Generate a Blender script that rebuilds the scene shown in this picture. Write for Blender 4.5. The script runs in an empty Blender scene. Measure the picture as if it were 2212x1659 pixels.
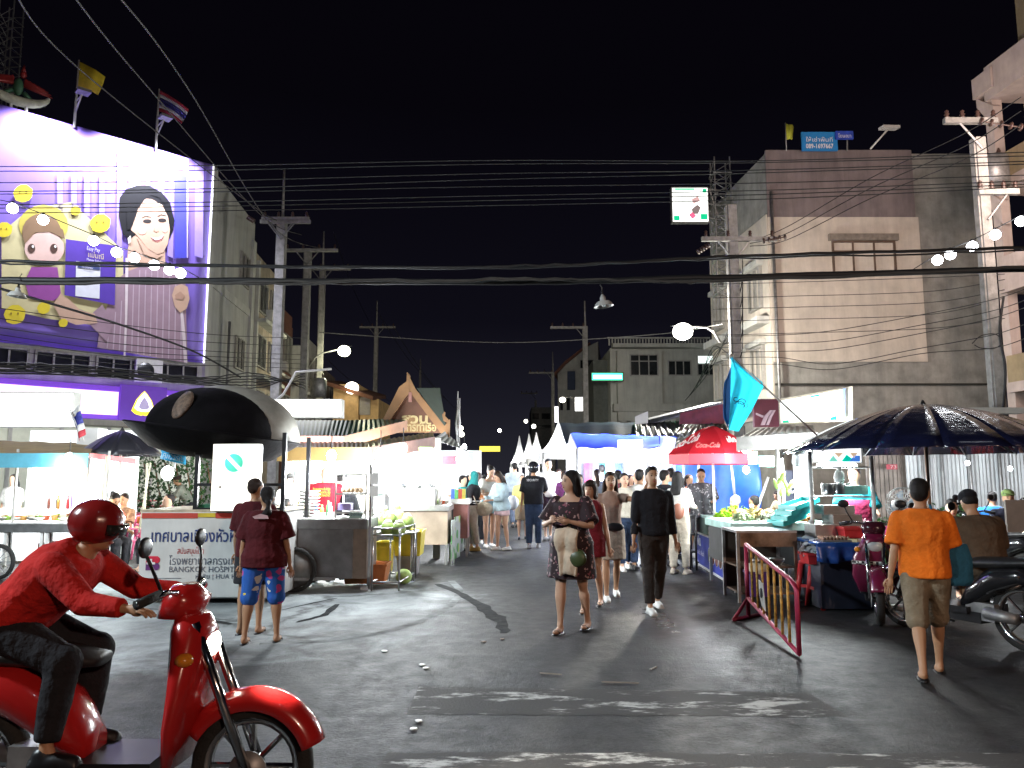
import bpy, math, random
from mathutils import Vector, Matrix, Euler
random.seed(7)
R = math.radians
SC = bpy.context.scene
COL = SC.collection

# ---------------------------------------------------------------- camera, world, exposure
CAM_H, FOC, HOR = 1.55, 1650.0, 1030.0          # metres, pixels of a 2212 px wide picture, horizon row
PITCH = math.atan((HOR - 829.5) / FOC)
cd = bpy.data.cameras.new('camera'); cam = bpy.data.objects.new('camera', cd); COL.objects.link(cam)
cd.sensor_width = 36; cd.lens = 36 * FOC / 2212
cd.clip_start = .05; cd.clip_end = 3000
cam.location = (0, 0, CAM_H); cam.rotation_euler = (math.pi/2 + PITCH, 0, 0)
SC.camera = cam
SC.render.resolution_x = 1024; SC.render.resolution_y = 768
w = bpy.data.worlds.new('World'); SC.world = w; w.use_nodes = True
nt = w.node_tree; nt.nodes.clear()
wo = nt.nodes.new('ShaderNodeOutputWorld'); bg = nt.nodes.new('ShaderNodeBackground')
tc = nt.nodes.new('ShaderNodeTexCoord'); sep = nt.nodes.new('ShaderNodeSeparateXYZ'); cr = nt.nodes.new('ShaderNodeValToRGB')
nt.links.new(tc.outputs['Generated'], sep.inputs[0]); nt.links.new(sep.outputs['Z'], cr.inputs[0])
cr.color_ramp.elements[0].position = 0.0; cr.color_ramp.elements[0].color = (.020, .020, .028, 1)
cr.color_ramp.elements[1].position = .45; cr.color_ramp.elements[1].color = (.0018, .0014, .0030, 1)
e = cr.color_ramp.elements.new(.10); e.color = (.0100, .0098, .0160, 1)
e = cr.color_ramp.elements.new(.20); e.color = (.0042, .0039, .0075, 1)
nt.links.new(cr.outputs[0], bg.inputs[0]); bg.inputs[1].default_value = 1.0
nt.links.new(bg.outputs[0], wo.inputs[0])
# faint moonlight
sd = bpy.data.lights.new('moon', 'SUN'); so = bpy.data.objects.new('moon', sd); COL.objects.link(so)
sd.energy = .02; sd.angle = R(2); sd.color = (.85, .9, 1); so.rotation_euler = (R(35), 0, R(25))
vs = SC.view_settings; vs.view_transform = 'Standard'; vs.look = 'None'; vs.exposure = 0; vs.gamma = 1; vs.use_curve_mapping = False
SC.cycles.use_denoising = True
SC.cycles.max_bounces = 6; SC.cycles.diffuse_bounces = 3; SC.cycles.glossy_bounces = 3; SC.cycles.transmission_bounces = 4
SC.cycles.transparent_max_bounces = 8
SC.cycles.sample_clamp_indirect = 4; SC.cycles.caustics_reflective = False; SC.cycles.caustics_refractive = False
try: SC.cycles.use_light_tree = True
except Exception: pass

def P(vx, vy, Y):
    X = (vx - 1106) / FOC; u = (829.5 - vy) / FOC
    yy = math.cos(PITCH) - math.sin(PITCH) * u; zz = math.sin(PITCH) + math.cos(PITCH) * u
    return Vector((X * Y / yy, Y, CAM_H + zz * Y / yy))
def G(vx, vy, z=0.0):
    X = (vx - 1106) / FOC; u = (829.5 - vy) / FOC
    yy = math.cos(PITCH) - math.sin(PITCH) * u; zz = math.sin(PITCH) + math.cos(PITCH) * u
    t = (z - CAM_H) / zz
    return Vector((X * t, yy * t, z))
def GX(vx, Y): return P(vx, HOR, Y).x          # world x of a picture column at depth Y

# ---------------------------------------------------------------- materials
_m = {}
def mat(name, col=(.5, .5, .5), rough=.6, metal=0.0, var=.18, scale=5.0, bump=0.0, emis=0.0, ecol=None, alpha=1.0,
        trans=0.0, stain=0.0, coat=0.0, stretch=None, spec=.5):
    if name in _m: return _m[name]
    m = bpy.data.materials.new(name); m.use_nodes = True; nt = m.node_tree; b = nt.nodes['Principled BSDF']
    b.inputs['Roughness'].default_value = rough; b.inputs['Metallic'].default_value = metal
    b.inputs['Specular IOR Level'].default_value = spec
    b.inputs['Alpha'].default_value = alpha; b.inputs['Transmission Weight'].default_value = trans
    b.inputs['Coat Weight'].default_value = coat
    tc = nt.nodes.new('ShaderNodeTexCoord')
    mp = nt.nodes.new('ShaderNodeMapping'); nt.links.new(tc.outputs['Object'], mp.inputs[0])
    if stretch: mp.inputs['Scale'].default_value = stretch
    n = nt.nodes.new('ShaderNodeTexNoise'); n.inputs['Scale'].default_value = scale; n.inputs['Detail'].default_value = 5
    n.inputs['Roughness'].default_value = .62
    nt.links.new(mp.outputs[0], n.inputs['Vector'])
    r = nt.nodes.new('ShaderNodeValToRGB'); nt.links.new(n.outputs[0], r.inputs[0])
    lo = tuple(c * (1 - var * 1.4) for c in col); hi = tuple(min(1, c * (1 + var)) for c in col)
    r.color_ramp.elements[0].position = .32; r.color_ramp.elements[0].color = (*lo, 1)
    r.color_ramp.elements[1].position = .68; r.color_ramp.elements[1].color = (*hi, 1)
    out = r.outputs[0]
    if stain > 0:
        mp2 = nt.nodes.new('ShaderNodeMapping'); nt.links.new(tc.outputs['Object'], mp2.inputs[0]); mp2.inputs['Scale'].default_value = (1.3, 1.3, .16)
        n2 = nt.nodes.new('ShaderNodeTexNoise'); n2.inputs['Scale'].default_value = 1.6; n2.inputs['Detail'].default_value = 7; n2.inputs['Roughness'].default_value = .7
        nt.links.new(mp2.outputs[0], n2.inputs['Vector'])
        r2 = nt.nodes.new('ShaderNodeValToRGB'); nt.links.new(n2.outputs[0], r2.inputs[0])
        r2.color_ramp.elements[0].position = .42; r2.color_ramp.elements[0].color = (1, 1, 1, 1)
        r2.color_ramp.elements[1].position = .72; r2.color_ramp.elements[1].color = (1 - stain, 1 - stain, 1 - stain * .95, 1)
        mx = nt.nodes.new('ShaderNodeMix'); mx.data_type = 'RGBA'; mx.blend_type = 'MULTIPLY'; mx.inputs[0].default_value = 1
        nt.links.new(out, mx.inputs[6]); nt.links.new(r2.outputs[0], mx.inputs[7]); out = mx.outputs[2]
    nt.links.new(out, b.inputs['Base Color'])
    if bump:
        bp = nt.nodes.new('ShaderNodeBump'); bp.inputs['Strength'].default_value = bump; bp.inputs['Distance'].default_value = .02
        n3 = nt.nodes.new('ShaderNodeTexNoise'); n3.inputs['Scale'].default_value = scale * 4; n3.inputs['Detail'].default_value = 3
        nt.links.new(mp.outputs[0], n3.inputs['Vector']); nt.links.new(n3.outputs[0], bp.inputs['Height']); nt.links.new(bp.outputs[0], b.inputs['Normal'])
    if emis:
        b.inputs['Emission Color'].default_value = (*(ecol or col), 1); b.inputs['Emission Strength'].default_value = emis
    _m[name] = m
    return m
def pattern(name, cols, scale=9, kind='voronoi', rough=.8, base=None):
    """printed cloth: cells of several dyes"""
    if name in _m: return _m[name]
    m = bpy.data.materials.new(name); m.use_nodes = True; nt = m.node_tree; b = nt.nodes['Principled BSDF']
    b.inputs['Roughness'].default_value = rough
    tc = nt.nodes.new('ShaderNodeTexCoord')
    if kind == 'voronoi':
        nz = nt.nodes.new('ShaderNodeTexNoise'); nz.inputs['Scale'].default_value = scale * .9; nt.links.new(tc.outputs['Object'], nz.inputs['Vector'])
        mxv = nt.nodes.new('ShaderNodeMix'); mxv.data_type = 'RGBA'; mxv.inputs[0].default_value = .09
        nt.links.new(tc.outputs['Object'], mxv.inputs[6]); nt.links.new(nz.outputs['Color'], mxv.inputs[7])
        v = nt.nodes.new('ShaderNodeTexVoronoi'); v.inputs['Scale'].default_value = scale; nt.links.new(mxv.outputs[2], v.inputs['Vector'])
        rc = nt.nodes.new('ShaderNodeValToRGB'); rc.color_ramp.interpolation = 'CONSTANT'
        sp = nt.nodes.new('ShaderNodeSeparateColor'); nt.links.new(v.outputs['Color'], sp.inputs[0]); nt.links.new(sp.outputs[0], rc.inputs[0])
        while len(rc.color_ramp.elements) < len(cols): rc.color_ramp.elements.new(.5)
        for i, c in enumerate(cols):
            rc.color_ramp.elements[i].position = i / len(cols); rc.color_ramp.elements[i].color = (*c, 1)
        rd = nt.nodes.new('ShaderNodeValToRGB'); nt.links.new(v.outputs['Distance'], rd.inputs[0]); rd.color_ramp.interpolation = 'CONSTANT'
        rd.color_ramp.elements[0].color = (1, 1, 1, 1); rd.color_ramp.elements[1].position = .42; rd.color_ramp.elements[1].color = (0, 0, 0, 1)
        mx = nt.nodes.new('ShaderNodeMix'); mx.data_type = 'RGBA'; nt.links.new(rd.outputs[0], mx.inputs[0])
        mx.inputs[6].default_value = (*(base or cols[0]), 1); nt.links.new(rc.outputs[0], mx.inputs[7]); nt.links.new(mx.outputs[2], b.inputs['Base Color'])
    elif kind == 'checker':
        v = nt.nodes.new('ShaderNodeTexChecker'); v.inputs['Scale'].default_value = scale; nt.links.new(tc.outputs['Object'], v.inputs['Vector'])
        v.inputs['Color1'].default_value = (*cols[0], 1); v.inputs['Color2'].default_value = (*cols[1], 1); nt.links.new(v.outputs[0], b.inputs['Base Color'])
    else:  # bands along an axis
        v = nt.nodes.new('ShaderNodeTexWave'); v.wave_type = 'BANDS'; v.bands_direction = kind; v.inputs['Scale'].default_value = scale; v.inputs['Distortion'].default_value = .3
        nt.links.new(tc.outputs['Object'], v.inputs['Vector'])
        rc = nt.nodes.new('ShaderNodeValToRGB'); rc.color_ramp.interpolation = 'CONSTANT'; nt.links.new(v.outputs[0], rc.inputs[0])
        rc.color_ramp.elements[0].color = (*cols[0], 1); rc.color_ramp.elements[1].position = .5; rc.color_ramp.elements[1].color = (*cols[1], 1)
        nt.links.new(rc.outputs[0], b.inputs['Base Color'])
    _m[name] = m
    return m
def glow(name, col, s):
    return mat(name, col, .4, var=0.0, emis=s, ecol=col)

STEEL = mat('stainless steel', (.50, .50, .50), .28, .9, .15, 8)
DULL = mat('dull steel', (.30, .30, .30), .5, .7, .25, 6)
ALU = mat('white painted steel', (.62, .62, .60), .45, .1, .1, 6)
BLACKP = mat('black paint', (.012, .012, .014), .4, .1, .2, 8)
RUBBER = mat('tyre rubber', (.012, .012, .012), .8, 0, .25, 20, .3)
CONC = mat('pole concrete', (.27, .265, .25), .85, 0, .22, 5, .3, stain=.35)
WHITEP = mat('white plastic', (.75, .75, .73), .4, 0, .06)
CANVAS = mat('white canvas', (.78, .78, .78), .7, 0, .08, 3, .2)
RED = mat('red plastic', (.52, .03, .035), .35, 0, .12, 6)
PINK = mat('pink plastic', (.72, .13, .27), .35, 0, .1, 5)
PURPLE = mat('violet plastic', (.09, .05, .42), .35, 0, .1, 5)
BLUEP = mat('blue plastic', (.02, .10, .38), .4, 0, .15, 5)
YELP = mat('yellow plastic', (.72, .58, .04), .4, 0, .1, 5)
TEAL = mat('turquoise plastic', (.02, .42, .42), .35, 0, .1, 5)
GREENP = mat('green leaf', (.10, .26, .03), .6, 0, .35, 14, .3)
WOOD = mat('brown wood', (.16, .085, .04), .6, 0, .3, 5, .2, stretch=(1, 1, .15))
WIRE = mat('black cable', (.010, .010, .011), .6, 0, .1)
CREAM = mat('cream paint', (.56, .50, .43), .85, 0, .10, 1.2, .1, stain=.22)
TUBEG = glow('fluorescent tube glow', (.86, .95, 1.0), 70)
BULBG = glow('bulb glow', (.95, .97, 1.0), 22)
def sheer(m, f=.5):
    """thin cloth that lets light through"""
    nt = m.node_tree; b = nt.nodes['Principled BSDF']; o = nt.nodes['Material Output']; t = nt.nodes.new('ShaderNodeBsdfTranslucent'); x = nt.nodes.new('ShaderNodeMixShader'); x.inputs[0].default_value = f
    nt.links.new(b.inputs['Base Color'].links[0].from_socket, t.inputs[0]); nt.links.new(b.outputs[0], x.inputs[1]); nt.links.new(t.outputs[0], x.inputs[2]); nt.links.new(x.outputs[0], o.inputs['Surface']); return m

# ---------------------------------------------------------------- mesh builder
def _wloc(o):
    v = Vector((0, 0, 0))
    while o is not None:
        v = v + Vector(o.location); o = o.parent
    return v
def basis(d):
    d = Vector(d).normalized(); a = Vector((0, 0, 1)) if abs(d.z) < .95 else Vector((1, 0, 0))
    u = d.cross(a).normalized(); return u, d.cross(u).normalized() * -1
class MB:
    def __init__(s): s.v = []; s.f = []; s.mi = []; s.m = 0; s.sm = []; s.xf = None
    def add(s, vs, fs, smooth=False):
        b = len(s.v)
        if s.xf is not None: vs = [s.xf @ Vector(q) for q in vs]
        s.v += [tuple(q) for q in vs]; s.f += [tuple(b + i for i in f) for f in fs]; s.mi += [s.m] * len(fs); s.sm += [smooth] * len(fs); return s
    def box(s, lo, hi, rz=0.0, c=None):
        x0, y0, z0 = lo; x1, y1, z1 = hi
        vs = [Vector(p) for p in ((x0,y0,z0),(x1,y0,z0),(x1,y1,z0),(x0,y1,z0),(x0,y0,z1),(x1,y0,z1),(x1,y1,z1),(x0,y1,z1))]
        if rz:
            cc = Vector(c or ((x0+x1)/2, (y0+y1)/2, 0)); M = Matrix.Rotation(rz, 3, 'Z'); vs = [M @ (q - cc) + cc for q in vs]
        return s.add(vs, [(0,3,2,1),(4,5,6,7),(0,1,5,4),(1,2,6,5),(2,3,7,6),(3,0,4,7)])
    def boxc(s, c, sz, rot=None):
        h = Vector(sz) / 2; c = Vector(c)
        vs = [Vector((sx*h.x, sy*h.y, sz_*h.z)) for sx, sy, sz_ in ((-1,-1,-1),(1,-1,-1),(1,1,-1),(-1,1,-1),(-1,-1,1),(1,-1,1),(1,1,1),(-1,1,1))]
        if rot is not None:
            M = rot if isinstance(rot, Matrix) else Euler(rot).to_matrix(); vs = [M @ q for q in vs]
        return s.add([q + c for q in vs], [(0,3,2,1),(4,5,6,7),(0,1,5,4),(1,2,6,5),(2,3,7,6),(3,0,4,7)])
    def tube(s, p, q, r, r2=None, n=8, cap=True):
        p = Vector(p); q = Vector(q); r2 = r if r2 is None else r2
        if (q - p).length < 1e-6: return s
        u, v = basis(q - p); vs = []
        for c, rr in ((p, r), (q, r2)):
            for i in range(n):
                a = 2*math.pi*i/n; vs.append(c + u*math.cos(a)*rr + v*math.sin(a)*rr)
        fs = [(i, (i+1) % n, n + (i+1) % n, n + i) for i in range(n)]
        if cap: fs += [tuple(range(n-1, -1, -1)), tuple(range(n, 2*n))]
        return s.add(vs, fs, n > 5)
    def path(s, pts, r, n=6):
        pts = [Vector(p) for p in pts]; vs = []; fs = []; N = len(pts)
        for k, p in enumerate(pts):
            d = pts[min(k+1, N-1)] - pts[max(k-1, 0)]; u, v = basis(d); rr = r[k] if isinstance(r, (list, tuple)) else r
            for i in range(n):
                a = 2*math.pi*i/n; vs.append(p + u*math.cos(a)*rr + v*math.sin(a)*rr)
        for k in range(N-1):
            for i in range(n): fs.append((k*n+i, k*n+(i+1) % n, (k+1)*n+(i+1) % n, (k+1)*n+i))
        fs += [tuple(range(n-1, -1, -1)), tuple(range((N-1)*n, N*n))]
        return s.add(vs, fs, True)
    def lathe(s, c, prof, n=16, axis=None, cap=True):
        c = Vector(c); ax = Vector(axis or (0, 0, 1)).normalized(); u, v = basis(ax); vs = []; fs = []; N = len(prof)
        for (r, h) in prof:
            for i in range(n):
                a = 2*math.pi*i/n; vs.append(c + ax*h + u*math.cos(a)*r + v*math.sin(a)*r)
        for k in range(N-1):
            for i in range(n): fs.append((k*n+i, k*n+(i+1) % n, (k+1)*n+(i+1) % n, (k+1)*n+i))
        if cap: fs += [tuple(range(n-1, -1, -1)), tuple(range((N-1)*n, N*n))]
        return s.add(vs, fs, True)
    def ell(s, c, r, n=10, m=7, rot=None):
        c = Vector(c); vs = []; fs = []
        M = None if rot is None else (rot if isinstance(rot, Matrix) else Euler(rot).to_matrix())
        def T(q): q = Vector(q); return (M @ q if M else q) + c
        vs.append(T((0, 0, -r[2])))
        for j in range(1, m):
            t = math.pi*j/m
            for i in range(n):
                a = 2*math.pi*i/n; vs.append(T((r[0]*math.sin(t)*math.cos(a), r[1]*math.sin(t)*math.sin(a), -r[2]*math.cos(t))))
        vs.append(T((0, 0, r[2]))); L = len(vs)-1
        for i in range(n): fs.append((0, 1+(i+1) % n, 1+i))
        for j in range(m-2):
            for i in range(n): fs.append((1+j*n+i, 1+j*n+(i+1) % n, 1+(j+1)*n+(i+1) % n, 1+(j+1)*n+i))
        for i in range(n): fs.append((L, 1+(m-2)*n+i, 1+(m-2)*n+(i+1) % n))
        return s.add(vs, fs, True)
    def loft(s, rings, n=12):
        """rings: (centre, rx, ry[, M3]) closed tube with elliptical sections"""
        vs = []; fs = []; N = len(rings)
        for rg in rings:
            c = Vector(rg[0]); M = rg[3] if len(rg) > 3 and rg[3] is not None else None
            for i in range(n):
                a = 2*math.pi*i/n; q = Vector((rg[1]*math.cos(a), rg[2]*math.sin(a), 0)); vs.append(c + (M @ q if M else q))
        for k in range(N-1):
            for i in range(n): fs.append((k*n+i, k*n+(i+1) % n, (k+1)*n+(i+1) % n, (k+1)*n+i))
        fs += [tuple(range(n-1, -1, -1)), tuple(range((N-1)*n, N*n))]
        return s.add(vs, fs, True)
    def quad(s, a, b, c, d): return s.add([a, b, c, d], [(0, 1, 2, 3)])
    def poly(s, pts): return s.add(pts, [tuple(range(len(pts)))])
    def prism(s, pts, off):
        """polygon extruded by vector"""
        off = Vector(off); n = len(pts); vs = [Vector(p) for p in pts] + [Vector(p) + off for p in pts]
        return s.add(vs, [tuple(range(n-1, -1, -1)), tuple(range(n, 2*n))] + [(i, (i+1) % n, n+(i+1) % n, n+i) for i in range(n)])
    def grid(s, fn, nu, nv, smooth=True):
        vs = [fn(i/nu, j/nv) for j in range(nv+1) for i in range(nu+1)]
        return s.add(vs, [(j*(nu+1)+i, j*(nu+1)+i+1, (j+1)*(nu+1)+i+1, (j+1)*(nu+1)+i) for j in range(nv) for i in range(nu)], smooth)
    def build(s, name, mats, parent=None, local=False, solid=0.0, bevel=0.0):
        me = bpy.data.meshes.new(name)
        if local: org = Vector((0, 0, 0))
        elif parent is not None: org = _wloc(parent)
        else:
            xs = [q[0] for q in s.v]; ys = [q[1] for q in s.v]; zs = [q[2] for q in s.v]
            org = Vector(((min(xs)+max(xs))/2, (min(ys)+max(ys))/2, min(zs)))
        me.from_pydata([(q[0]-org.x, q[1]-org.y, q[2]-org.z) for q in s.v], [], s.f)
        if not isinstance(mats, (list, tuple)): mats = [mats]
        for mm in mats: me.materials.append(mm)
        for p, i, sm in zip(me.polygons, s.mi, s.sm): p.material_index = i; p.use_smooth = sm
        o = bpy.data.objects.new(name, me); COL.objects.link(o)
        if parent is not None: o.parent = parent
        if parent is None and not local: o.location = org
        if solid:
            d = o.modifiers.new('thickness', 'SOLIDIFY'); d.thickness = solid; d.offset = 0
        if bevel:
            d = o.modifiers.new('bevel', 'BEVEL'); d.width = bevel; d.segments = 2; d.limit_method = 'ANGLE'
        return o
def tag(o, label=None, cat=None, group=None, kind=None):
    if label: o['label'] = label
    if cat: o['category'] = cat
    if group: o['group'] = group
    if kind: o['kind'] = kind
    return o
def thing(name, label, cat, loc=(0, 0, 0), rz=0.0, group=None):
    o = bpy.data.objects.new(name, None); COL.objects.link(o); o.empty_display_size = .1
    o.location = loc; o.rotation_euler = (0, 0, rz); return tag(o, label, cat, group)
def copy_tree(o, parent=None):
    c = o.copy(); COL.objects.link(c)
    if parent is not None: c.parent = parent
    for ch in [k for k in KIDS(o)]: copy_tree(ch, c)
    return c
def KIDS(o): return [k for k in COL.objects if k.parent == o]
def dup(o, loc, rz=None, label=None, kids=None):
    """copy of a thing, its parts and sub-parts; kids: prefetched tree"""
    c = o.copy(); COL.objects.link(c); c.location = loc
    if rz is not None: c.rotation_euler = (0, 0, rz)
    if label: c['label'] = label
    def rec(src, dst):
        for k in src.children:
            d = k.copy(); COL.objects.link(d); d.parent = dst; rec(k, d)
    rec(o, c)
    return c
def pbox(mb, vx0, vx1, vy0, vy1, Y, dep):
    a = P(vx0, vy1, Y); b = P(vx1, vy0, Y); return mb.box((a.x, Y, a.z), (b.x, Y + dep, b.z))
def light(kind, loc, energy, col=(1, 1, 1), size=.2, parent=None, rot=None, name='lamp_light', spot=None, blend=.5):
    l = bpy.data.lights.new(name, kind); l.energy = energy; l.color = col
    if kind in ('POINT', 'SPOT'): l.shadow_soft_size = size
    if kind == 'AREA': l.size = size
    if kind == 'SPOT' and spot: l.spot_size = spot; l.spot_blend = blend
    o = bpy.data.objects.new(name, l); COL.objects.link(o); o.location = Vector(loc) - (_wloc(parent) if parent else Vector())
    if parent: o.parent = parent
    if rot is not None: o.rotation_euler = rot
    return o
def text(body, size, m, M, parent=None, name='lettering', width=None, align='LEFT', shear=0.0, bold=0.0, spacing=1.0):
    """flat letters: M maps text space (x right, y up) into the parent's space"""
    c = bpy.data.curves.new(name, 'FONT'); c.body = body; c.size = size; c.resolution_u = 2; c.align_x = align; c.shear = shear
    c.offset = bold; c.space_character = spacing
    o = bpy.data.objects.new(name, c); me = bpy.data.meshes.new_from_object(o); bpy.data.objects.remove(o)
    if width and len(me.vertices):
        xs = [q.co.x for q in me.vertices]; k = width / max(1e-6, max(xs) - min(xs))
        for q in me.vertices: q.co.x *= k
    me.transform(M); me.materials.clear(); me.materials.append(m)
    for p in me.polygons: p.material_index = 0
    o = bpy.data.objects.new(name, me); COL.objects.link(o)
    if parent is not None: o.parent = parent
    return o
def frame(o, xdir, ydir):
    """matrix with origin o, x axis and y axis given"""
    x = Vector(xdir).normalized(); y = Vector(ydir).normalized(); z = x.cross(y)
    M = Matrix((( x.x, y.x, z.x, o[0]), (x.y, y.y, z.y, o[1]), (x.z, y.z, z.z, o[2]), (0, 0, 0, 1))); return M
SA = R(4.7)                                             # the street runs 4.7 degrees left of straight ahead
SD = Vector((-math.sin(SA), math.cos(SA), 0)); SN = Vector((math.cos(SA), math.sin(SA), 0))
# ---------------------------------------------------------------- ground
def ground_material():
    m = bpy.data.materials.new('wet asphalt'); m.use_nodes = True; nt = m.node_tree; b = nt.nodes['Principled BSDF']; N = nt.nodes.new; L = nt.links.new
    tc = N('ShaderNodeTexCoord')
    def noise(sc, det=6, ro=.6, src=None, dist=0):
        n = N('ShaderNodeTexNoise'); n.inputs['Scale'].default_value = sc; n.inputs['Detail'].default_value = det; n.inputs['Roughness'].default_value = ro
        n.inputs['Distortion'].default_value = dist
        L(src or tc.outputs['Object'], n.inputs['Vector']); return n
    def ramp(src, p0, c0, p1, c1):
        r = N('ShaderNodeValToRGB'); L(src, r.inputs[0]); r.color_ramp.elements[0].position = p0; r.color_ramp.elements[0].color = (*c0, 1)
        r.color_ramp.elements[1].position = p1; r.color_ramp.elements[1].color = (*c1, 1); return r
    def mix(f, a, b_, t='MIX'):
        x = N('ShaderNodeMix'); x.data_type = 'RGBA'; x.blend_type = t
        if isinstance(f, float): x.inputs[0].default_value = f
        else: L(f, x.inputs[0])
        L(a, x.inputs[6]); L(b_, x.inputs[7]); return x
    fine = noise(42, 4, .8); mid = noise(1.3, 7, .65, dist=.6); big = noise(.28, 5, .55, dist=.8)
    asp = ramp(fine.outputs[0], .36, (.007, .007, .0075), .72, (.038, .037, .037))
    patch = ramp(mid.outputs[0], .35, (.45, .47, .50), .72, (1.35, 1.38, 1.42))
    base = mix(1.0, asp.outputs[0], patch.outputs[0], 'MULTIPLY')
    # paler concrete apron on the left, the stalls' light pool painted into its colour
    sp = N('ShaderNodeSeparateXYZ'); L(tc.outputs['Object'], sp.inputs[0])
    def lin(o, k, c):
        q = N('ShaderNodeMath'); q.operation = 'MULTIPLY_ADD'; L(o, q.inputs[0]); q.inputs[1].default_value = k; q.inputs[2].default_value = c; return q
    vx = N('ShaderNodeVectorMath'); vx.operation = 'DISTANCE'; L(tc.outputs['Object'], vx.inputs[0]); vx.inputs[1].default_value = (-4.4, 9.6, 0)
    d = lin(vx.outputs['Value'], -.34, 1.38)
    ad = N('ShaderNodeMath'); ad.operation = 'MULTIPLY_ADD'; L(mid.outputs[0], ad.inputs[0]); ad.inputs[1].default_value = .9; L(d.outputs[0], ad.inputs[2])
    msk = ramp(ad.outputs[0], .50, (0, 0, 0), .95, (1, 1, 1))
    con = ramp(mid.outputs[0], .3, (.13, .143, .15), .7, (.46, .50, .51))
    c2 = mix(1.0, con.outputs[0], ramp(fine.outputs[0], .3, (.8, .8, .8), .7, (1.1, 1.1, 1.1)).outputs[0], 'MULTIPLY')
    col = mix(msk.outputs[0], base.outputs[2], c2.outputs[2])
    # cracks
    v = N('ShaderNodeTexVoronoi'); v.feature = 'DISTANCE_TO_EDGE'; v.inputs['Scale'].default_value = .33
    wn = noise(1.1, 5, .6); wm = N('ShaderNodeMix'); wm.data_type = 'RGBA'; wm.inputs[0].default_value = .55; L(tc.outputs['Object'], wm.inputs[6]); L(wn.outputs['Color'], wm.inputs[7])
    L(wm.outputs[2], v.inputs['Vector'])
    ck = ramp(v.outputs['Distance'], .0, (.25, .25, .25), .012, (1, 1, 1))
    col2 = mix(1.0, col.outputs[2], ck.outputs[0], 'MULTIPLY')
    L(col2.outputs[2], b.inputs['Base Color'])
    # a wet, shiny track up the middle of the street and a damp patch by the stalls
    wv = N('ShaderNodeMapping'); wv.inputs['Location'].default_value = (-1.62, -8.6, 0); L(tc.outputs['Object'], wv.inputs[0])
    wv2 = N('ShaderNodeMapping'); wv2.inputs['Scale'].default_value = (1.6, .30, 1); L(wv.outputs[0], wv2.inputs[0])
    wl = N('ShaderNodeVectorMath'); wl.operation = 'LENGTH'; L(wv2.outputs[0], wl.inputs[0])
    wa = N('ShaderNodeMath'); wa.operation = 'MULTIPLY_ADD'; L(big.outputs[0], wa.inputs[0]); wa.inputs[1].default_value = -.30; L(wl.outputs['Value'], wa.inputs[2])
    wet = ramp(wa.outputs[0], .0, (.27, .27, .27), .85, (.62, .62, .62))
    w2 = ramp(noise(5.5, 6, .7).outputs[0], .32, (.84, .84, .84), .66, (1.14, 1.14, 1.14))
    rg = mix(1.0, wet.outputs[0], w2.outputs[0], 'MULTIPLY'); L(rg.outputs[2], b.inputs['Roughness'])
    b.inputs['Specular IOR Level'].default_value = .5
    bp = N('ShaderNodeBump'); bp.inputs['Strength'].default_value = .6; bp.inputs['Distance'].default_value = .014
    f2 = noise(30, 5, .75); L(f2.outputs[0], bp.inputs['Height'])
    bp2 = N('ShaderNodeBump'); bp2.inputs['Strength'].default_value = .28; bp2.inputs['Distance'].default_value = .04; L(mid.outputs[0], bp2.inputs['Height']); L(bp.outputs[0], bp2.inputs['Normal'])
    L(bp2.outputs[0], b.inputs['Normal'])
    return m
g = MB(); g.quad((-900, -60, 0), (900, -60, 0), (900, 1800, 0), (-900, 1800, 0))
tag(g.build('ground', ground_material(), local=True), kind='structure')

# worn crosswalk bars lying across the street mouth
def paint_material():
    m = bpy.data.materials.new('worn road paint'); m.use_nodes = True; nt = m.node_tree; b = nt.nodes['Principled BSDF']; N = nt.nodes.new; L = nt.links.new
    tc = N('ShaderNodeTexCoord'); n = N('ShaderNodeTexNoise'); n.inputs['Scale'].default_value = 2.6; n.inputs['Detail'].default_value = 9; n.inputs['Roughness'].default_value = .72
    mp = N('ShaderNodeMapping'); mp.inputs['Scale'].default_value = (.55, 1.6, 1); L(tc.outputs['Object'], mp.inputs[0]); L(mp.outputs[0], n.inputs['Vector'])
    r = N('ShaderNodeValToRGB'); L(n.outputs[0], r.inputs[0]); r.color_ramp.elements[0].position = .52; r.color_ramp.elements[0].color = (.072, .069, .067, 1)
    r.color_ramp.elements[1].position = .60; r.color_ramp.elements[1].color = (.62, .62, .60, 1)
    e = r.color_ramp.elements.new(.55); e.color = (.15, .145, .14, 1)
    L(r.outputs[0], b.inputs['Base Color']); b.inputs['Roughness'].default_value = .75; b.inputs['Specular IOR Level'].default_value = .2
    bp = N('ShaderNodeBump'); bp.inputs['Strength'].default_value = .4; bp.inputs['Distance'].default_value = .01; n2 = N('ShaderNodeTexNoise'); n2.inputs['Scale'].default_value = 50
    L(tc.outputs['Object'], n2.inputs['Vector']); L(n2.outputs[0], bp.inputs['Height']); L(bp.outputs[0], b.inputs['Normal'])
    return m
PAINT = paint_material()
def bar(corners):
    mb = MB(); pts = [G(*c) for c in corners]; n = 28; vs = []
    for j, (a, b_) in enumerate(((pts[0], pts[1]), (pts[3], pts[2]))):
        for i in range(n + 1):
            q = a.lerp(b_, i / n); vs.append((q.x, q.y + random.uniform(-.018, .018), .0016))
    mb.add(vs, [(i, i+1, n+2+i, n+1+i) for i in range(n)])
    return tag(mb.build('crosswalk_bar', PAINT), kind='structure')
bar(((878, 1542), (1835, 1549), (1745, 1496), (905, 1484)))
bar(((808, 1668), (2400, 1690), (2330, 1628), (838, 1626)))
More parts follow.
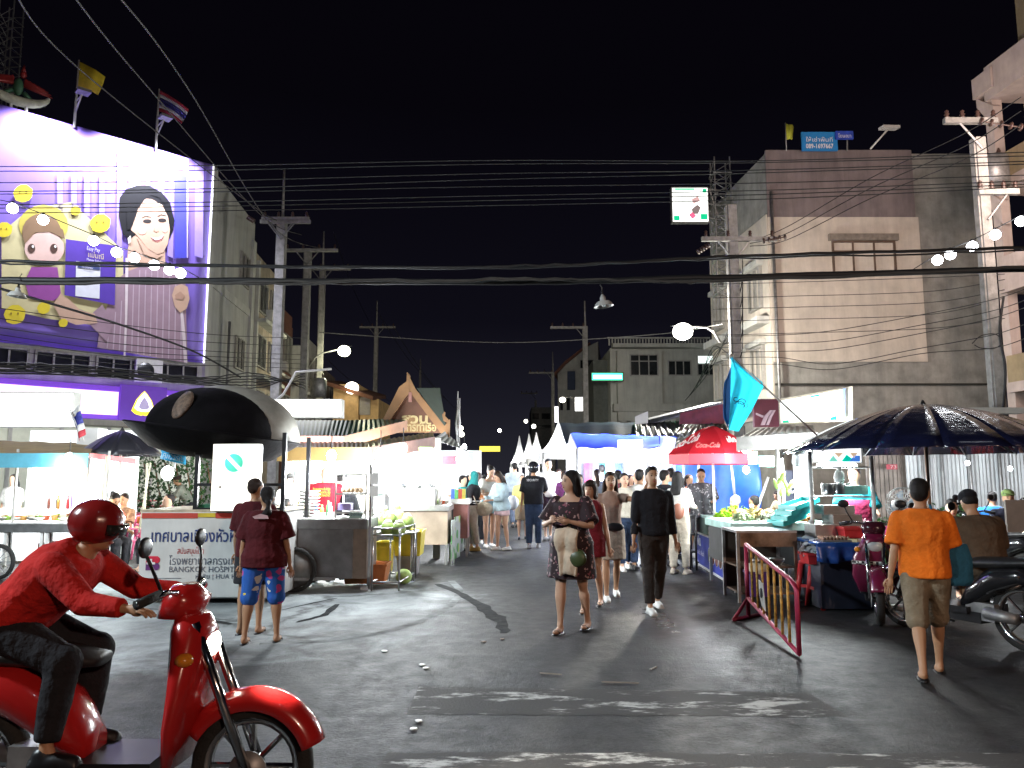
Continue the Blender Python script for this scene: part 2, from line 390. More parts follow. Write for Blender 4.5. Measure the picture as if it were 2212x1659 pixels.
# curved pale strip painting the lit edge of the light pool and a dark patched trench on the left
mb = MB()
lm = mat('pale light pool edge', (.17, .18, .18), .8, 0, .6, 3)
pts = [G(vx, vy) for vx, vy in ((20, 1345), (110, 1300), (260, 1278), (520, 1262))]
curve = [G(vx, vy) for vx, vy in ((560, 1392), (700, 1385), (820, 1368), (900, 1345), (965, 1315), (990, 1290), (992, 1272), (975, 1255))]
vs = []
for i, q in enumerate(curve):
    d = (curve[min(i+1, len(curve)-1)] - curve[max(i-1, 0)]).normalized(); n = Vector((-d.y, d.x, 0)) * .055
    vs += [(q.x - n.x, q.y - n.y, .0020), (q.x + n.x, q.y + n.y, .0020)]
mb.add(vs, [(2*i, 2*i+1, 2*i+3, 2*i+2) for i in range(len(curve)-1)])
tag(mb.build('light_pool_edge', lm), kind='structure')
mb = MB(); tr = mat('dark tar patch', (.03, .032, .033), .9, 0, .4, 9, .4, spec=.1)
def blobstrip(pl, wd):
    vs = []; pl = [G(*q) for q in pl]; out = []
    for i in range(len(pl)-1):
        for k in range(5): out.append(pl[i].lerp(pl[i+1], k/5))
    for i, q in enumerate(out):
        d = (out[min(i+1, len(out)-1)] - out[max(i-1, 0)]).normalized(); n = Vector((-d.y, d.x, 0)); ww = wd * math.sin(math.pi*(i+.6)/(len(out)+.3)) ** .4
        a = n * (ww * random.uniform(.5, 1.2)); b_ = n * (ww * random.uniform(.5, 1.2))
        vs += [(q.x - a.x, q.y - a.y, .0028), (q.x + b_.x, q.y + b_.y, .0028)]
    mb.add(vs, [(2*i, 2*i+1, 2*i+3, 2*i+2) for i in range(len(out)-1)])
blobstrip([(945, 1262), (1000, 1285), (1050, 1318), (1085, 1345), (1090, 1375)], .11)
blobstrip([(640, 1345), (700, 1330), (735, 1300)], .05)
blobstrip([(600, 1320), (680, 1302), (740, 1290)], .025)
blobstrip([(420, 1335), (520, 1352)], .05)
tag(mb.build('tar_patch', tr), kind='structure')
# ---------------------------------------------------------------- people
SKINS = {'a': mat('skin light', (.56, .34, .23), .55, 0, .05), 'b': mat('skin tan', (.42, .23, .13), .55, 0, .05), 'c': mat('skin brown', (.30, .15, .085), .55, 0, .05)}
HAIR = mat('black hair', (.010, .008, .008), .6, 0, .4, 30, .5, stretch=(3, 3, .3), spec=.25)
HAIRB = mat('dark brown hair', (.030, .015, .010), .6, 0, .4, 30, .5, stretch=(3, 3, .3), spec=.25)
EYE = mat('eye', (.01, .008, .008), .2, 0, 0); LIP = mat('lips', (.38, .08, .07), .5, 0, .05)
def cloth(name, col, var=.22): return mat('cloth ' + name, col, .9, 0, var, 4.2, 1.0, spec=.25)
def remesh(o, vox, sm=2):
    d = o.modifiers.new('remesh', 'REMESH'); d.mode = 'VOXEL'; d.voxel_size = vox; d.use_smooth_shade = True
    if sm:
        d = o.modifiers.new('smooth', 'SMOOTH'); d.factor = .5; d.iterations = sm
    return o
def person(label, x, y, H=1.62, rz=0.0, sex='f', skin='a', hair='long', hairm=None, top=None, bottom=None, shoes=None,
           legs=((4, 4), (-4, 4)), arms=((4, 5, 12, 2), (2, 5, 14, 2)), lean=0.0, hy=0.0, hp=0.0, z0=0.0, detail=1, build=1.0, group=None, spread=0.0):
    """faces -Y at rz=0; legs: (forward angle, knee bend); arms: (forward, outward, elbow bend, inward turn) in degrees, right side first"""
    u = H / 1.7; vox = {2: .015, 1: .021, 0: .034}[detail]
    t = thing('person', label, 'person', (x, y, z0), rz, group)
    sk = SKINS[skin]; bw = build
    hj = .93
    # legs
    LG = []
    for side, (a, kb) in zip((-1, 1), legs):
        hip = Vector((side*.088*bw, 0, hj)); ab = R(spread)
        a_ = R(a); b_ = R(a - kb)
        d1 = Vector((side*math.sin(ab), -math.sin(a_)*math.cos(ab), -math.cos(a_)*math.cos(ab))); d2 = Vector((side*math.sin(ab)*.6, -math.sin(b_), -math.cos(b_)))
        kn = hip + d1 * .43; an = kn + d2.normalized() * .41
        LG.append([hip, kn, an, b_])
    low = min(l[2].z for l in LG) - .085
    for l in LG:
        for k in range(3): l[k] = l[k] - Vector((0, 0, low))
    base = Vector((0, 0, hj - low))
    S = Matrix.Rotation(R(lean), 3, 'X')          # lean forward = towards -Y
    def U(px, py, pz): return base + S @ Vector((px, py, pz - hj))
    fem = sex == 'f'
    SHW = (.155 if fem else .185) * bw
    tor = [(.82, .10*bw, .085), (.88, .155*bw, .105), (.95, (.165 if fem else .158)*bw, .112*bw), (1.05, (.132 if fem else .15)*bw, .098*bw), (1.14, (.128 if fem else .155)*bw, .10*bw),
           (1.25, (.15 if fem else .175)*bw, .115*bw), (1.34, (.155 if fem else .185)*bw, .105*bw), (1.39, SHW*.90, .084), (1.42, SHW*.66, .072), (1.445, SHW*.42, .060), (1.46, .056, .052)]
    MS = S
    def torso(mb, lo, hi, inf, flare=0.0):
        rg = []
        zs = [q[0] for q in tor]
        def at(z):
            for i in range(len(tor)-1):
                if tor[i][0] <= z <= tor[i+1][0]:
                    f = (z - tor[i][0]) / (tor[i+1][0] - tor[i][0]); return (tor[i][1]*(1-f)+tor[i+1][1]*f, tor[i][2]*(1-f)+tor[i+1][2]*f)
            return tor[0][1:] if z < tor[0][0] else tor[-1][1:]
        lev = sorted(set([lo, hi] + [z for z in zs if lo < z < hi]))
        for z in lev:
            rx, ry = at(max(z, .88)); fl = flare * max(0, (1.15 - z) / .4)
            rg.append((U(0, 0, z), (rx + inf + fl), (ry + inf + fl), MS))
        mb.loft(rg, 14)
    # arms
    AR = []
    for side, (fa, oa, eb, iw) in zip((-1, 1), arms):
        sh = U(side*SHW*.98, 0, 1.368)
        a1 = R(fa); o1 = R(oa)
        d1 = S @ Vector((side*math.sin(o1), -math.sin(a1)*math.cos(o1), -math.cos(a1)*math.cos(o1)))
        a2 = R(fa + eb); o2 = R(oa - iw)
        d2 = S @ Vector((side*math.sin(o2), -math.sin(a2)*math.cos(o2), -math.cos(a2)*math.cos(o2)))
        el = sh + d1 * .285; wr = el + d2 * .245; AR.append([sh, el, wr, d2])
    HM = S @ Matrix.Rotation(R(hy), 3, 'Z') @ Matrix.Rotation(R(hp), 3, 'X')
    HC = U(0, -.01, 1.50)
    def Hd(px, py, pz): return HC + HM @ Vector((px, py, pz - 1.50))
    ub = u
    X = Matrix.Scale(u, 4)
    def nb():
        q = MB(); q.xf = X; return q
    # body
    b = nb(); torso(b, .87, 1.455, 0)
    b.loft([(U(0, 0, 1.40), .06, .06, MS), (U(0, -.008, 1.46), .052, .054, MS), (Hd(0, .005, 1.53), .05, .055, HM)], 10)
    b.loft([(Hd(0, -.035, 1.485), .028, .032, HM), (Hd(0, -.026, 1.50), .048, .056, HM), (Hd(0, -.012, 1.535), .062, .080, HM), (Hd(0, 0, 1.585), .071, .092, HM),
            (Hd(0, .004, 1.635), .073, .094, HM), (Hd(0, .006, 1.67), .060, .078, HM), (Hd(0, .006, 1.695), .030, .042, HM)], 14)
    if detail:
        b.loft([(Hd(0, -.088, 1.60), .008, .012, HM), (Hd(0, -.100, 1.575), .012, .016, HM), (Hd(0, -.104, 1.560), .017, .014, HM), (Hd(0, -.088, 1.552), .014, .012, HM)], 8)
        for s_ in (-1, 1): b.ell(Hd(s_*.073, .012, 1.575), (.012, .022, .032), 8, 6, HM)
    for side, (sh, el, wr, d2) in zip((-1, 1), AR):
        b.loft2 = None
        b.path([sh - (el-sh)*.05, sh.lerp(el, .35), el, el.lerp(wr, .35), wr], [.050*bw, .045*bw, .036, .037, .024], 10)
        b.ell(sh, (.052*bw,)*3, 10, 7)
        hm = wr + d2 * (.05 if detail == 2 else .075)
        q = d2.to_track_quat('Z', 'X').to_matrix()
        b.ell(hm, (.036, .020, .058 if detail == 2 else .085), 10, 7, q)
    for hip, kn, an, ba in LG:
        b.path([hip + Vector((0, 0, .03)), hip.lerp(kn, .25), hip.lerp(kn, .7), kn, kn.lerp(an, .3), kn.lerp(an, .75), an], [.082*bw, .084*bw, .062*bw, .052*bw, .056*bw, .036, .032], 10)
        f = Vector((0, -math.cos(ba*.3), 0)); b.loft([(an + Vector((0, .045, -.035)), .026, .030), (an + Vector((0, 0, -.02)), .036, .05), (an + Vector((0, -.02, .01)), .030, .03)], 8)
        b.ell(an + Vector((0, -.055, -.058)), (.040, .125, .030), 10, 7)
    remesh(b.build('body', sk, t, local=True), vox * u)
    if detail == 2:       # fingers: four of unequal length curled at the knuckle, and a thumb leaving the side of the palm
        for side, (sh, el, wr, d2) in zip((-1, 1), AR):
            h = nb(); z = d2.normalized(); xx = z.cross(Vector((0, -1, 0)) if abs(z.y) < .9 else Vector((0, 0, 1))).normalized(); yy = z.cross(xx)
            pc = wr + z * .085
            for k, L_ in enumerate((.062, .072, .068, .052)):
                o0 = pc + xx * ((k - 1.5) * .0175); m1 = o0 + z * (L_*.55) + yy * .006; m2 = o0 + z * (L_*.95) + yy * .022
                h.path([o0 - z*.01, o0, m1, m2], [.0088, .0088, .0080, .0062], 6)
            tb = wr + z * .035 + xx * -.028; h.path([tb + xx*.012, tb, tb + z*.032 - xx*.014 + yy*.008, tb + z*.055 - xx*.012 + yy*.018], [.011, .011, .0095, .0075], 6)
            h.build('fingers', sk, t, local=True)
    if detail:
        for s_ in (-1, 1):
            f = nb(); f.ell(Hd(s_*.030, -.083, 1.597), (.012, .007, .0065), 8, 6, HM); f.build('eye', EYE, t, local=True)
            f = nb(); f.boxc(Hd(s_*.031, -.087, 1.618), (.030, .006, .005), HM @ Matrix.Rotation(s_*.12, 3, 'Y')); f.build('eyebrow', HAIR, t, local=True)
        f = nb(); f.ell(Hd(0, -.090, 1.530), (.022, .008, .008), 10, 6, HM); f.build('mouth', LIP, t, local=True)
    # shoes
    sm = shoes
    if sm is not None:
        for hip, kn, an, ba in LG:
            s_ = nb()
            c = an + Vector((0, -.050, -.055))
            s_.ell(c + Vector((0, .0, .004)), (.048, .140, .040), 10, 7); s_.boxc(c + Vector((0, 0, -.020)), (.082, .25, .022)); s_.ell(an + Vector((0, .01, -.025)), (.042, .055, .045), 10, 7)
            remesh(s_.build('shoe', sm, t, local=True), .014*u if detail == 2 else vox*.8, 1)
    else:
        for hip, kn, an, ba in LG:
            s_ = nb(); c = an + Vector((0, -.055, -.083)); s_.loft([(c + Vector((0, 0, -.012)), .046, .135), (c + Vector((0, 0, .002)), .046, .135)], 14)
            s_.path([c + Vector((-.04, -.03, .01)), c + Vector((-.02, -.06, .038)), c + Vector((0, -.09, .042)), c + Vector((.02, -.06, .038)), c + Vector((.04, -.03, .01))], .007, 5)
            s_.build('sandal', BLACKP, t, local=True)
    # bottom: (material, kind, length fraction 0..2: 1 = knee, 2 = ankle)
    if bottom:
        bm, kind, ln = bottom; q = nb()
        if kind == 'skirt':
            hips = [l[0] for l in LG]; kn = (LG[0][1] + LG[1][1]) / 2; an = (LG[0][2] + LG[1][2]) / 2
            hc = (hips[0] + hips[1]) / 2; rg = []
            pts = [U(0, 0, 1.05), U(0, 0, .98), hc] + [hc.lerp(kn, f) for f in (.35, .7, 1) if f <= ln + .05]
            if ln <= 1: pts = [U(0, 0, 1.05), U(0, 0, .98), hc, hc.lerp(kn, ln*.5), hc.lerp(kn, ln)]
            else: pts += [kn.lerp(an, (ln-1)*.5), kn.lerp(an, ln-1)]
            for i, p in enumerate(pts): rg.append((p, (.145 + .02*min(i, 2))*bw + (.006*i if ln < 1 else 0), (.112 + .014*min(i, 2))*bw + .003*i))
            q.loft(rg, 16)
        else:
            torso(q, .845, 1.04, .014)
            for hip, kn, an, ba in LG:
                wide = .022 if kind == 'shorts' else .012
                w2 = .05 if kind == 'baggy' else 0.0
                if ln <= 1:
                    pts = [hip + Vector((0, 0, .05)), hip.lerp(kn, .2), hip.lerp(kn, ln*.6), hip.lerp(kn, ln)]; rr = [.092*bw+wide*.4, .092*bw+wide, (.080*bw+wide*1.6), (.072*bw+wide*1.9)]
                else:
                    e = kn.lerp(an, ln-1); pts = [hip + Vector((0, 0, .05)), hip.lerp(kn, .25), kn, kn.lerp(e, .5), e]; rr = [.092*bw+wide, .092*bw+wide, .064*bw+wide+w2*.6, .060*bw+wide+w2*.7, .050+wide+w2*.6]
                if ln <= 1: q.path(pts, rr, 12)
                else: q.path(pts[:3], rr[:3], 12); q.path([pts[2] + (pts[2] - pts[3])*.1] + pts[3:], [rr[2]] + rr[3:], 12)
                if ln > 1: q.ell(kn, (rr[2]*1.14,)*3, 10, 7)
        remesh(q.build({'skirt': 'skirt', 'shorts': 'shorts'}.get(kind, 'trousers'), bm, t, local=True), vox*u)
    # top: (material, sleeve 0/1/2/3, hem height, neck height, inflate, flare)
    if top:
        tm, slv, hem, nk, inf, fl = top; q = nb(); torso(q, hem, nk if nk < 1.40 else 1.453, inf + (.012 if hem < .9 else .004), fl)
        for sh, el, wr, d2 in AR:
            if slv > 0:
                q.ell(sh, ((.054*bw + inf*.45),)*3, 10, 7)
                if slv <= 1: e = sh.lerp(el, slv*.85); q.path([sh, sh.lerp(e, .5), e], [.058*bw+inf*.5, .056*bw+inf*.8, .056*bw+inf*1.1], 10)
                else:
                    e = el.lerp(wr, min(1, slv-1)); q.path([sh, sh.lerp(el, .5), el, el.lerp(e, .5), e], [.056*bw+inf*.5, .052*bw+inf*.5, .046*bw+inf*.4, .042+inf*.3, .034+inf*.4], 10)
        remesh(q.build('dress' if hem < .75 else 'shirt', tm, t, local=True), vox*u)
    hmn = hairm or HAIR
    q = nb()
    if hair == 'short':
        q.ell(Hd(0, .020, 1.640), (.083, .096, .082), 14, 9, HM); q.ell(Hd(0, .050, 1.595), (.076, .066, .085), 12, 8, HM); q.ell(Hd(0, -.03, 1.69), (.06, .055, .028), 10, 7, HM)
    elif hair == 'crop':
        q.ell(Hd(0, .022, 1.640), (.079, .089, .074), 14, 9, HM); q.ell(Hd(0, .045, 1.60), (.073, .062, .07), 12, 8, HM)
    elif hair in ('long', 'verylong'):
        q.ell(Hd(0, .018, 1.638), (.085, .098, .084), 14, 9, HM)
        L_ = 1.30 if hair == 'long' else 1.02
        q.loft([(Hd(0, .06, 1.66), .070, .050, HM), (Hd(0, .062, 1.58), .088, .058, HM), (Hd(0, .085, 1.46), .098, .050, HM), (U(0, .115, 1.36), .105, .045, MS), (U(0, .120, (1.36+L_)/2), .10, .040, MS), (U(0, .115, L_), .055, .022, MS)], 14)
        for s_ in (-1, 1): q.path([Hd(s_*.062, -.015, 1.66), Hd(s_*.082, .0, 1.59), Hd(s_*.085, .012, 1.50), U(s_*.092, .02, 1.40), U(s_*.098, -.01, max(L_, 1.24))], [.026, .025, .026, .030, .014], 8)
    elif hair == 'bob':
        q.ell(Hd(0, .018, 1.638), (.088, .100, .085), 14, 9, HM); q.loft([(Hd(0, .045, 1.65), .085, .07, HM), (Hd(0, .045, 1.56), .098, .075, HM), (Hd(0, .045, 1.48), .092, .066, HM), (Hd(0, .05, 1.455), .07, .045, HM)], 14)
        q.ell(Hd(0, -.075, 1.655), (.060, .024, .032), 10, 6, HM)
        for s_ in (-1, 1): q.path([Hd(s_*.066, -.035, 1.66), Hd(s_*.083, -.025, 1.59), Hd(s_*.080, -.02, 1.49)], [.026, .028, .014], 8)
    elif hair in ('pony', 'bun', 'ponylow'):
        q.ell(Hd(0, .020, 1.638), (.083, .097, .082), 14, 9, HM); q.ell(Hd(0, .055, 1.60), (.070, .060, .080), 12, 8, HM)
        if hair == 'bun': q.ell(Hd(0, .115, 1.66), (.045, .045, .045), 10, 7, HM)
        else:
            z_ = 1.63 if hair == 'pony' else 1.56
            q.path([Hd(0, .09, z_), Hd(0, .14, z_-.02), Hd(0, .155, z_-.12), U(0, .12, 1.36), U(0, .10, 1.28)], [.03, .038, .05, .05, .012], 10)
    if hair == 'helmet':
        q = nb(); q.ell(Hd(0, .01, 1.625), (.125, .145, .125), 16, 10, HM); remesh(q.build('helmet', hairm or mat('helmet shell', (.02, .02, .025), .15, 0, .1, coat=.6), t, local=True), vox*.9*u)
        q = nb(); q.loft([(Hd(0, -.105, 1.575), .09, .035, HM), (Hd(0, -.108, 1.63), .095, .04, HM)], 14); q.build('visor', mat('smoked visor', (.02, .02, .02), .08, 0, 0), t, local=True)
    elif hair == 'hijab':
        q.ell(Hd(0, .022, 1.620), (.093, .100, .10), 14, 9, HM); q.loft([(Hd(0, .03, 1.60), .092, .085, HM), (Hd(0, .015, 1.50), .092, .095, HM), (U(0, -.005, 1.43), .14, .115, MS), (U(0, -.01, 1.34), .165, .135, MS), (U(0, -.02, 1.24), .10, .13, MS)], 14)
        remesh(q.build('headscarf', hmn, t, local=True), vox*u)
    elif hair == 'cap':
        q.ell(Hd(0, .025, 1.60), (.080, .082, .07), 12, 8, HM); remesh(q.build('hair', HAIR, t, local=True), vox*u, 1)
        q = nb(); q.ell(Hd(0, .008, 1.655), (.087, .105, .072), 14, 9, HM); q.boxc(Hd(0, -.125, 1.650), (.13, .09, .010), HM); remesh(q.build('cap', hairm or mat('cap cloth', (.02, .02, .022), .8), t, local=True), .012*u, 1)
    elif hair != 'none':
        remesh(q.build('hair', hmn, t, local=True), vox*.9*u, 2)
    t['_'] = 0; del t['_']
    PINFO[t.name] = dict(AR=[[q*u for q in a[:3]] for a in AR], U=lambda a, b_, c: U(a, b_, c)*u, u=u, HC=HC*u)
    return t
PINFO = {}
def at_feet(vx, vy): g = G(vx, vy); return g.x, g.y
def height_of(y, vtop): return P(1106, vtop, y).z
# ---------------------------------------------------------------- buildings
GLASS = mat('dark window glass', (.02, .022, .025), .12, 0, .3, 3)
FRAMEM = mat('grey window frame', (.30, .29, .27), .6, 0, .15)
SHADE_G = mat('grey shaded wall', (.29, .285, .26), .9, 0, .22, 1.6, .2, stain=.30)  # its grey paints the shadow on the right part of the cream building
WHITEW = mat('off white wall', (.50, .50, .47), .85, 0, .12, 1.4, .1, stain=.30)
def wallbox(lo, hi, m, parent, name='wall', rz=0.0, c=None):
    mb = MB(); mb.box(lo, hi, rz, c); return mb.build(name, m, parent)
class Face:
    """a vertical wall face: origin at its left foot as one looks at it, u along the wall, outward normal n"""
    def __init__(s, o, u): s.o = Vector(o); s.u = Vector(u).normalized(); s.n = Vector((s.u.y, -s.u.x, 0))
    def p(s, a, z, out=0.0): q = s.o + s.u*a + s.n*out; return Vector((q.x, q.y, z))
    def slab(s, mb, a0, a1, z0, z1, out0, out1):
        vs = [s.p(a0,z0,out0), s.p(a1,z0,out0), s.p(a1,z0,out1), s.p(a0,z0,out1), s.p(a0,z1,out0), s.p(a1,z1,out0), s.p(a1,z1,out1), s.p(a0,z1,out1)]
        return mb.add(vs, [(0,1,2,3),(7,6,5,4),(0,4,5,1),(1,5,6,2),(2,6,7,3),(3,7,4,0)])
def window(F, parent, a0, a1, z0, z1, cols=2, transom=None, fm=None, gm=None, hood=None, grille=0, depth=.10):
    fm = fm or FRAMEM; gm = gm or GLASS
    t = .07; mb = MB()
    F.slab(mb, a0, a1, z0, z0+t, -.02, depth); F.slab(mb, a0, a1, z1-t, z1, -.02, depth); F.slab(mb, a0, a0+t, z0+t, z1-t, -.02, depth); F.slab(mb, a1-t, a1, z0+t, z1-t, -.02, depth)
    for k in range(1, cols):
        c = a0 + (a1-a0)*k/cols; F.slab(mb, c-.03, c+.03, z0+t, z1-t, -.02, depth*.8)
    if transom: F.slab(mb, a0+t, a1-t, transom-.03, transom+.03, -.02, depth*.7)
    w = mb.build('window', fm, parent)
    zs = [z0+t, z1-t] if not transom else [z0+t, transom, z1-t]
    for k in range(cols):
        for j in range(len(zs)-1):
            mb = MB(); ca = a0 + (a1-a0)*k/cols + .035; cb = a0 + (a1-a0)*(k+1)/cols - .035; F.slab(mb, ca, cb, zs[j]+.01, zs[j+1]-.01, .003, .025); mb.build('pane', gm, w)
    if grille:
        mb = MB()
        for k in range(grille): c = a0 + (a1-a0)*(k+.5)/grille; F.slab(mb, c-.012, c+.012, z0, z1, depth*.9, depth*.9+.02)
        mb.build('grille', fm, w)
    if hood:
        mb = MB(); F.slab(mb, a0-.15, a1+.15, z1+.01, z1+.22, -.02, hood); mb.build('window_hood', WHITEW, parent)
    return w
# ---- bank building with the banner, left corner
LC = P(441, 700, 29.6); LC.z = 0                                     # corner between chamfer and street wall
ch = Vector((math.sin(R(45.8)), math.cos(R(45.8)), 0))                # chamfer runs towards the corner
CH0 = LC - ch*12.5
FB = Face(CH0, ch)                                                    # looking at it: left end -> corner
L0 = 12.5
bank = thing('bank_building', 'large grey white corner building carrying the violet banner and lit fascia', 'building', (CH0.x, CH0.y, 0))
BW = mat('pale grey paint', (.44, .44, .42), .85, 0, .08, 1.0, .1, stain=.30)
s1 = LC + SD*7.0
mb = MB(); inn = Vector((-14, 14, 0))
pts = [CH0, LC, s1, s1 + Vector((-12, 0, 0)), CH0 + Vector((-9, 9, 0))]
mb.prism([(p.x, p.y, 0) for p in pts], (0, 0, 13.95)); mb.build('wall', BW, bank)
FS = Face(LC, SD)
for q in ((0, .45, 14.0), (6.5, 7.0, 13.0)): mb = MB(); FS.slab(mb, q[0], q[1], 0, q[2], -.1, .12); mb.build('pilaster', WHITEW, bank)
for z in (4.6, 9.2): mb = MB(); FS.slab(mb, .46, 6.49, z, z+.35, -.05, .06); mb.build('floor_band', WHITEW, bank)
for (a0, z0) in ((4.3, 6.4), (4.6, 10.4)):
    window(FS, bank, a0, a0+1.5, z0, z0+1.5, 2, grille=5)
# drain pipe
mb = MB(); mb.tube(FS.p(2.8, 0, .18), FS.p(2.8, 8.2, .18), .06); mb.build('drain_pipe', DULL, bank)
# window row under the banner
zt = P(0, 752, 24.9).z
for k in range(5):
    a0 = 3.0 + k*1.9; window(FB, bank, a0, a0+1.75, 5.05, 5.85, 3, fm=DULL)
mb = MB(); FB.slab(mb, 10.0, 10.9, 5.0, 5.85, 0, .35); mb.build('air_conditioner', ALU, bank)
mb = MB(); mb.lathe(FB.p(10.3, 5.42, .36), [(.30, 0), (.30, .02), (.05, .03)], 14, axis=FB.n); mb.build('air_conditioner_fan', BLACKP, bank)
# lit fascia band in violet and white, panel with the leaf emblem
VIO = mat('violet sign film', (.13, .03, .42), .4, 0, .08, emis=.55, ecol=(.22, .06, .75))
LIL = glow('lit lilac fascia', (.93, .66, 1.0), 1.15)
mb = MB(); FB.slab(mb, -1, 12.9, 3.55, 4.72, .05, .75); fas = mb.build('fascia', VIO, bank)
mb = MB(); FB.slab(mb, -1, 9.30, 3.70, 4.52, .752, .78); mb.build('lit_panel', LIL, fas)
mb = MB(); FB.slab(mb, 10.95, 12.80, 3.70, 4.52, .752, .78); mb.build('lit_panel', LIL, fas)
mb = MB(); FB.slab(mb, 9.34, 10.92, 3.48, 4.80, .752, .86); mb.build('emblem_panel', mat('deep violet panel', (.10, .025, .36), .4, 0, .05, emis=.35, ecol=(.18, .05, .6)), fas)
def shape(F, pts, a, z, s, out, m, name, parent, th=.02):
    mb = MB(); q = [F.p(a + x*s, z + y*s, out) for x, y in pts]; mb.prism(q, F.n*th); return mb.build(name, m, parent)
leaf = [(-.42, -.62), (-.62, -.45), (-.40, .15), (-.15, .50), (0, .66), (.15, .50), (.40, .15), (.62, -.45), (.42, -.62), (.10, -.70), (0, -.66), (-.10, -.70)]
shape(FB, leaf, 10.13, 4.18, .66, .863, glow('yellow emblem', (1, .82, .05), 1.0), 'emblem', fas)
inner = [(x*.78, y*.78 + .03) for x, y in leaf]; shape(FB, inner, 10.13, 4.20, .66, .885, glow('white emblem', (1, .95, 1.0), 1.5), 'emblem', fas)
shape(FB, [(x*.45, y*.5 - .02) for x, y in leaf], 10.13, 4.18, .66, .907, mat('lilac emblem', (.42, .36, .66), .5, emis=.5, ecol=(.6, .52, .75)), 'emblem', fas)
# ground floor of the bank: bright shop front with mullions
mb = MB(); FB.slab(mb, 0, 12.4, .3, 3.3, .02, .06); mb.build('shop_front', mat('lit shop glass', (.5, .52, .45), .3, 0, .3, .8, emis=.35, ecol=(.8, .85, .7)), bank)
mb = MB()
for k in range(9): FB.slab(mb, .2+k*1.5, .32+k*1.5, 0, 3.45, .062, .12)
mb.build('mullion', ALU, bank)
mb = MB(); FB.slab(mb, 0, 12.6, 3.3, 3.5, .0, 1.2); mb.build('canopy', WHITEW, bank)

# ---- the banner with its print
bb = thing('advertising_banner', 'huge violet advertising banner with smiling black haired woman on the corner building', 'banner', (CH0.x, CH0.y, 0))
Lb = .18; ZB0, ZB1 = 5.95, 14.0; AR_ = 12.45
mb = MB()
def bf(i, j):
    a = 0.2 + (AR_ - .2)*i; z = ZB0 + (ZB1 - ZB0)*j
    return FB.p(a, z, Lb + .02*math.sin(a*3)*math.sin(z*1.3))
mb.grid(bf, 24, 14)
vio = mat('violet banner print', (.20, .13, .52), .42, 0, .14, .35, stretch=(1, 1, .25))
mb.build('banner_sheet', vio, bb, solid=.01)
def px2wall(vx, vy, F=FB):
    """where the sight line of a picture point meets the wall"""
    d = P(vx, vy, 10.0) - Vector((0, 0, CAM_H)); den = d.dot(F.n); t = (F.o - Vector((0, 0, CAM_H))).dot(F.n) / den
    q = Vector((0, 0, CAM_H)) + d*t; return (q - F.o).dot(F.u), q.z
def prt(name, pts, m, lay, F=FB, par=None):
    q = []
    for vx, vy in pts:
        a, z = px2wall(vx, vy, F); z = min(z, 13.96); q.append(F.p(a, z, Lb + .045 + .006*lay))
    mb = MB(); mb.poly(q); o = mb.build(name, m, par or bb); return o
def ellpts(cx, cy, rx, ry, n=20, rot=0):
    return [(cx + rx*math.cos(t)*math.cos(rot) - ry*math.sin(t)*math.sin(rot), cy + rx*math.cos(t)*math.sin(rot) + ry*math.sin(t)*math.cos(rot)) for t in [2*math.pi*i/n for i in range(n)]]
pm = lambda n, c, r=.5: mat('print ' + n, c, r, 0, .06, 3)
for k, (x0, x1) in enumerate(((250, 262), (276, 300), (312, 322), (338, 352), (360, 372), (392, 404), (418, 436))):   # curtain folds
    prt('curtain_fold', [(x0, 213+.295*x0), (x1, 213+.295*x1), (x1-3, 560), (x0-3, 555)], pm('pale curtain %d' % (k % 2), (.40, .34, .72) if k % 2 else (.30, .22, .62)), 0)
for x0 in (120, 150, 178, 210): prt('curtain_fold', [(x0, 380), (x0+12, 382), (x0+12, 470), (x0, 470)], pm('pale curtain 0', (.30, .22, .62)), 0)
prt('gold_haze', [(0, 505), (60, 455), (150, 440), (215, 500), (262, 545), (262, 700), (160, 668), (0, 650)], pm('pale gold', (.52, .47, .25)), 0)
prt('gold_haze', [(0, 640), (120, 660), (205, 690), (205, 706), (95, 690), (0, 668)], pm('pale gold', (.52, .47, .25)), 1)
prt('violet_cloth', [(372, 385), (384, 378), (398, 384), (398, 560), (372, 560)], pm('deep blue', (.05, .05, .42)), 1)
# woman: hair, neck, face, blouse
prt('hair', [(252, 470), (254, 430), (268, 412), (292, 404), (318, 404), (342, 418), (356, 440), (367, 470), (369, 500), (360, 520), (350, 500), (300, 500), (276, 520), (262, 510), (256, 490)], pm('black hair', (.012, .012, .014), .35), 2)
prt('neck', [(276, 498), (352, 545), (352, 585), (368, 600), (268, 600), (270, 560)], pm('portrait skin', (.50, .33, .235)), 1)
prt('face', [(286, 452), (300, 432), (322, 434), (345, 446), (358, 472), (362, 500), (358, 528), (348, 548), (334, 552), (314, 540), (292, 512), (278, 500), (276, 480)], pm('portrait skin', (.50, .33, .235)), 3)
prt('hair', [(318, 426), (306, 436), (294, 454), (286, 478), (278, 498), (270, 500), (268, 460), (286, 432)], pm('black hair', (.012, .012, .014), .35), 4)
prt('hair', [(318, 424), (338, 430), (352, 446), (360, 474), (366, 500), (372, 480), (362, 440), (342, 416)], pm('black hair', (.012, .012, .014), .35), 4)
prt('cheek', ellpts(302, 503, 9, 7), pm('blush', (.62, .34, .27)), 4); prt('cheek', ellpts(351, 499, 6, 7), pm('blush', (.62, .34, .27)), 4)
prt('neck_line', [(290, 512), (316, 543), (336, 554), (350, 549), (334, 562), (306, 552)], pm('neck tone', (.48, .31, .22)), 4)
for cx, cy in ((313, 481), (345, 479)): prt('eye', ellpts(cx, cy, 9, 4.2), pm('dark line', (.02, .015, .015)), 4)
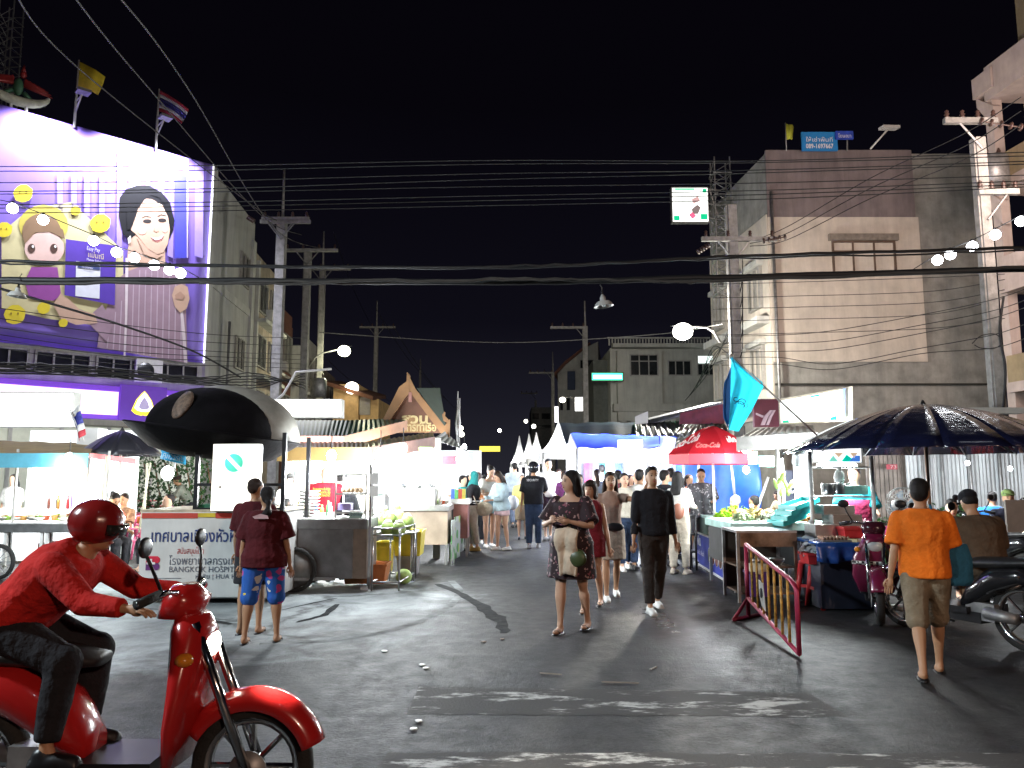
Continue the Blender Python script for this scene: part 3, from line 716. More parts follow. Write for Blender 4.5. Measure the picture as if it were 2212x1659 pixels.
for cx, cy in ((312, 471), (345, 468)): prt('eyebrow', [(cx-10, cy+2), (cx-2, cy-2), (cx+9, cy+1), (cx+9, cy+2.6), (cx-2, cy), (cx-10, cy+4)], pm('dark line', (.02, .015, .015)), 4)
prt('mouth', [(320, 515), (334, 518), (349, 510), (345, 521), (334, 526), (325, 522)], pm('red lips', (.46, .16, .15)), 4)
prt('teeth', [(321, 515), (334, 518), (349, 510), (344, 518), (334, 522), (326, 520)], pm('white teeth', (.75, .75, .72)), 5)
prt('nose_line', [(330, 492), (326, 502), (332, 505), (338, 503), (338, 501), (332, 503), (329, 501)], pm('skin line', (.40, .24, .17)), 4)
prt('earring', [(271, 518), (277, 512), (278, 525), (272, 530)], pm('pearl', (.75, .72, .62)), 5)
prt('blouse', [(268, 590), (300, 578), (352, 572), (395, 600), (400, 786), (205, 752), (212, 706), (236, 640), (250, 606)], pm('mauve blouse', (.30, .20, .25)), 2)
for k in range(13):
    x = 226 + k*13.2; prt('blouse_stripe', [(x+5-(k*.2), max(586, 700-(k*24))), (x+7-(k*.2), max(586, 700-(k*24))), (x+2, 754+k*2.3), (x-.5, 754+k*2.3)], pm('pale stripe', (.46, .36, .42)), 3)
prt('strap', [(266, 560), (273, 560), (270, 690), (266, 772), (262, 770), (265, 690)], pm('white strap', (.62, .54, .56)), 4)
prt('strap', [(382, 655), (388, 655), (395, 725), (399, 786), (392, 785), (388, 725)], pm('white strap', (.62, .54, .56)), 4)
prt('hand', [(366, 640), (372, 622), (385, 616), (400, 622), (404, 648), (398, 668), (384, 678), (372, 664)], pm('portrait skin', (.50, .33, .235)), 5)
prt('finger', [(372, 640), (384, 632), (394, 642), (388, 650), (374, 648)], pm('skin line', (.40, .24, .17)), 6)
prt('hand', [(110, 660), (122, 644), (128, 634), (134, 644), (146, 650), (168, 672), (200, 680), (206, 700), (160, 704), (128, 692)], pm('portrait skin', (.50, .33, .235)), 5)
prt('sleeve', [(196, 678), (216, 660), (240, 700), (226, 740), (190, 704)], pm('mauve blouse', (.30, .20, .25)), 4)
# plain doll-like figure beside her
prt('figure_hair', ellpts(90, 490, 53, 44), pm('straw', (.45, .38, .06)), 2)
prt('figure_hair', ellpts(86, 505, 42, 40), pm('light brown', (.20, .12, .06)), 3)
prt('figure_face', ellpts(92, 540, 43, 36), pm('doll skin', (.60, .42, .36)), 4)
prt('figure_fringe', [(44, 512), (60, 486), (100, 478), (132, 500), (136, 520), (104, 504), (72, 506), (50, 530)], pm('light brown', (.20, .12, .06)), 5)
for cx in (64, 112): prt('figure_eye', ellpts(cx, 540, 8, 10), pm('brown eye', (.06, .025, .015)), 5); prt('figure_eye_light', ellpts(cx+3, 536, 2.6, 3.2, 10), pm('white teeth', (.75, .75, .72)), 6)
prt('figure_mouth', ellpts(90, 568, 9, 2.5), pm('pink', (.5, .16, .2)), 5)
prt('figure_dress', [(64, 580), (120, 580), (128, 640), (112, 652), (60, 648), (50, 610)], pm('plum', (.24, .05, .25)), 3)
# coins
for i, (cx, cy, r_) in enumerate(((46, 422, 21), (159, 459, 11), (212, 486, 22), (5, 500, 18), (28, 682, 23), (90, 668, 14), (132, 700, 10))):
    prt('coin', [(cx + r_*1.05*math.cos(t + (.12 if k % 2 else 0)) * (1 if k % 2 else .93), cy + r_*.92*math.sin(t)) for k, t in enumerate([2*math.pi*q/14 for q in range(14)])], pm('yellow coin', (.62, .50, .02)), 6)
    if r_ > 15:
        for dx in (-.35, .3): prt('coin_eye', ellpts(cx + dx*r_, cy - .1*r_, r_*.09, r_*.12, 8), pm('coin line', (.22, .15, .01)), 7)
# violet card with the payment words and the white slip (its square code left out)
prt('card', [(138, 520), (246, 534), (243, 662), (135, 640)], pm('card violet', (.075, .03, .33)), 5)
prt('slip', [(160, 567), (212, 574), (210, 648), (158, 642)], pm('slip white', (.62, .64, .70)), 6)
prt('slip_head', [(163, 570), (211, 576), (211, 587), (163, 581)], pm('slip blue', (.03, .05, .16)), 7)
a0, z0 = px2wall(182, 543); M = frame(FB.p(a0, z0, Lb + .10), FB.u, (0, 0, 1)); TW = pm('white letters', (.72, .70, .85)); TG = pm('gold letters', (.60, .50, .22))
text('Easy Pay', .20, TW, Matrix.Translation(-Vector(bb.location)) @ frame(FB.p(a0, z0, Lb + .10), FB.u, (0, 0, 1)), bb, width=.42)
a1, z1 = px2wall(184, 556); text('แม่มณี', .26, TG, Matrix.Translation(-Vector(bb.location)) @ frame(FB.p(a1, z1 - .03, Lb + .10), FB.u, (0, 0, 1)), bb, width=.50)
a2, z2 = px2wall(182, 562); text('Money Solution', .13, TW, Matrix.Translation(-Vector(bb.location)) @ frame(FB.p(a2, z2 - .06, Lb + .10), FB.u, (0, 0, 1)), bb, width=.56)
a3, z3 = px2wall(174, 583); text('THAI QR PAYMENT', .10, TW, Matrix.Translation(-Vector(bb.location)) @ frame(FB.p(a3 - .05, z3 + .02, Lb + .10), FB.u, (0, 0, 1)), bb, width=.38)
mb = MB(); FB.slab(mb, AR_, AR_ + .05, ZB0, ZB1, Lb - .02, Lb + .06); mb.build('edge_strip', glow('edge light', (.95, .95, 1), 1.3), bb)
# ---- flag poles with flood lights along the roof edge
def flagpole(vx, vtop, vbot, flag, label, a):
    base = FB.p(a, 13.9, .25); s = 1650 / base.y
    top = P(vx, vtop, base.y).z
    t = thing('flag_pole', label, 'flag pole', (base.x, base.y, base.z))
    mb = MB(); mb.tube((0, 0, 0), (0, 0, top - base.z), .045, .03); mb.build('pole', ALU, t, local=True)
    n = FB.n; mb = MB(); mb.tube((0, 0, .55), n*.75 + Vector((0, 0, 1.0)), .03); mb.tube((0, 0, .95), n*.7 + Vector((0, 0, 1.0)), .02); mb.build('bracket', ALU, t, local=True)
    mb = MB(); mb.boxc(n*.85 + Vector((0, 0, 1.02)), (.42, .42, .10), Matrix.Rotation(R(-44), 3, 'Z')); h = mb.build('flood_light', DULL, t, local=True)
    f = flag(top - base.z); f.parent = t
    return t, base + n*.85 + Vector((0, 0, .95))
YF = mat('yellow flag cloth', (.70, .55, .03), .8, 0, .15, 4, .2)
def flagmesh(stripes, w_, h_, droop, ztop):
    mb = MB(); n = 12; m_ = len(stripes)
    for k in range(m_):
        mb.m = k
        def fn(i, j, k=k):
            f = (k + j) / m_; x = w_*i*(1 - .22*i*f); z = -h_*f*(1 - .30*i) - droop*i**1.2; return Vector((x, .10*math.sin(i*7 + f*2)*i, ztop + z))
        mb.grid(fn, n, 2)
    return mb
def yflag(z): return flagmesh([YF], .95, 1.0, .55, z - .05).build('flag', [YF], local=True, solid=.01)
FR, FW, FBL = mat('flag red', (.35, .03, .05), .8), mat('flag white', (.5, .5, .52), .8), mat('flag blue', (.03, .03, .16), .8)
def tflag(z): o = flagmesh([FR, FW, FBL, FBL, FW, FR], 1.15, .85, .75, z - .05); return o.build('flag', [FR, FW, FBL, FBL, FW, FR], local=True, solid=.01)
ax, _ = px2wall(158, 249); bx, _ = px2wall(333, 296)
t1, l1 = flagpole(158, 130, 250, yflag, 'white pole with a yellow flag above the banner', ax)
t2, l2 = flagpole(336, 192, 298, tflag, 'white pole with a striped national flag above the banner right end', bx)
for k, a in enumerate((ax - .9, (ax+bx)/2 + .3, bx + .4)):
    q = FB.p(a, 14.5, 1.15)
    tgt = FB.p(a, 10.0, 0) - q
    light('SPOT', q, 4300, (.84, .86, 1), .12, rot=tgt.to_track_quat('-Z', 'Y').to_euler(), spot=R(125), blend=.8, name='flood_lamp_light')
q = FB.p(ax - 4.5, 14.6, 1.2); light('SPOT', q, 3000, (.84, .86, 1), .12, rot=(FB.p(ax-4.5, 10.0, 0) - q).to_track_quat('-Z', 'Y').to_euler(), spot=R(125), blend=.8, name='flood_lamp_light')
# ---- winged roof emblem on a white crescent
def emblem():
    a, z = px2wall(38, 205); c = FB.p(a, 14.35, .0)
    t = thing('roof_emblem', 'red winged bird figure with spread wings on a white crescent above the banner', 'emblem', (c.x, c.y, 14.35))
    ex = FB.u; sc = c.y / 1650
    def q(vx, vy, out=0): return ex * ((vx - 38)*sc*1.35) + Vector((0, 0, (203 - vy)*sc)) + FB.n*out
    mb = MB(); arc = [q(38 + 46*math.cos(th), 172 + 30*math.sin(th)) for th in [math.pi*(.02 + .96*k/12) for k in range(13)]]
    mb.path(arc, [.05 + .13*math.sin(math.pi*k/12) for k in range(13)], 8); mb.build('crescent', mat('cream enamel', (.60, .62, .50), .5), t, local=True)
    mb = MB()
    for x_ in (8, 30, 52): mb.tube(q(x_, 203+24), q(x_, 188), .05)
    mb.build('support', ALU, t, local=True)
    RE = mat('red enamel', (.25, .02, .02), .5, 0, .2, 6)
    mb = MB(); mb.ell(q(38, 168), (.16, .14, .32), 10, 8); mb.path([q(30, 178), q(20, 190)], .08, 6); mb.path([q(46, 178), q(56, 190)], .08, 6); mb.build('body', mat('green enamel', (.06, .16, .09), .5), t, local=True)
    mb = MB(); mb.ell(q(44, 136), (.10, .10, .14), 10, 8); mb.lathe(q(44, 129), [(.08, 0), (.05, .12), (.01, .26)], 8); mb.build('head', RE, t, local=True)
    for s_ in (-1, 1):
        mb = MB()
        for k in range(7):
            th = R(-12 + k*14); L_ = 44 - k*3; r0 = q(38 + s_*8, 160 - k*2); r1 = q(38 + s_*(8 + L_*math.cos(th)), 160 - L_*.55*math.sin(th) + 6)
            mb.path([r0, r0.lerp(r1, .6), r1], [.09, .07, .015], 5)
        mb.build('wing', RE, t, local=True)
    return t
emblem()
# lattice mast behind
def mast(x, y, z0, z1, w_, label):
    t = thing('lattice_mast', label, 'mast', (x, y, z0)); mb = MB(); H = z1 - z0
    for sx in (-1, 1):
        for sy in (-1, 1): mb.tube((sx*w_/2, sy*w_/2, 0), (sx*w_/2*.85, sy*w_/2*.85, H), .035, n=5)
    mb.build('leg', DULL, t, local=True); mb = MB(); k = 0; z = 0
    while z < H - .5:
        for (a, b_) in (((-1, -1), (1, -1)), ((1, -1), (1, 1)), ((1, 1), (-1, 1)), ((-1, 1), (-1, -1))):
            p = Vector((a[0]*w_/2, a[1]*w_/2, z)); q = Vector((b_[0]*w_/2, b_[1]*w_/2, z + .5)); mb.tube(p, q, .018, n=4); mb.tube(p, (b_[0]*w_/2, b_[1]*w_/2, z), .018, n=4)
        z += .5
    mb.build('lattice', DULL, t, local=True); return t
q = P(10, 200, 34); mast(q.x, 34, 13.0, 24, .8, 'tall grey lattice mast behind the red winged roof emblem')

# ---- shophouse row on the left beyond the bank
def row_house(i, t0, ln, h, m, label, fl=3, off=0.0):
    """terrace house on the left side, t0 metres beyond the bank corner"""
    o = LC + SD*t0 + SN*off; F = Face(o, SD)
    t = thing('shophouse', label, 'building', (o.x, o.y, 0))
    mb = MB(); a = o; b_ = o + SD*ln; mb.prism([(q.x, q.y, 0) for q in (a, b_, b_ - SN*9, a - SN*9)], (0, 0, h)); mb.build('wall', m, t)
    fh = (h - 3.6) / fl
    for k in range(fl):
        z = 3.9 + k*fh
        mb = MB(); F.slab(mb, .1, ln - .1, z - .30, z - .12, -.05, .55); mb.build('ledge', WHITEW, t)
        for j in range(2): window(F, t, .5 + j*ln/2, .5 + j*ln/2 + ln*.36, z + .35, z + fh*.72, 2, grille=6)
        if (i + k) % 2 == 0:
            mb = MB(); F.slab(mb, ln*.42, ln*.42 + .8, z + .2, z + .75, .02, .38); mb.build('air_conditioner', ALU, t)
    mb = MB(); F.slab(mb, .0, .22, 0, h + .3, -.05, .15); mb.build('pilaster', WHITEW, t)
    mb = MB(); F.slab(mb, 0, ln, h + .003, h + .7, -.25, -.05); mb.build('parapet', m, t)
    return t
TAN = mat('dirty tan wall', (.36, .30, .24), .9, 0, .2, 1.5, .1, stain=.45); BRN = mat('red brown wall', (.16, .07, .05), .9, 0, .2, 1.5)
row_house(0, 7.6, 5.0, 12.0, TAN, 'tan stained shophouse directly behind the nearest left utility pole', 3)
row_house(1, 12.7, 6.0, 11.0, BRN, 'dark red brown shophouse second behind the bank building', 2, -.4)
row_house(2, 19.2, 6.0, 10.0, WHITEW, 'off white shophouse behind the left street lamp', 2, .3)
row_house(3, 25.6, 8.0, 9.0, TAN, 'low tan shophouse furthest along the left row', 2, .2)
# small sodium lit house far left
def lit_house():
    Y = 50; t = thing('small_house', 'small cream house lit orange beside the far left utility pole', 'house', tuple(P(765, 1030, Y).xy) + (0,))
    M_ = mat('sodium lit plaster', (.50, .34, .16), .8, 0, .2, 2, emis=.03, ecol=(1, .62, .22))  # sodium light painted in: orange base and a faint wall glow
    mb = MB(); pbox(mb, 715, 775, 830, 1030, Y, 5); mb.build('wall', M_, t)
    mb = MB(); pbox(mb, 775, 818, 862, 1030, Y + .3, 5); mb.build('wall', M_, t)
    mb = MB(); a, b_ = P(700, 822, Y-1), P(806, 856, Y-1); mb.prism([a, b_, b_ - Vector((0, 0, .25)), a - Vector((0, 0, .25))], (0, 5, .6)); mb.build('roof', mat('rusty tin', (.12, .05, .03), .7), t)
    mb = MB(); pbox(mb, 776, 800, 858, 896, Y + .2, .08); mb.build('window', FRAMEM, t)
    mb = MB(); a = P(760, 838, Y - .6); mb.ell(a, (.45, .3, .40)); mb.build('lamp', glow('round lamp', (1, .93, .8), 9), t)
    light('POINT', a - Vector((0, .9, .3)), 45, (1, .72, .38), .3, t)
lit_house()

# ---- right: cream corner building with frontal blank wall
RC = P(1668, 700, 29.0); RC.z = 0
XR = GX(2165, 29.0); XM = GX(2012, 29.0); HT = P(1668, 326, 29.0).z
cb = thing('corner_building', 'cream cement corner building with brown top band and one wide window', 'building', (RC.x, 29.0, 0))
mb = MB(); s2 = RC + SD*6.6
mb.prism([(RC.x, 29, 0), (XR, 29, 0), (XR, 36, 0), (s2.x, s2.y, 0)], (0, 0, HT - .12)); mb.build('wall', SHADE_G, cb)
zb = P(1668, 470, 29.0).z; zc = P(1668, 782, 29.0).z
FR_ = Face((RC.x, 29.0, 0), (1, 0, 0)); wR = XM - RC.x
mb = MB(); FR_.slab(mb, -.02, wR, zb, HT, .0, .09); mb.build('painted_band', mat('brown violet paint', (.20, .165, .165), .9, 0, .12, 1.2, .1, stain=.35), cb)
mb = MB(); FR_.slab(mb, -.02, wR + .12, zc, zb - .003, .0, .07); mb.build('painted_wall', CREAM, cb)  # cream stops where the painted shadow begins
a0, z0_ = px2wall(1797, 583, FR_); a1, z1_ = px2wall(1930, 522, FR_)
BRW = mat('brown timber window', (.10, .065, .045), .5, 0, .3, 4)
window(FR_, cb, a0, a1, z0_ - .25, z1_, 3, transom=(z0_+z1_)/2 + .15, fm=BRW, gm=mat('brown tinted glass', (.07, .05, .04), .25), depth=.15)
mb = MB(); FR_.slab(mb, a0 - .12, a1 + .12, z1_ + .005, z1_ + .26, 0, .22); mb.build('window_hood', mat('grey beam', (.22, .19, .16), .9, stain=.3), cb)
zs_ = P(1668, 832, 29.0).z; mb = MB(); FR_.slab(mb, 0, XR - RC.x, zs_, zs_ + .06, 0, .12); mb.build('string_course', mat('black moss band', (.03, .03, .025), .9), cb)
FL_ = Face(RC + SD*6.6, -SD)
mb = MB(); FL_.slab(mb, 0, 6.6, 3.8, HT - 2.6, 0, .06); mb.build('painted_wall', mat('light cream paint', (.55, .49, .42), .85, 0, .1, 1.2, stain=.25), cb)
for z in (5.0, 8.2):
    mb = MB(); FL_.slab(mb, 0.2, 6.5, z - .75, z - .45, .07, .55); mb.build('ledge', WHITEW, cb)
    for a_ in (.6, 2.7, 4.8): window(FL_, cb, a_, a_ + 1.2, z, z + 1.7, 2, depth=.2, hood=.35, grille=5)
mb = MB(); mb.tube(FR_.p(.12, 0, .16), FR_.p(.12, zb+1, .16), .06); mb.build('drain_pipe', DULL, cb)
# roof railing, stair and signs
mb = MB()
for k in range(8):
    a_ = FL_.p(.4 + k*.85, 11.2 + k*.28, -.1); mb.tube(a_, a_ + Vector((0, 0, 1.2)), .025, n=5)
mb.tube(FL_.p(.4, 12.4, -.1), FL_.p(6.4, 14.4, -.1), .03, n=5); mb.tube(FL_.p(.4, 11.8, -.1), FL_.p(6.4, 13.8, -.1), .02, n=5); mb.build('roof_railing', DULL, cb)
def roof_sign():
    Y = 28.6; c = P(1788, 326, Y)
    t = thing('roof_sign', 'bright blue telephone number board on the cream corner building roof', 'sign', (c.x, Y, HT - .12))
    SB = mat('sign blue', (.02, .22, .55), .5, 0, .1, 3); WL = mat('white letters paint', (.75, .75, .78), .6, 0, .05)
    mb = MB(); pbox(mb, 1733, 1808, 285, 325, Y, .08); mb.build('board', SB, t)
    mb = MB(); pbox(mb, 1806, 1843, 283, 300, Y - .12, .08); mb.build('board', mat('sign deep blue', (.03, .07, .45), .5), t)
    mb = MB(); 
    for vx in (1740, 1800, 1830): a = P(vx, 326, Y + .1); mb.tube(a, P(vx, 286, Y + .1), .03, n=5)
    mb.build('post', DULL, t)
    O = Matrix.Translation(-Vector(t.location))
    text('ให้เช่าพื้นที่', .24, WL, O @ frame(P(1741, 306, Y - .01), (1, 0, 0), (0, 0, 1)), t, width=1.05)
    text('089-1697667', .26, WL, O @ frame(P(1741, 320, Y - .01), (1, 0, 0), (0, 0, 1)), t, width=1.08, bold=.006)
    text('โฆษณา', .2, WL, O @ frame(P(1811, 297, Y - .13), (1, 0, 0), (0, 0, 1)), t, width=.50)
roof_sign()
def small_flag(vx, vy0, vy1, Y, m, label, w_=.35):
    z0 = P(vx, vy1, Y).z; z1 = P(vx, vy0, Y).z; t = thing('small_flag', label, 'flag', (P(vx, vy1, Y).x, Y, z0))
    mb = MB(); mb.tube((0, 0, 0), (0, 0, z1 - z0), .02, n=6); mb.build('pole', DULL, t, local=True)
    o = flagmesh([m], w_, .7, .15, z1 - z0 - .02).build('flag', [m], t, local=True, solid=.01)
small_flag(1699, 265, 326, 28.6, mat('lime flag cloth', (.35, .38, .03), .8), 'small lime yellow flag at the left roof corner of the cream building')
mb = MB(); a, b_ = P(1880, 322, 28.7), P(1921, 276, 28.4); mb.tube(a, b_, .035); mb.boxc(b_, (.75, .3, .10), (0, -.08, .2)); tag(mb.build('roof_flood_light', ALU), 'angled flood light arm on the flat roof of the cream building', 'lamp')

# lit hoarding on the lattice tower
twr = P(1560, 500, 33); mast(twr.x, 33, 9.5, P(1560, 345, 33).z, .8, 'lattice tower holding the small lit hoarding over the right side')
def hoarding():
    Y = 32.4; c = P(1491, 478, Y); t = thing('lit_hoarding', 'small square lit hoarding with green border high over the street', 'sign', (c.x, Y, c.z))
    mb = MB(); pbox(mb, 1452, 1530, 404, 480, Y, .3); mb.build('box', DULL, t)
    mb = MB(); pbox(mb, 1454, 1528, 406, 478, Y - .02, .018); mb.build('lit_panel', glow('lit poster', (.95, 1, .97), 1.5), t)
    gm = glow('green print', (.0, .55, .25), .7)
    for i, bx in enumerate(((1458, 1500, 407, 410), (1456, 1468, 466, 476), (1514, 1528, 462, 474), (1518, 1526, 408, 416))):
        mb = MB(); pbox(mb, *bx, Y - .035, .013); mb.build('print_patch', gm, t)
    for pts, m_ in (([(1494, 430), (1508, 424), (1512, 434), (1498, 440)], glow('grey pink print', (.55, .35, .35), .8)),
                    ([(1494, 452), (1506, 442), (1514, 448), (1508, 462), (1497, 462)], glow('grey print', (.2, .16, .16), .7)),
                    ([(1488, 464), (1496, 458), (1504, 466), (1496, 473)], glow('rose print', (.85, .12, .25), .8))):
        mb = MB(); mb.prism([P(vx, vy, Y - .035) for vx, vy in pts], (0, .013, 0)); mb.build('print_patch', m_, t)
    mb = MB()
    for vy in (408, 440, 470): mb.tube(P(1530, vy, Y + .2), P(1556, vy + 4, Y + .4), .04, n=5)
    mb.tube(P(1532, 408, Y + .2), P(1552, 470, Y + .4), .03, n=5); mb.tube(P(1532, 470, Y + .2), P(1552, 410, Y + .4), .03, n=5); mb.build('bracket', DULL, t)
hoarding()

# ---- three-storey building further on the right and the gabled row beyond
def mid_building():
    Y = 48; t = thing('apartment_building', 'grey white three storey block with a triple window behind the market tarpaulins', 'building', tuple(P(1450, 1030, Y).xy) + (0,))
    W = mat('grey white paint', (.42, .42, .38), .85, 0, .1, 1, stain=.3); F = Face((GX(1322, Y), Y, 0), (1, 0, 0)); wd = GX(1680, Y) - GX(1322, Y)
    ht = P(1400, 752, Y).z
    mb = MB(); mb.box((F.o.x, Y, 0), (F.o.x + wd, Y + 9, ht)); mb.build('wall', W, t)
    a = lambda vx: GX(vx, Y) - F.o.x; z = lambda vy: P(1400, vy, Y).z
    mb = MB(); F.slab(mb, a(1335), a(1432), z(910), z(760), 0, .5); mb.build('bay', W, t)
    Fb = Face((GX(1322, Y), Y - .5, 0), (1, 0, 0))
    window(Fb, t, a(1362), a(1424), z(815), z(768), 3, transom=z(783), fm=FRAMEM, depth=.12)
    mb = MB(); F.slab(mb, a(1325), a(1560), z(754), z(746), 0, .8); mb.build('ledge', W, t); mb = MB(); F.slab(mb, a(1325), a(1560), z(880)-.3, z(874), 0, .7); mb.build('ledge', W, t)
    mb = MB(); F.slab(mb, a(1318), a(1545), z(730), z(727), -.3, -.2)
    for k in range(34): c = a(1320) + k*(a(1543)-a(1320))/33; F.slab(mb, c, c+.09, z(745), z(731), -.3, -.2)
    mb.build('balustrade', W, t)
    window(F, t, a(1448), a(1500), z(812), z(778), 3); window(F, t, a(1512), a(1552), z(812), z(768), 3, transom=z(786))
    mb = MB(); F.slab(mb, a(1515), a(1550), z(785), z(770), .11, .14); mb.build('lit_transom', glow('lit window', (.85, 1, .97), 1.6), t)
    for k in range(7):
        mb = MB(); F.slab(mb, a(1342) + k*.62, a(1342) + k*.62 + .34, z(912), z(880), .1, .35); mb.build('wall_fin', WHITEW, t)
    # dark recessed part left with green sign on it
    mb = MB(); mb.box((GX(1290, Y), Y + 1.5, 0), (F.o.x - .01, Y + 9, z(770))); mb.build('wall', mat('dark grey wall', (.10, .11, .10), .9), t)
mid_building()
def led_sign():
    Y = 46; c = P(1312, 823, Y); t = thing('led_sign', 'glowing green strip sign on the dark wall behind the white tents', 'sign', (c.x, Y, c.z))
    mb = MB(); pbox(mb, 1277, 1347, 804, 823, Y, .35); mb.build('case', BLACKP, t)
    mb = MB(); pbox(mb, 1279, 1345, 806, 821, Y - .03, .025); mb.build('lit_panel', glow('green leds', (.05, 1, .45), 2.2), t)
    mb = MB(); pbox(mb, 1282, 1343, 810, 818, Y - .05, .018); mb.build('lit_text_row', glow('mint leds', (.65, 1, .85), 2.5), t)
    light('AREA', P(1312, 813, Y - .4), 45, (.1, 1, .4), 2.5, t, rot=(R(-90), 0, 0))
led_sign()
def gabled_row():
    Y = 74; t = thing('gabled_house', 'cream gabled town house end on the right beyond the green sign', 'building', tuple(P(1250, 1030, Y).xy) + (0,))
    pts = [(1205, 1030), (1205, 800), (1216, 790), (1270, 748), (1292, 738), (1292, 1030)]
    mb = MB(); mb.prism([P(vx, vy, Y) for vx, vy in pts], (2, 14, 0)); mb.build('wall', WHITEW, t)
    mb = MB(); pts = [(1196, 806), (1220, 780), (1275, 738), (1275, 742), (1222, 786), (1198, 812)]; mb.prism([P(vx, vy, Y - .5) for vx, vy in pts], (2, 15, 0)); mb.build('roof', BRN, t)
    for bx in ((1254, 1284, 778, 795), (1224, 1231, 860, 886), (1210, 1216, 860, 886)): mb = MB(); pbox(mb, *bx, Y - .12, .1); mb.build('window', GLASS, t)
    mb = MB(); pbox(mb, 1226, 1242, 802, 842, Y - .4, .15); mb.build('hanging_sign', mat('slate blue', (.05, .07, .13), .7), t)
    Y2 = 95; t = thing('distant_block', 'pale distant block at the end of the right side of the street', 'building', tuple(P(1175, 1030, Y2).xy) + (0,))
    mb = MB(); pbox(mb, 1148, 1200, 880, 1030, Y2, 10); mb.build('wall', mat('dim wall', (.25, .24, .22), .9), t)
    for bx in ((1150, 1164, 893, 905), (1170, 1188, 893, 905), (1150, 1190, 918, 924)): mb = MB(); pbox(mb, *bx, Y2 - .12, .1); mb.build('window', GLASS, t)
gabled_row()
for (bx, Y, col, s, lb) in (((1243, 1271, 858, 887), 60, (1, 1, .97), 2.2, 'white square lit sign left of the yellow one on the right side'), ((1275, 1303, 859, 902), 58, (1, 1, .95), 2.6, 'tall white lit sign with yellow foot hanging on the right side'),
                           ((1197, 1206, 878, 912), 70, (.95, .93, 1), 2.2, 'slim lilac lit sign far on the right')):
    mb = MB(); pbox(mb, *bx, Y, .4); o = mb.build('lit_sign', glow('sign ' + lb[:12], col, s)); tag(o, lb, 'sign')
    if bx[0] == 1275: mb = MB(); pbox(mb, 1277, 1296, 903, 916, Y, .4); mb.build('yellow_foot', glow('yellow sign', (1, .8, .05), 1.2), o)
mb = MB(); pbox(mb, 1036, 1080, 964, 975, 62, .5); tag(mb.build('lit_sign', glow('long yellow sign', (1, .85, .1), 1.4)), 'long yellow lit sign over the far crowd', 'sign')

# ---- balcony building on the right edge
def balcony_building():
    c = P(2127, 168, 24); c.z = 0; o = c; F = Face(o, -SD)       # looking at it, street end left
    t = thing('balcony_building', 'ochre and pink apartment block with white balcony slabs at the right edge', 'building', (o.x, o.y, 0))
    OC = mat('ochre wall', (.28, .22, .13), .9, 0, .15, 1.5, stain=.35); PK = mat('pinkish plaster', (.42, .35, .32), .85, 0, .12, 1.5, stain=.2)
    mb = MB(); mb.prism([(q.x, q.y, 0) for q in (o + SN*1.3, o + SN*1.3 - SD*9, o + SN*9 - SD*9, o + SN*9)], (0, 0, 17.8)); mb.build('wall', OC, t)
    mb = MB(); F.slab(mb, 2.2, 9, 17.8, 20, -1.6, -.9); mb.build('roof_parapet', PK, t)
    for z in (4.4, 7.6, 10.9, 14.1):
        mb = MB(); F.slab(mb, 0, 9, z - .22, z + .10, -1.32, .05); mb.build('balcony_slab', PK, t)
        mb = MB(); F.slab(mb, .02, 9, z + .101, z + .95, -.10, .03); mb.build('balcony_wall', PK if z in (7.6, 14.1) else OC, t)
        window(Face(o + SN*1.3, -SD), t, 1.0, 2.6, z + .2, z + 2.2, 2); window(Face(o + SN*1.3, -SD), t, 3.6, 5.4, z + .2, z + 2.2, 2)
    mb = MB(); mb.boxc(o + SN*.22 + Vector((0, 0, 7.3)), (.34, .34, 14.6), (0, 0, SA)); mb.build('column', PK, t)
    mb = MB(); F.slab(mb, -.5, .4, 14.2, 14.9, -.5, .1); mb.build('column_cap', PK, t)
    for z in (13.6, 10.4):
        mb = MB(); mb.prism([F.p(.3, z, .02), F.p(-.45, z + .62, .02), F.p(-.45, z + .3, .02), F.p(.3, z - .8, .02)], -F.n*.3); mb.build('bracket', PK, t)
balcony_building()
# ---------------------------------------------------------------- utility poles, cables, lamps
INS = mat('brown insulator', (.06, .035, .03), .3, 0, .2)
def upole(label, vx, Y, vtop, arm=None, rod=None, r=.16, extra=None, lean=0.0):
    b = P(vx, 1030, Y); x = b.x; zt = P(vx, vtop, Y).z
    t = thing('utility_pole', label, 'utility pole', (x, Y, 0), 0, 'concrete utility poles along the street')
    mb = MB(); mb.boxc((0, 0, zt/2), (r*1.5, r*1.7, zt)); mb.boxc((-r*.9, 0, zt/2), (r*.25, r*1.2, zt*.999)); mb.build('pole', CONC, t, local=True)
    if rod: zr = P(vx, rod, Y).z; mb = MB(); mb.tube((0, 0, zt - .2), (-.02, 0, zr), .06, .045); mb.build('top_rod', CONC, t, local=True)
    for a in (arm or []):
        x0, x1, vy = a[:3]; dy = a[3] if len(a) > 3 else 0
        z = P(vx, vy, Y).z; a0 = GX(x0, Y) - x; a1 = GX(x1, Y) - x
        mb = MB(); mb.boxc(((a0+a1)/2, -.18, z), (abs(a1-a0), .13, .15)); 
        mb.build('crossarm', CONC, t, local=True)
        mb = MB()
        for s_ in (-.55, .55):
            if min(a0, a1) < s_*1.0 < max(a0, a1): mb.tube((s_, -.18, z - .06), (0, -.18, z - .75), .03, n=5)
        if mb.v: mb.build('brace', DULL, t, local=True)
        for k in range(4):
            mb = MB(); xx = a0 + (a1-a0)*(.06 + .88*k/3); mb.lathe((xx, -.18, z + .07), [(.03, 0), (.07, .03), (.04, .07), (.07, .11), (.04, .15), (.06, .19), (.02, .24)], 8); mb.build('insulator', INS, t, local=True)
    return t, x
pA, xA = upole('nearest left concrete pole with thick double crossarm and tall rod', 590, 31, 478, [(543, 655, 482), (546, 652, 476)], 365, .21)
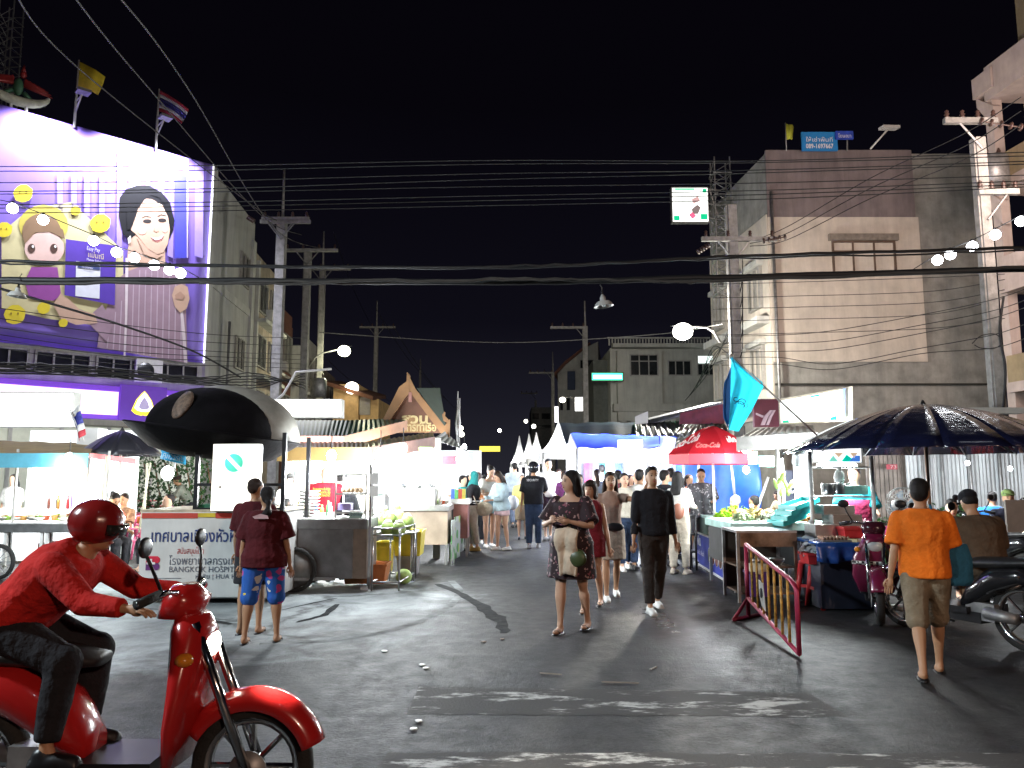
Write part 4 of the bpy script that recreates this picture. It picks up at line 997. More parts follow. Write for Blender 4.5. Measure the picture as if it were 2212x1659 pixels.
pB, xB = upole('second left concrete pole with single crossarm in front of tan shophouse', 650, 37, 538, [(598, 718, 543)], None, .19)
pC, xC = upole('third left pole with lower crossarm and thin rod above', 684, 43, 583, [(644, 747, 583)], 500, .18)
pD, xD = upole('lone slim pole beyond the left street lamp with wide crossarm', 807, 58, 706, [(770, 849, 708)], 650, .17)
upole('grey pole in front of the cream corner building with long black crossarm', 1600, 25.5, 445, [(1528, 1696, 520)], None, .20)
upole('pole with one sided crossarm left of the green sign', 1268, 46, 705, [(1190, 1268, 709)], 650, .17)
upole('small far pole with one sided crossarm beyond the gabled house', 1196, 70, 805, [(1143, 1196, 806)], 760, .16)
upole('distant faint pole at the end of the right side', 1158, 95, 865, [(1125, 1162, 850)], None, .14)
upole('tall pale pole at the right edge in front of the balcony building', 2168, 19.5, 300, [(2085, 2205, 268), (2150, 2240, 420)], None, .17)
upole('thin distant pole behind the gabled stall roof', 905, 80, 800, None, 775, .12)
# insulator strings and switchgear on the two big poles
def insulator_string(p, q, label):
    mb = MB(); p = Vector(p); q = Vector(q); n = 5
    for k in range(n):
        c = p.lerp(q, k/(n-1)); mb.lathe(c, [(.02, -.03), (.10, -.02), (.10, .01), (.03, .04)], 10, axis=(q-p))
    mb.tube(p, q, .02, n=5); tag(mb.build('insulator_string', INS), label, 'insulator')
insulator_string(P(1650, 520, 25), P(1696, 512, 25), 'string of four round dark insulators at the right end of the long black crossarm')
insulator_string(P(1530, 530, 25), P(1508, 544, 25), 'insulator string at the left end of the long black crossarm')
insulator_string(P(2120, 262, 19), P(2205, 275, 19), 'long row of round insulators on the right edge pole crossarm')
insulator_string(P(548, 478, 30.5), P(536, 470, 30.5), 'dark insulator string at the left end of the double crossarm')
for (vx, vy, Y, lb) in ((688, 838, 40, 'grey pole transformer on the left behind the white lit sign'), (2147, 372, 23, 'dark switch box on the right edge pole')):
    c = P(vx, vy, Y); t = thing('transformer', lb, 'transformer', c)
    mb = MB(); mb.lathe((0, 0, -.5), [(.02, 0), (.42, .02), (.42, .95), (.36, 1.0)], 14); mb.build('tank', DULL, t, local=True)
    for s_ in (-.2, .2): mb = MB(); mb.lathe((s_, 0, .5), [(.03, 0), (.07, .06), (.04, .12), (.07, .18), (.02, .3)], 8); mb.build('bushing', INS, t, local=True)
mb = MB(); mb.path([P(576, 880, 27), P(612, 852, 27), P(640, 796+8, 27), P(716, 797, 27)], .045, 6); tag(mb.build('angled_pipe', ALU), 'bent white pipe above the white lit sign on the left', 'pipe')
# cables
def cable(label, pts, r, sag=0.0, n=14, group=None, wob=0.0, m=WIRE):
    """pts: (vx, vy, Y) through-points joined by a smooth sagging curve"""
    q = [P(*p) for p in pts]; out = []
    for i in range(len(q)-1):
        k0 = q[max(i-1, 0)]; k1 = q[i]; k2 = q[i+1]; k3 = q[min(i+2, len(q)-1)]
        for j in range(n + (1 if i == len(q)-2 else 0)):
            t = j/n; a = .5*((2*k1) + (k2-k0)*t + (2*k0-5*k1+4*k2-k3)*t*t + (3*k1-k0-3*k2+k3)*t**3)
            a.z -= sag*4*t*(1-t); a += Vector((0, 0, random.uniform(-wob, wob))); out.append(a)
    mb = MB(); mb.path(out, r, 5); return tag(mb.build('overhead_cable', m), label, 'cable', group)
W3 = mat('weathered grey cable', (.05, .048, .045), .7, 0, .2)
nm = ['topmost', 'second', 'third', 'fourth', 'fifth', 'sixth', 'seventh', 'lowest']
for k, (a, b_, c, d) in enumerate(((360, 358, 347, 326), (370, 368, 351, 335), (395, 391, 367, 346), (414, 408, 373, 352), (420, 415, 395, 376), (443, 437, 411, 388), (450, 446, 420, 395), (461, 456, 430, 400))):
    cable(nm[k] + ' thin wire of the upper group running across the banner to the right building', [(-60, a, 12 + k*.2), (440, b_, 12.5 + k*.2), (1060, (b_+c)/2 - 6 + k, 13 + k*.2), (1660, c, 12.5 + k*.2), (2290, d, 12 + k*.2)], .009, group='thin wires of the upper group', m=WIRE)
cable('upper thick black cable bundle crossing just above the heaviest bundle', [(-60, 563, 9.2), (500, 574, 9.5), (1100, 578, 9.6), (1545, 556, 9.5), (2290, 533, 9.2)], .022, wob=.008)
cable('slim cable twisted along the upper bundle', [(-60, 568, 9.1), (500, 577, 9.4), (1100, 574, 9.5), (1545, 560, 9.4), (2290, 540, 9.1)], .012, wob=.012)
cable('heaviest black cable bundle crossing the whole street', [(-60, 605, 8.6), (500, 607, 8.8), (1100, 610, 9), (1545, 600, 8.8), (2290, 580, 8.4)], .038, wob=.006)
cable('brown cable wrapped along the heaviest bundle', [(-60, 611, 8.5), (500, 611, 8.7), (1100, 604, 8.9), (1545, 606, 8.7), (2290, 574, 8.3)], .020, wob=.016, m=W3)
cable('grey cable under the heaviest bundle near the hanging lamp', [(430, 612, 8.6), (700, 614, 8.8), (1000, 606, 8.9), (1290, 604, 8.8), (1500, 612, 8.7)], .012, wob=.010, m=W3)
cable('black cable hanging from the banner left edge down to the hat kiosk', [(-40, 612, 14), (90, 650, 16), (270, 705, 19), (420, 760, 22), (520, 815, 24)], .03)
for k, (a, b_) in enumerate(((700, 716), (722, 733), (742, 752), (757, 763), (768, 772), (786, 782))):
    cable(nm[k] + ' faint wire running over the lower banner to the second left pole', [(-40, a - 40, 17), (250, a, 19), (480, b_ + 8, 22), (650, b_ + 14, 30)], .010, group='faint wires over the lower banner')
for k in range(6):
    cable(nm[k] + ' loose cable of the dark tangle over the violet fascia', [(-40, 782 + k*5, 18), (200, 792 + k*4, 20), (430, 815 + k*3, 23), (560, 815 + k*6 - 8, 27), (660, 840 - k*7, 33)], .022, wob=.02, group='dark cable tangle over the violet fascia')
for k, (x0, x1) in enumerate(((0, 590), (120, 655), (215, 700))):
    cable(nm[k] + ' long dark line falling from the top left sky to the left poles', [(x0 + 15, -40, 9), (x0 + 190, 165 + k*12, 14), (540 + k*30, 440 + k*30, 26), (600 + k*52, 478 + k*30, 31 + k*5)], .014, group='lines from the top left sky', m=W3)
cable('long thin cable joining the two street lamps across the dark sky', [(690, 718, 40), (960, 736, 41), (1150, 739, 41), (1420, 722, 36), (1560, 700, 27)], .022, m=mat('pale cable', (.22, .22, .21), .7))
for k, (a, b_, c) in enumerate(((700, 668, 640), (716, 690, 664), (735, 708, 680), (748, 740, 716), (763, 752, 745))):
    cable(nm[k] + ' slack black cable strung across the cream wall to the right edge', [(1560, a + 26, 24), (1680, a + 24, 24), (1800, b_ + 46, 23), (1990, b_ + 12, 21), (2150, c + 6, 19), (2260, c - 34, 17)], .011, group='slack cables across the cream wall')
for k, (a, c) in enumerate(((610, 616), (640, 628), (664, 650), (690, 668), (720, 712))):
    cable(nm[k] + ' thin straight wire low on the cream wall', [(1540, a + 4, 25), (1700, a, 24.5), (2000, a - 10, 23), (2170, c - 24, 20)], .011, group='thin straight wires on the cream wall')
for k in range(3):
    cable(nm[k] + ' wire slanting from the right edge pole down to the long black crossarm', [(2205, 210 + k*30, 17), (2080, 290 + k*28, 19), (1880, 385 + k*22, 22), (1700, 490 + k*14, 25), (1620, 520 + k*6, 25.3)], .013, group='slanting wires at the right')
for k in range(5):
    cable(nm[k] + ' drop cable along the grey pole beside the street lamp', [(1480 + k*8, 865 - k*9, 40), (1540, 790 - k*10, 32), (1596, 640 + k*34, 25.6), (1604, 560 + k*30, 25.4)], .018, group='drop cables on the grey pole')
cable('curled loop of spare cable on the right edge pole', [(2100, 742, 19), (2120, 725, 19), (2150, 722, 19), (2165, 738, 19), (2150, 752, 19), (2120, 752, 19), (2105, 745, 19)], .012)
for k, (x0, y0, x1, y1) in enumerate(((812, 668, 960, 860), (849, 705, 1000, 900), (690, 760, 850, 870), (720, 500, 800, 700))):
    cable(nm[k] + ' barely visible wire behind the left street lamp', [(x0, y0, 50), ((x0+x1)/2, (y0+y1)/2 + 16, 60), (x1, y1, 75)], .02, group='barely visible wires behind the left lamp')
cable('black cable hanging along the dark gap at the right of the cream wall', [(2168, 640, 19.3), (2160, 720, 19.3), (2172, 800, 19.3), (2166, 900, 19.3)], .03)

# strings of bulbs
def bulbs(pts, ends, Y, label, r=.062):
    q = [P(vx, vy, Y) for vx, vy in pts]
    t = thing('string_light', label, 'string light', q[0])
    mb = MB(); allp = [P(*ends[0], Y)] + [a + Vector((0, 0, .10)) for a in q] + [P(*ends[1], Y)]; mb.path(allp, .008, 5); mb.build('cord', WIRE, t)
    for a in q:
        mb = MB(); mb.ell(a, (r, r, r), 12, 8); b_ = mb.build('bulb', BULBG, t)
        mb = MB(); mb.tube(a + Vector((0, 0, r*.8)), a + Vector((0, 0, .12)), .022); mb.build('socket', BLACKP, b_)
    for a in q[::2]: light('POINT', a - Vector((0, .1, .12)), 14, (.92, .95, 1), .08, t)
bulbs([(27, 450), (93, 475), (202, 520), (252, 545), (290, 557), (333, 573), (366, 583), (390, 590)], ((-60, 420), (430, 600)), 12.5, 'string of eight glowing bulbs hanging in front of the violet banner', .085)
bulbs([(2025, 562), (2053, 550), (2100, 532), (2150, 507), (2205, 478)], ((1960, 590), (2290, 440)), 12.5, 'string of five glowing bulbs hanging at the right before the grey wall', .085)
# unlit hanging lamp shades
def shade(vx, vy, Y, label, tilt=-.12, s=1.0):
    c = P(vx, vy, Y); t = thing('hanging_lamp', label, 'lamp', c); t.rotation_euler = (0, tilt, 0)
    mb = MB(); mb.lathe((0, 0, 0), [(.115*s, -.055*s), (.112*s, -.05*s), (.075*s, .0), (.035*s, .012*s), (.030*s, .05*s), (.012*s, .085*s)], 20, cap=False); mb.build('lamp_shade', mat('enamel shade', (.5, .5, .48), .35, .2), t, local=True, solid=.004)
    mb = MB(); mb.tube((0, 0, .07*s), (0, 0, .13*s), .012); mb.path([(0, 0, .12*s), (.01, 0, .17*s), (-.01, 0, .20*s), (.01, 0, .25*s)], .006, 5); mb.build('hook', BLACKP, t, local=True)
    mb = MB(); mb.ell((0, 0, -.03*s), (.025*s, .025*s, .03*s)); mb.build('bulb', WHITEP, t, local=True)
shade(1303, 652, 8.6, 'unlit white enamel lamp shade hanging from the heavy cable over the street centre')
shade(38, 632, 8.6, 'unlit dark lamp shade hanging in front of the violet banner', .1, .9)
# street lamps
def street_lamp(vx, vy, Y, foot, label, energy, col, r, gs, lr=.35):
    c = P(vx, vy, Y); f = P(foot[0], foot[1], Y + .3)
    t = thing('street_lamp', label, 'street lamp', f)
    mb = MB(); md = f.lerp(c, .35) + Vector((0, 0, .35)); mb.path([f, f.lerp(md, .5) + Vector((0, 0, .12)), md, c], [.05, .05, .045, .04], 7); mb.build('arm', DULL, t)
    mb = MB(); d = (c - md).normalized(); mb.loft([(c - d*.25, .07, .05), (c, .14, .10), (c + d*.35, .10, .07)], 10); mb.build('lamp_head', DULL, t)
    mb = MB(); mb.ell(c - Vector((0, .05, r*.55)), (r, r, r*.85), 16, 10); mb.build('lamp_globe', glow('globe ' + label[:8], col, gs), t)
    light('POINT', c - Vector((0, .1, r*1.7)), energy, col, lr, t)
street_lamp(744, 751, 42, (668, 790), 'yellowish lit street lamp on a curved arm on the left side', 700, (1.0, .98, .66), .36, 9)
street_lamp(1474, 705, 27, (1556, 740), 'bright white street lamp on a curved arm beside the cream building', 3200, (1.0, .96, .86), .36, 12)
street_lamp(1215, 860, 66, (1240, 868), 'small warm street lamp before the gabled house', 120, (1, .93, .75), .28, 6)
for vx, vy, Y, lb in ((1079, 930, 85, 'left distant lamp dot above the crowd'), (1136, 910, 85, 'right distant lamp dot above the crowd'), (997, 938, 60, 'lamp dot beside the flags on the left'), (1153, 921, 75, 'lamp dot above the white tent tips'), (996, 925, 72, 'tiny upper lamp dot beside the flags')):
    mb = MB(); mb.ell(P(vx, vy, Y), (.22, .22, .22), 10, 8); tag(mb.build('distant_lamp', glow('far dot', (1, .98, .85), 6)), lb, 'lamp')
# street lamp behind the photographer that lights the junction
def near_lamp(x, y, h, e, col, label, aim=None, sz=.22):
    t = thing('street_lamp', label, 'street lamp', (x, y, 0))
    mb = MB(); mb.tube((0, 0, 0), (0, 0, h), .10, .07); mb.path([(0, 0, h), (0, .6, h + .3), (0, 1.5, h + .35)], .04); mb.build('pole', DULL, t, local=True)
    mb = MB(); mb.boxc((0, 1.6, h + .33), (.25, .6, .12)); mb.build('lamp_head', DULL, t, local=True)
    q = Vector((x, y + 1.6, h + .05))
    if aim is None: light('POINT', q, e, col, sz, t)
    else: light('SPOT', q, e, col, sz, t, rot=(Vector(aim) - q).to_track_quat('-Z', 'Y').to_euler(), spot=R(105), blend=.7)
near_lamp(7.6, -13.6, 7.2, 4200, (1.0, .66, .48), 'street lamp on the kerb far behind the photographer')
near_lamp(12.6, 14.4, 9.0, 4300, (1.0, .78, .68), 'street lamp standing just outside the picture on the right', (14, 29, 10), 2.4)
near_lamp(-10.5, .5, 6.8, 5600, (.82, .94, 1.0), 'added fill lamp standing just outside the picture on the left', (-3.5, 9.5, .3), .3)  # unseen lamp added to light the kiosk board and left ground
# ---------------------------------------------------------------- two-wheelers
CHROME = mat('chrome', (.6, .6, .6), .15, 1, .05); BLK = mat('glossy black', (.012, .012, .014), .15, 0, .1, coat=.6)
SEATM = mat('seat vinyl', (.015, .015, .016), .45, 0, .1, 20, .1)
def wheel(t, x, z, r, w_=.09, spokes=8, sub=True):
    mb = MB(); prof = [(r - .06, -w_/2*.7), (r - .02, -w_/2), (r, -w_*.2), (r, w_*.2), (r - .02, w_/2), (r - .06, w_/2*.7)]; mb.lathe((x, 0, z), prof, 28, axis=(0, 1, 0), cap=False)
    mb.lathe((x, 0, z), [(r-.06, -w_/2*.7), (r-.06, w_/2*.7)], 28, axis=(0, 1, 0), cap=False)
    wh = mb.build('tyre', RUBBER, t, local=True)
    mb = MB(); mb.lathe((x, 0, z), [(r - .062, -.03), (r - .085, -.025), (r - .085, .025), (r - .062, .03)], 28, axis=(0, 1, 0), cap=False); mb.tube((x, -.06, z), (x, .06, z), .035, n=10)
    for k in range(spokes): a = 2*math.pi*k/spokes; mb.tube((x, 0, z), (x + math.cos(a)*(r-.07), 0, z + math.sin(a)*(r-.07)), .012, n=5)
    mb.build('rim', CHROME, t, local=True)
    mb = MB(); mb.lathe((x, -.075, z), [(.085, 0), (.085, .004)], 16, axis=(0, 1, 0)); mb.build('brake_disc', DULL, t, local=True)
def scooter(label, x, y, rz, body, accent=None, lit=False, plate=None, checker=False, sport=False, tail=True):
    """forward is local +X"""
    t = thing('motor_scooter' if not sport else 'motorcycle', label, 'motorcycle', (x, y, 0), rz)
    ac = accent or body; r = .27 if not sport else .30; W = 1.26
    wheel(t, 0, r, r); wheel(t, W, r, r, .08)
    mb = MB(); mb.loft([((-.18, 0, .62), .05, .09, Matrix.Rotation(R(90), 3, 'Y')), ((-.02, 0, .66), .10, .15, Matrix.Rotation(R(90), 3, 'Y')), ((.22, 0, .60), .14, .17, Matrix.Rotation(R(90), 3, 'Y')), ((.45, 0, .46), .14, .15, Matrix.Rotation(R(90), 3, 'Y')), ((.55, 0, .36), .08, .10, Matrix.Rotation(R(90), 3, 'Y'))], 14); mb.build('rear_body', body, t, local=True)
    mb = MB(); mb.loft([((-.34, 0, .80), .02, .06, Matrix.Rotation(R(80), 3, 'Y')), ((-.16, 0, .79), .045, .13, Matrix.Rotation(R(88), 3, 'Y')), ((.12, 0, .765), .055, .16, Matrix.Rotation(R(92), 3, 'Y')), ((.38, 0, .745), .055, .14, Matrix.Rotation(R(92), 3, 'Y')), ((.56, 0, .73), .03, .09, Matrix.Rotation(R(92), 3, 'Y'))], 14); mb.build('seat', SEATM, t, local=True)
    mb = MB(); mb.boxc((.66, 0, .30), (.42, .32, .06)); mb.boxc((.60, 0, .24), (.5, .22, .10)); mb.build('floorboard', BLACKP, t, local=True)
    # leg shield and front cowl
    mb = MB(); M90 = Matrix.Rotation(R(20), 3, 'Y')
    mb.loft([((.93, 0, .30), .04, .17), ((.96, 0, .48), .06, .24), ((.98, 0, .68), .08, .22), ((.97, 0, .86), .10, .13), ((.96, 0, .93), .07, .10)], 16); mb.build('front_shield', ac, t, local=True)
    mb = MB(); mb.loft([((.90, 0, .92), .10, .11), ((.93, 0, 1.0), .10, .13), ((.92, 0, 1.06), .05, .09)], 14); mb.build('handlebar_cowl', body, t, local=True)
    mb = MB(); mb.tube((1.0, -.08, .90), (W, -.08, r), .024); mb.tube((1.0, .08, .90), (W, .08, r), .024); mb.build('fork', CHROME, t, local=True)
    mb = MB(); n = 17; q = []
    for k in range(n):
        a = R(20 + 130*k/(n-1)); q.append(Vector((W + math.cos(a)*(r + .035), 0, r + math.sin(a)*(r + .035))))
    cr = ((-.085, -.05), (-.075, -.01), (-.045, .022), (0, .032), (.045, .022), (.075, -.01), (.085, -.05)); cc = Vector((W, 0, r))
    def ff(i, j):
        f = i*(n-1); k = min(n-2, int(f)); p = q[k].lerp(q[k+1], f - k); e = (p - cc).normalized(); c = cr[round(j*6)]; return p + e*c[1] + Vector((0, c[0], 0))
    mb.grid(ff, 24, 6)
    mb.build('front_fender', ac, t, local=True, solid=.008)
    mb = MB(); mb.path([(.86, -.34, 1.02), (.92, -.2, 1.05), (.93, 0, 1.02), (.92, .2, 1.05), (.86, .34, 1.02)], .014); mb.build('handlebar', CHROME, t, local=True)
    for s_ in (-1, 1):
        mb = MB(); mb.tube((.86, s_*.34, 1.02), (.90, s_*.22, 1.045), .022); mb.build('grip', RUBBER, t, local=True)
        mb = MB(); mb.path([(.90, s_*.2, 1.05), (.88, s_*.26, 1.16), (.86, s_*.28, 1.22)], .008, 5); mb.ell((.86, s_*.29, 1.25), (.015, .06, .045), 12, 8); mb.build('mirror', BLACKP, t, local=True)
    mb = MB(); mb.ell((1.035, 0, .80) if not sport else (1.02, 0, .97), (.05, .09, .065), 14, 9)
    hz = .80 if not sport else .97
    mb.build('headlight', glow('lit headlight', (1, .93, .78), 26) if lit else mat('lamp lens', (.5, .5, .5), .1, 0, 0, coat=1), t, local=True)
    for s_ in (-1, 1): mb = MB(); mb.ell((1.0, s_*.17, .76), (.04, .04, .03), 10, 7); mb.build('indicator', mat('amber lens', (.6, .22, .02), .2), t, local=True)
    mb = MB(); mb.ell((-.33, 0, .70), (.05, .10, .045), 12, 8); mb.build('tail_light', mat('red lens', (.45, .01, .02), .15, emis=.25, ecol=(1, .02, .03)), t, local=True)
    mb = MB(); mb.boxc((-.40, 0, .54), (.012, .20, .16), (0, R(-20), 0)); mb.build('number_plate', mat('plate white', (.8, .8, .78), .4), t, local=True)
    mb = MB(); mb.boxc((-.30, 0, .55), (.16, .12, .20), (0, R(-25), 0)); mb.build('rear_mudguard', BLACKP, t, local=True)
    mb = MB(); mb.path([(.35, -.13, .28), (.1, -.17, .24), (-.05, -.18, .27), (-.32, -.19, .36)], [.02, .04, .05, .045], 8); mb.build('exhaust', CHROME if sport else DULL, t, local=True)
    mb = MB(); mb.tube((.30, .10, .30), (.02, .10, .28), .06, .05); mb.boxc((.36, 0, .30), (.28, .2, .16)); mb.build('engine', DULL, t, local=True)
    mb = MB(); mb.path([(-.38, -.1, .86), (-.45, 0, .87), (-.38, .1, .86), (-.1, .12, .80)], .012); mb.build('grab_rail', CHROME, t, local=True)
    if checker:
        ck = pattern('black and white check tape', [(.7, .7, .68), (.01, .01, .01)], 36, 'checker')
        mb = MB(); mb.loft([((.965, 0, .60), .088, .238), ((.975, 0, .64), .092, .236)], 16); mb.build('check_tape', ck, t, local=True)
        mb = MB(); mb.lathe((W - .1, -.10, .47), [(.07, 0), (.07, .006)], 14, axis=(0, 1, 0)); mb.build('check_badge', ck, t, local=True)
    if lit:
        l = light('SPOT', (1.12, 0, hz), 240, (1, .93, .80), .05, None, spot=R(80), blend=.6, name='headlight_lamp'); l.parent = t; l.rotation_euler = Vector((1, 0, -.22)).to_track_quat('-Z', 'Y').to_euler()
    return t
# ---------------------------------------------------------------- small builders
STL = 1.3
def tube_lamp(vx0, vx1, vy, Y, label, e=150, col=(.88, .95, 1.0), dz=.18, Y2=None):
    a, b_ = P(vx0, vy, Y), P(vx1, vy, Y2 or Y); t = thing('tube_lamp', label, 'lamp', (a+b_)/2)
    mb = MB(); mb.tube(a, b_, .018, n=8); mb.build('tube', TUBEG, t)
    mb = MB(); mb.path([a + Vector((0, 0, .035)), b_ + Vector((0, 0, .035))], .02, 4); mb.build('fitting', WHITEP, t)
    light('POINT', (a+b_)/2 - Vector((0, .05, dz)), e*STL, col, .22, t)
    return t
def cfl(vx, vy, Y, label, e=80, col=(.9, .96, 1), r=.07):
    c = P(vx, vy, Y); t = thing('bulb_lamp', label, 'lamp', c)
    mb = MB(); mb.ell(c, (r, r, r*1.2), 12, 8); mb.build('bulb', BULBG, t); mb = MB(); mb.tube(c + Vector((0, 0, r)), c + Vector((0, 0, .35)), .008, n=5); mb.build('cord', WIRE, t)
    light('POINT', c - Vector((0, .05, .14)), e*STL, col, .12, t); return t
def umbrella(label, x, y, zt, zr, rad, m, n=8, pole_to=0.0, rib=True, scallop=.05, panels=None, tilt=0.0, pm_=None, seg=6, bow=.35, name='market_umbrella', solid=.006):
    t = thing(name, label, 'umbrella', (x, y, 0)); mats = [m] + list(panels or [])
    mb = MB(); H = zt - zr
    def pt(a, f):
        z = zt - H*(f**1.0*(1-bow) + bow*f*f); return Vector((math.cos(a)*rad*f, math.sin(a)*rad*f, z))
    for k in range(n):
        a0, a1 = 2*math.pi*k/n, 2*math.pi*(k+1)/n; mb.m = k % len(mats) if panels else 0
        def fn(i, j):
            p = pt(a0, j).lerp(pt(a1, j), i); s_ = math.sin(math.pi*i); p.z -= .12/n*s_*j*rad; 
            if j > .99: p *= (1 - scallop*s_*.0); p.z += scallop*s_*.35
            return p
        mb.grid(fn, 4, seg)
    c = mb.build('canopy', mats, t, local=True, solid=solid)
    if tilt: c.rotation_euler = (0, tilt, 0); c.location = (zt*-math.sin(tilt)*0, 0, 0)
    mb = MB(); mb.tube((0, 0, pole_to), (0, 0, zt + .02), .022, n=8); mb.build('pole', pm_ or ALU, t, local=True)
    if rib:
        for k in range(n):
            a = 2*math.pi*k/n; mb = MB(); mb.path([pt(a, .05) - Vector((0, 0, .012)), pt(a, .5) - Vector((0, 0, .012)), pt(a, 1) - Vector((0, 0, .01))], .008, 4); mb.tube((0, 0, zt - H*.9), pt(a, .5) - Vector((0, 0, .02)), .006, n=4)
            mb.build('rib', DULL, t, local=True)
    mb = MB(); mb.lathe((0, 0, zt), [(.05, -.03), (.03, .01), (.010, .05)], 10); mb.build('hub', BLACKP, t, local=True)
    return t
def plastic_chair(label, x, y, rz, m, z=0.0):
    """faces -Y, arms and pierced back"""
    t = thing('plastic_chair', label, 'chair', (x, y, z), rz, 'plastic chairs at the food tables')
    mb = MB(); mb.grid(lambda i, j: Vector((-.21 + .42*i, -.22 + .42*j, .43 - .02*math.sin(math.pi*i)*math.sin(math.pi*j))), 6, 5); mb.build('seat', m, t, local=True, solid=.015)
    for sx in (-1, 1):
        mb = MB(); mb.loft([((sx*.23, -.24, 0), .022, .03), ((sx*.20, -.20, .43), .025, .03), ((sx*.215, -.20, .62), .02, .025)], 8); mb.build('leg', m, t, local=True)
        mb = MB(); mb.loft([((sx*.23, .28, 0), .022, .03), ((sx*.20, .21, .43), .025, .03)], 8); mb.build('leg', m, t, local=True)
        mb = MB(); mb.path([(sx*.215, -.21, .62), (sx*.23, 0, .64), (sx*.215, .23, .66)], [.018, .022, .018], 8); mb.build('armrest', m, t, local=True)
    mb = MB(); mb.path([(-.19, .20, .43), (-.21, .25, .68), (-.16, .28, .80), (0, .29, .835), (.16, .28, .80), (.21, .25, .68), (.19, .20, .43)], .026, 8)
    for k in range(5): xx = -.12 + .06*k; mb.boxc((xx, .255, .62), (.028, .014, .36), (R(-10), 0, 0))
    mb.boxc((0, .245, .52), (.34, .016, .07), (R(-10), 0, 0)); mb.build('backrest', m, t, local=True)
    return t
def stool(label, x, y, m, h=.46, z=0.0):
    t = thing('plastic_stool', label, 'stool', (x, y, z), random.uniform(0, 1))
    mb = MB(); mb.boxc((0, 0, h - .02), (.29, .29, .04)); mb.build('seat', m, t, local=True, bevel=.012)
    for sx in (-1, 1):
        for sy in (-1, 1): mb = MB(); mb.loft([((sx*.17, sy*.17, 0), .030, .030), ((sx*.12, sy*.12, h - .04), .036, .036)], 8); mb.build('leg', m, t, local=True)
    mb = MB(); 
    for s_ in (-1, 1): mb.boxc((0, s_*.15, h*.42), (.27, .02, .035)); mb.boxc((s_*.15, 0, h*.42), (.02, .27, .035))
    mb.build('stretcher', m, t, local=True); return t
def table(label, x, y, w_, d, h, mt, ml, rz=0.0, name='table', cloth=None, drop=.25):
    t = thing(name, label, 'table', (x, y, 0), rz)
    mb = MB(); mb.boxc((0, 0, h - .015), (w_, d, .03)); mb.build('table_top', mt, t, local=True, bevel=.006)
    for sx in (-1, 1):
        for sy in (-1, 1): mb = MB(); mb.tube((sx*(w_/2 - .05), sy*(d/2 - .05), 0), (sx*(w_/2 - .05), sy*(d/2 - .05), h - .03), .018); mb.build('leg', ml, t, local=True)
    return t
def bowl(x, y, z, r, m, label, name='bowl', cat='bowl', h=.6):
    mb = MB(); mb.lathe((x, y, z), [(r*.5, 0), (r*.85, r*h*.5), (r, r*h), (r*.95, r*h), (r*.8, r*h*.45), (.01, r*.08)], 16, cap=False); return tag(mb.build(name, m), label, cat)
def clump(name, label, cat, c, rad, m, n=60, s=.05, group=None, flat=.5):
    """a heap of separate little leaves"""
    mb = MB()
    for k in range(n):
        th = random.uniform(0, 2*math.pi); rr = math.sqrt(random.random()); z = random.random()
        p = Vector((c[0] + rad[0]*rr*math.cos(th), c[1] + rad[1]*rr*math.sin(th), c[2] + rad[2]*z*(1 - rr*rr*.8)))
        E_ = Euler((random.uniform(-.9, .9), random.uniform(-.9, .9), random.uniform(0, 6))).to_matrix(); q = s*random.uniform(.6, 1.3)
        mb.add([p + E_ @ Vector(v) for v in ((-q, 0, 0), (0, -q*.6, q*.25), (q, 0, 0), (0, q*.6, q*.25))], [(0, 1, 2, 3)])
    return tag(mb.build(name, m), label, cat, group, )
def corrugated(label, a, b_, c, d, m, name='tin_roof', n=40, amp=.009, fascia=None, cat='roof'):
    """sheet a-b (eave), d-c (ridge)"""
    a, b_, c, d = map(Vector, (a, b_, c, d)); mb = MB(); N = (b_ - a).cross(d - a).normalized()
    def fn(i, j): return a.lerp(b_, i).lerp(d.lerp(c, i), j) + N*(amp*math.sin(i*n*2*math.pi/2))
    t = thing(name, label, cat, (a + b_)/2)
    mb.grid(fn, n*2, 3, False); mb.build('sheet', m, t, solid=.004)
    if fascia:
        mb = MB(); up = Vector((0, 0, .04)); dn = Vector((0, 0, -.17)); o = Vector((0, -.03, 0)); mb.prism([a + up + o, b_ + up + o, b_ + dn + o, a + dn + o], (0, .025, 0)); mb.build('fascia_board', fascia, t)
    return t
def trans(name, col, a=.35): return mat(name, col, .1, 0, 0, alpha=a)
CLEAR = mat('clear plastic', (.8, .85, .88), .08, 0, 0, alpha=.28)
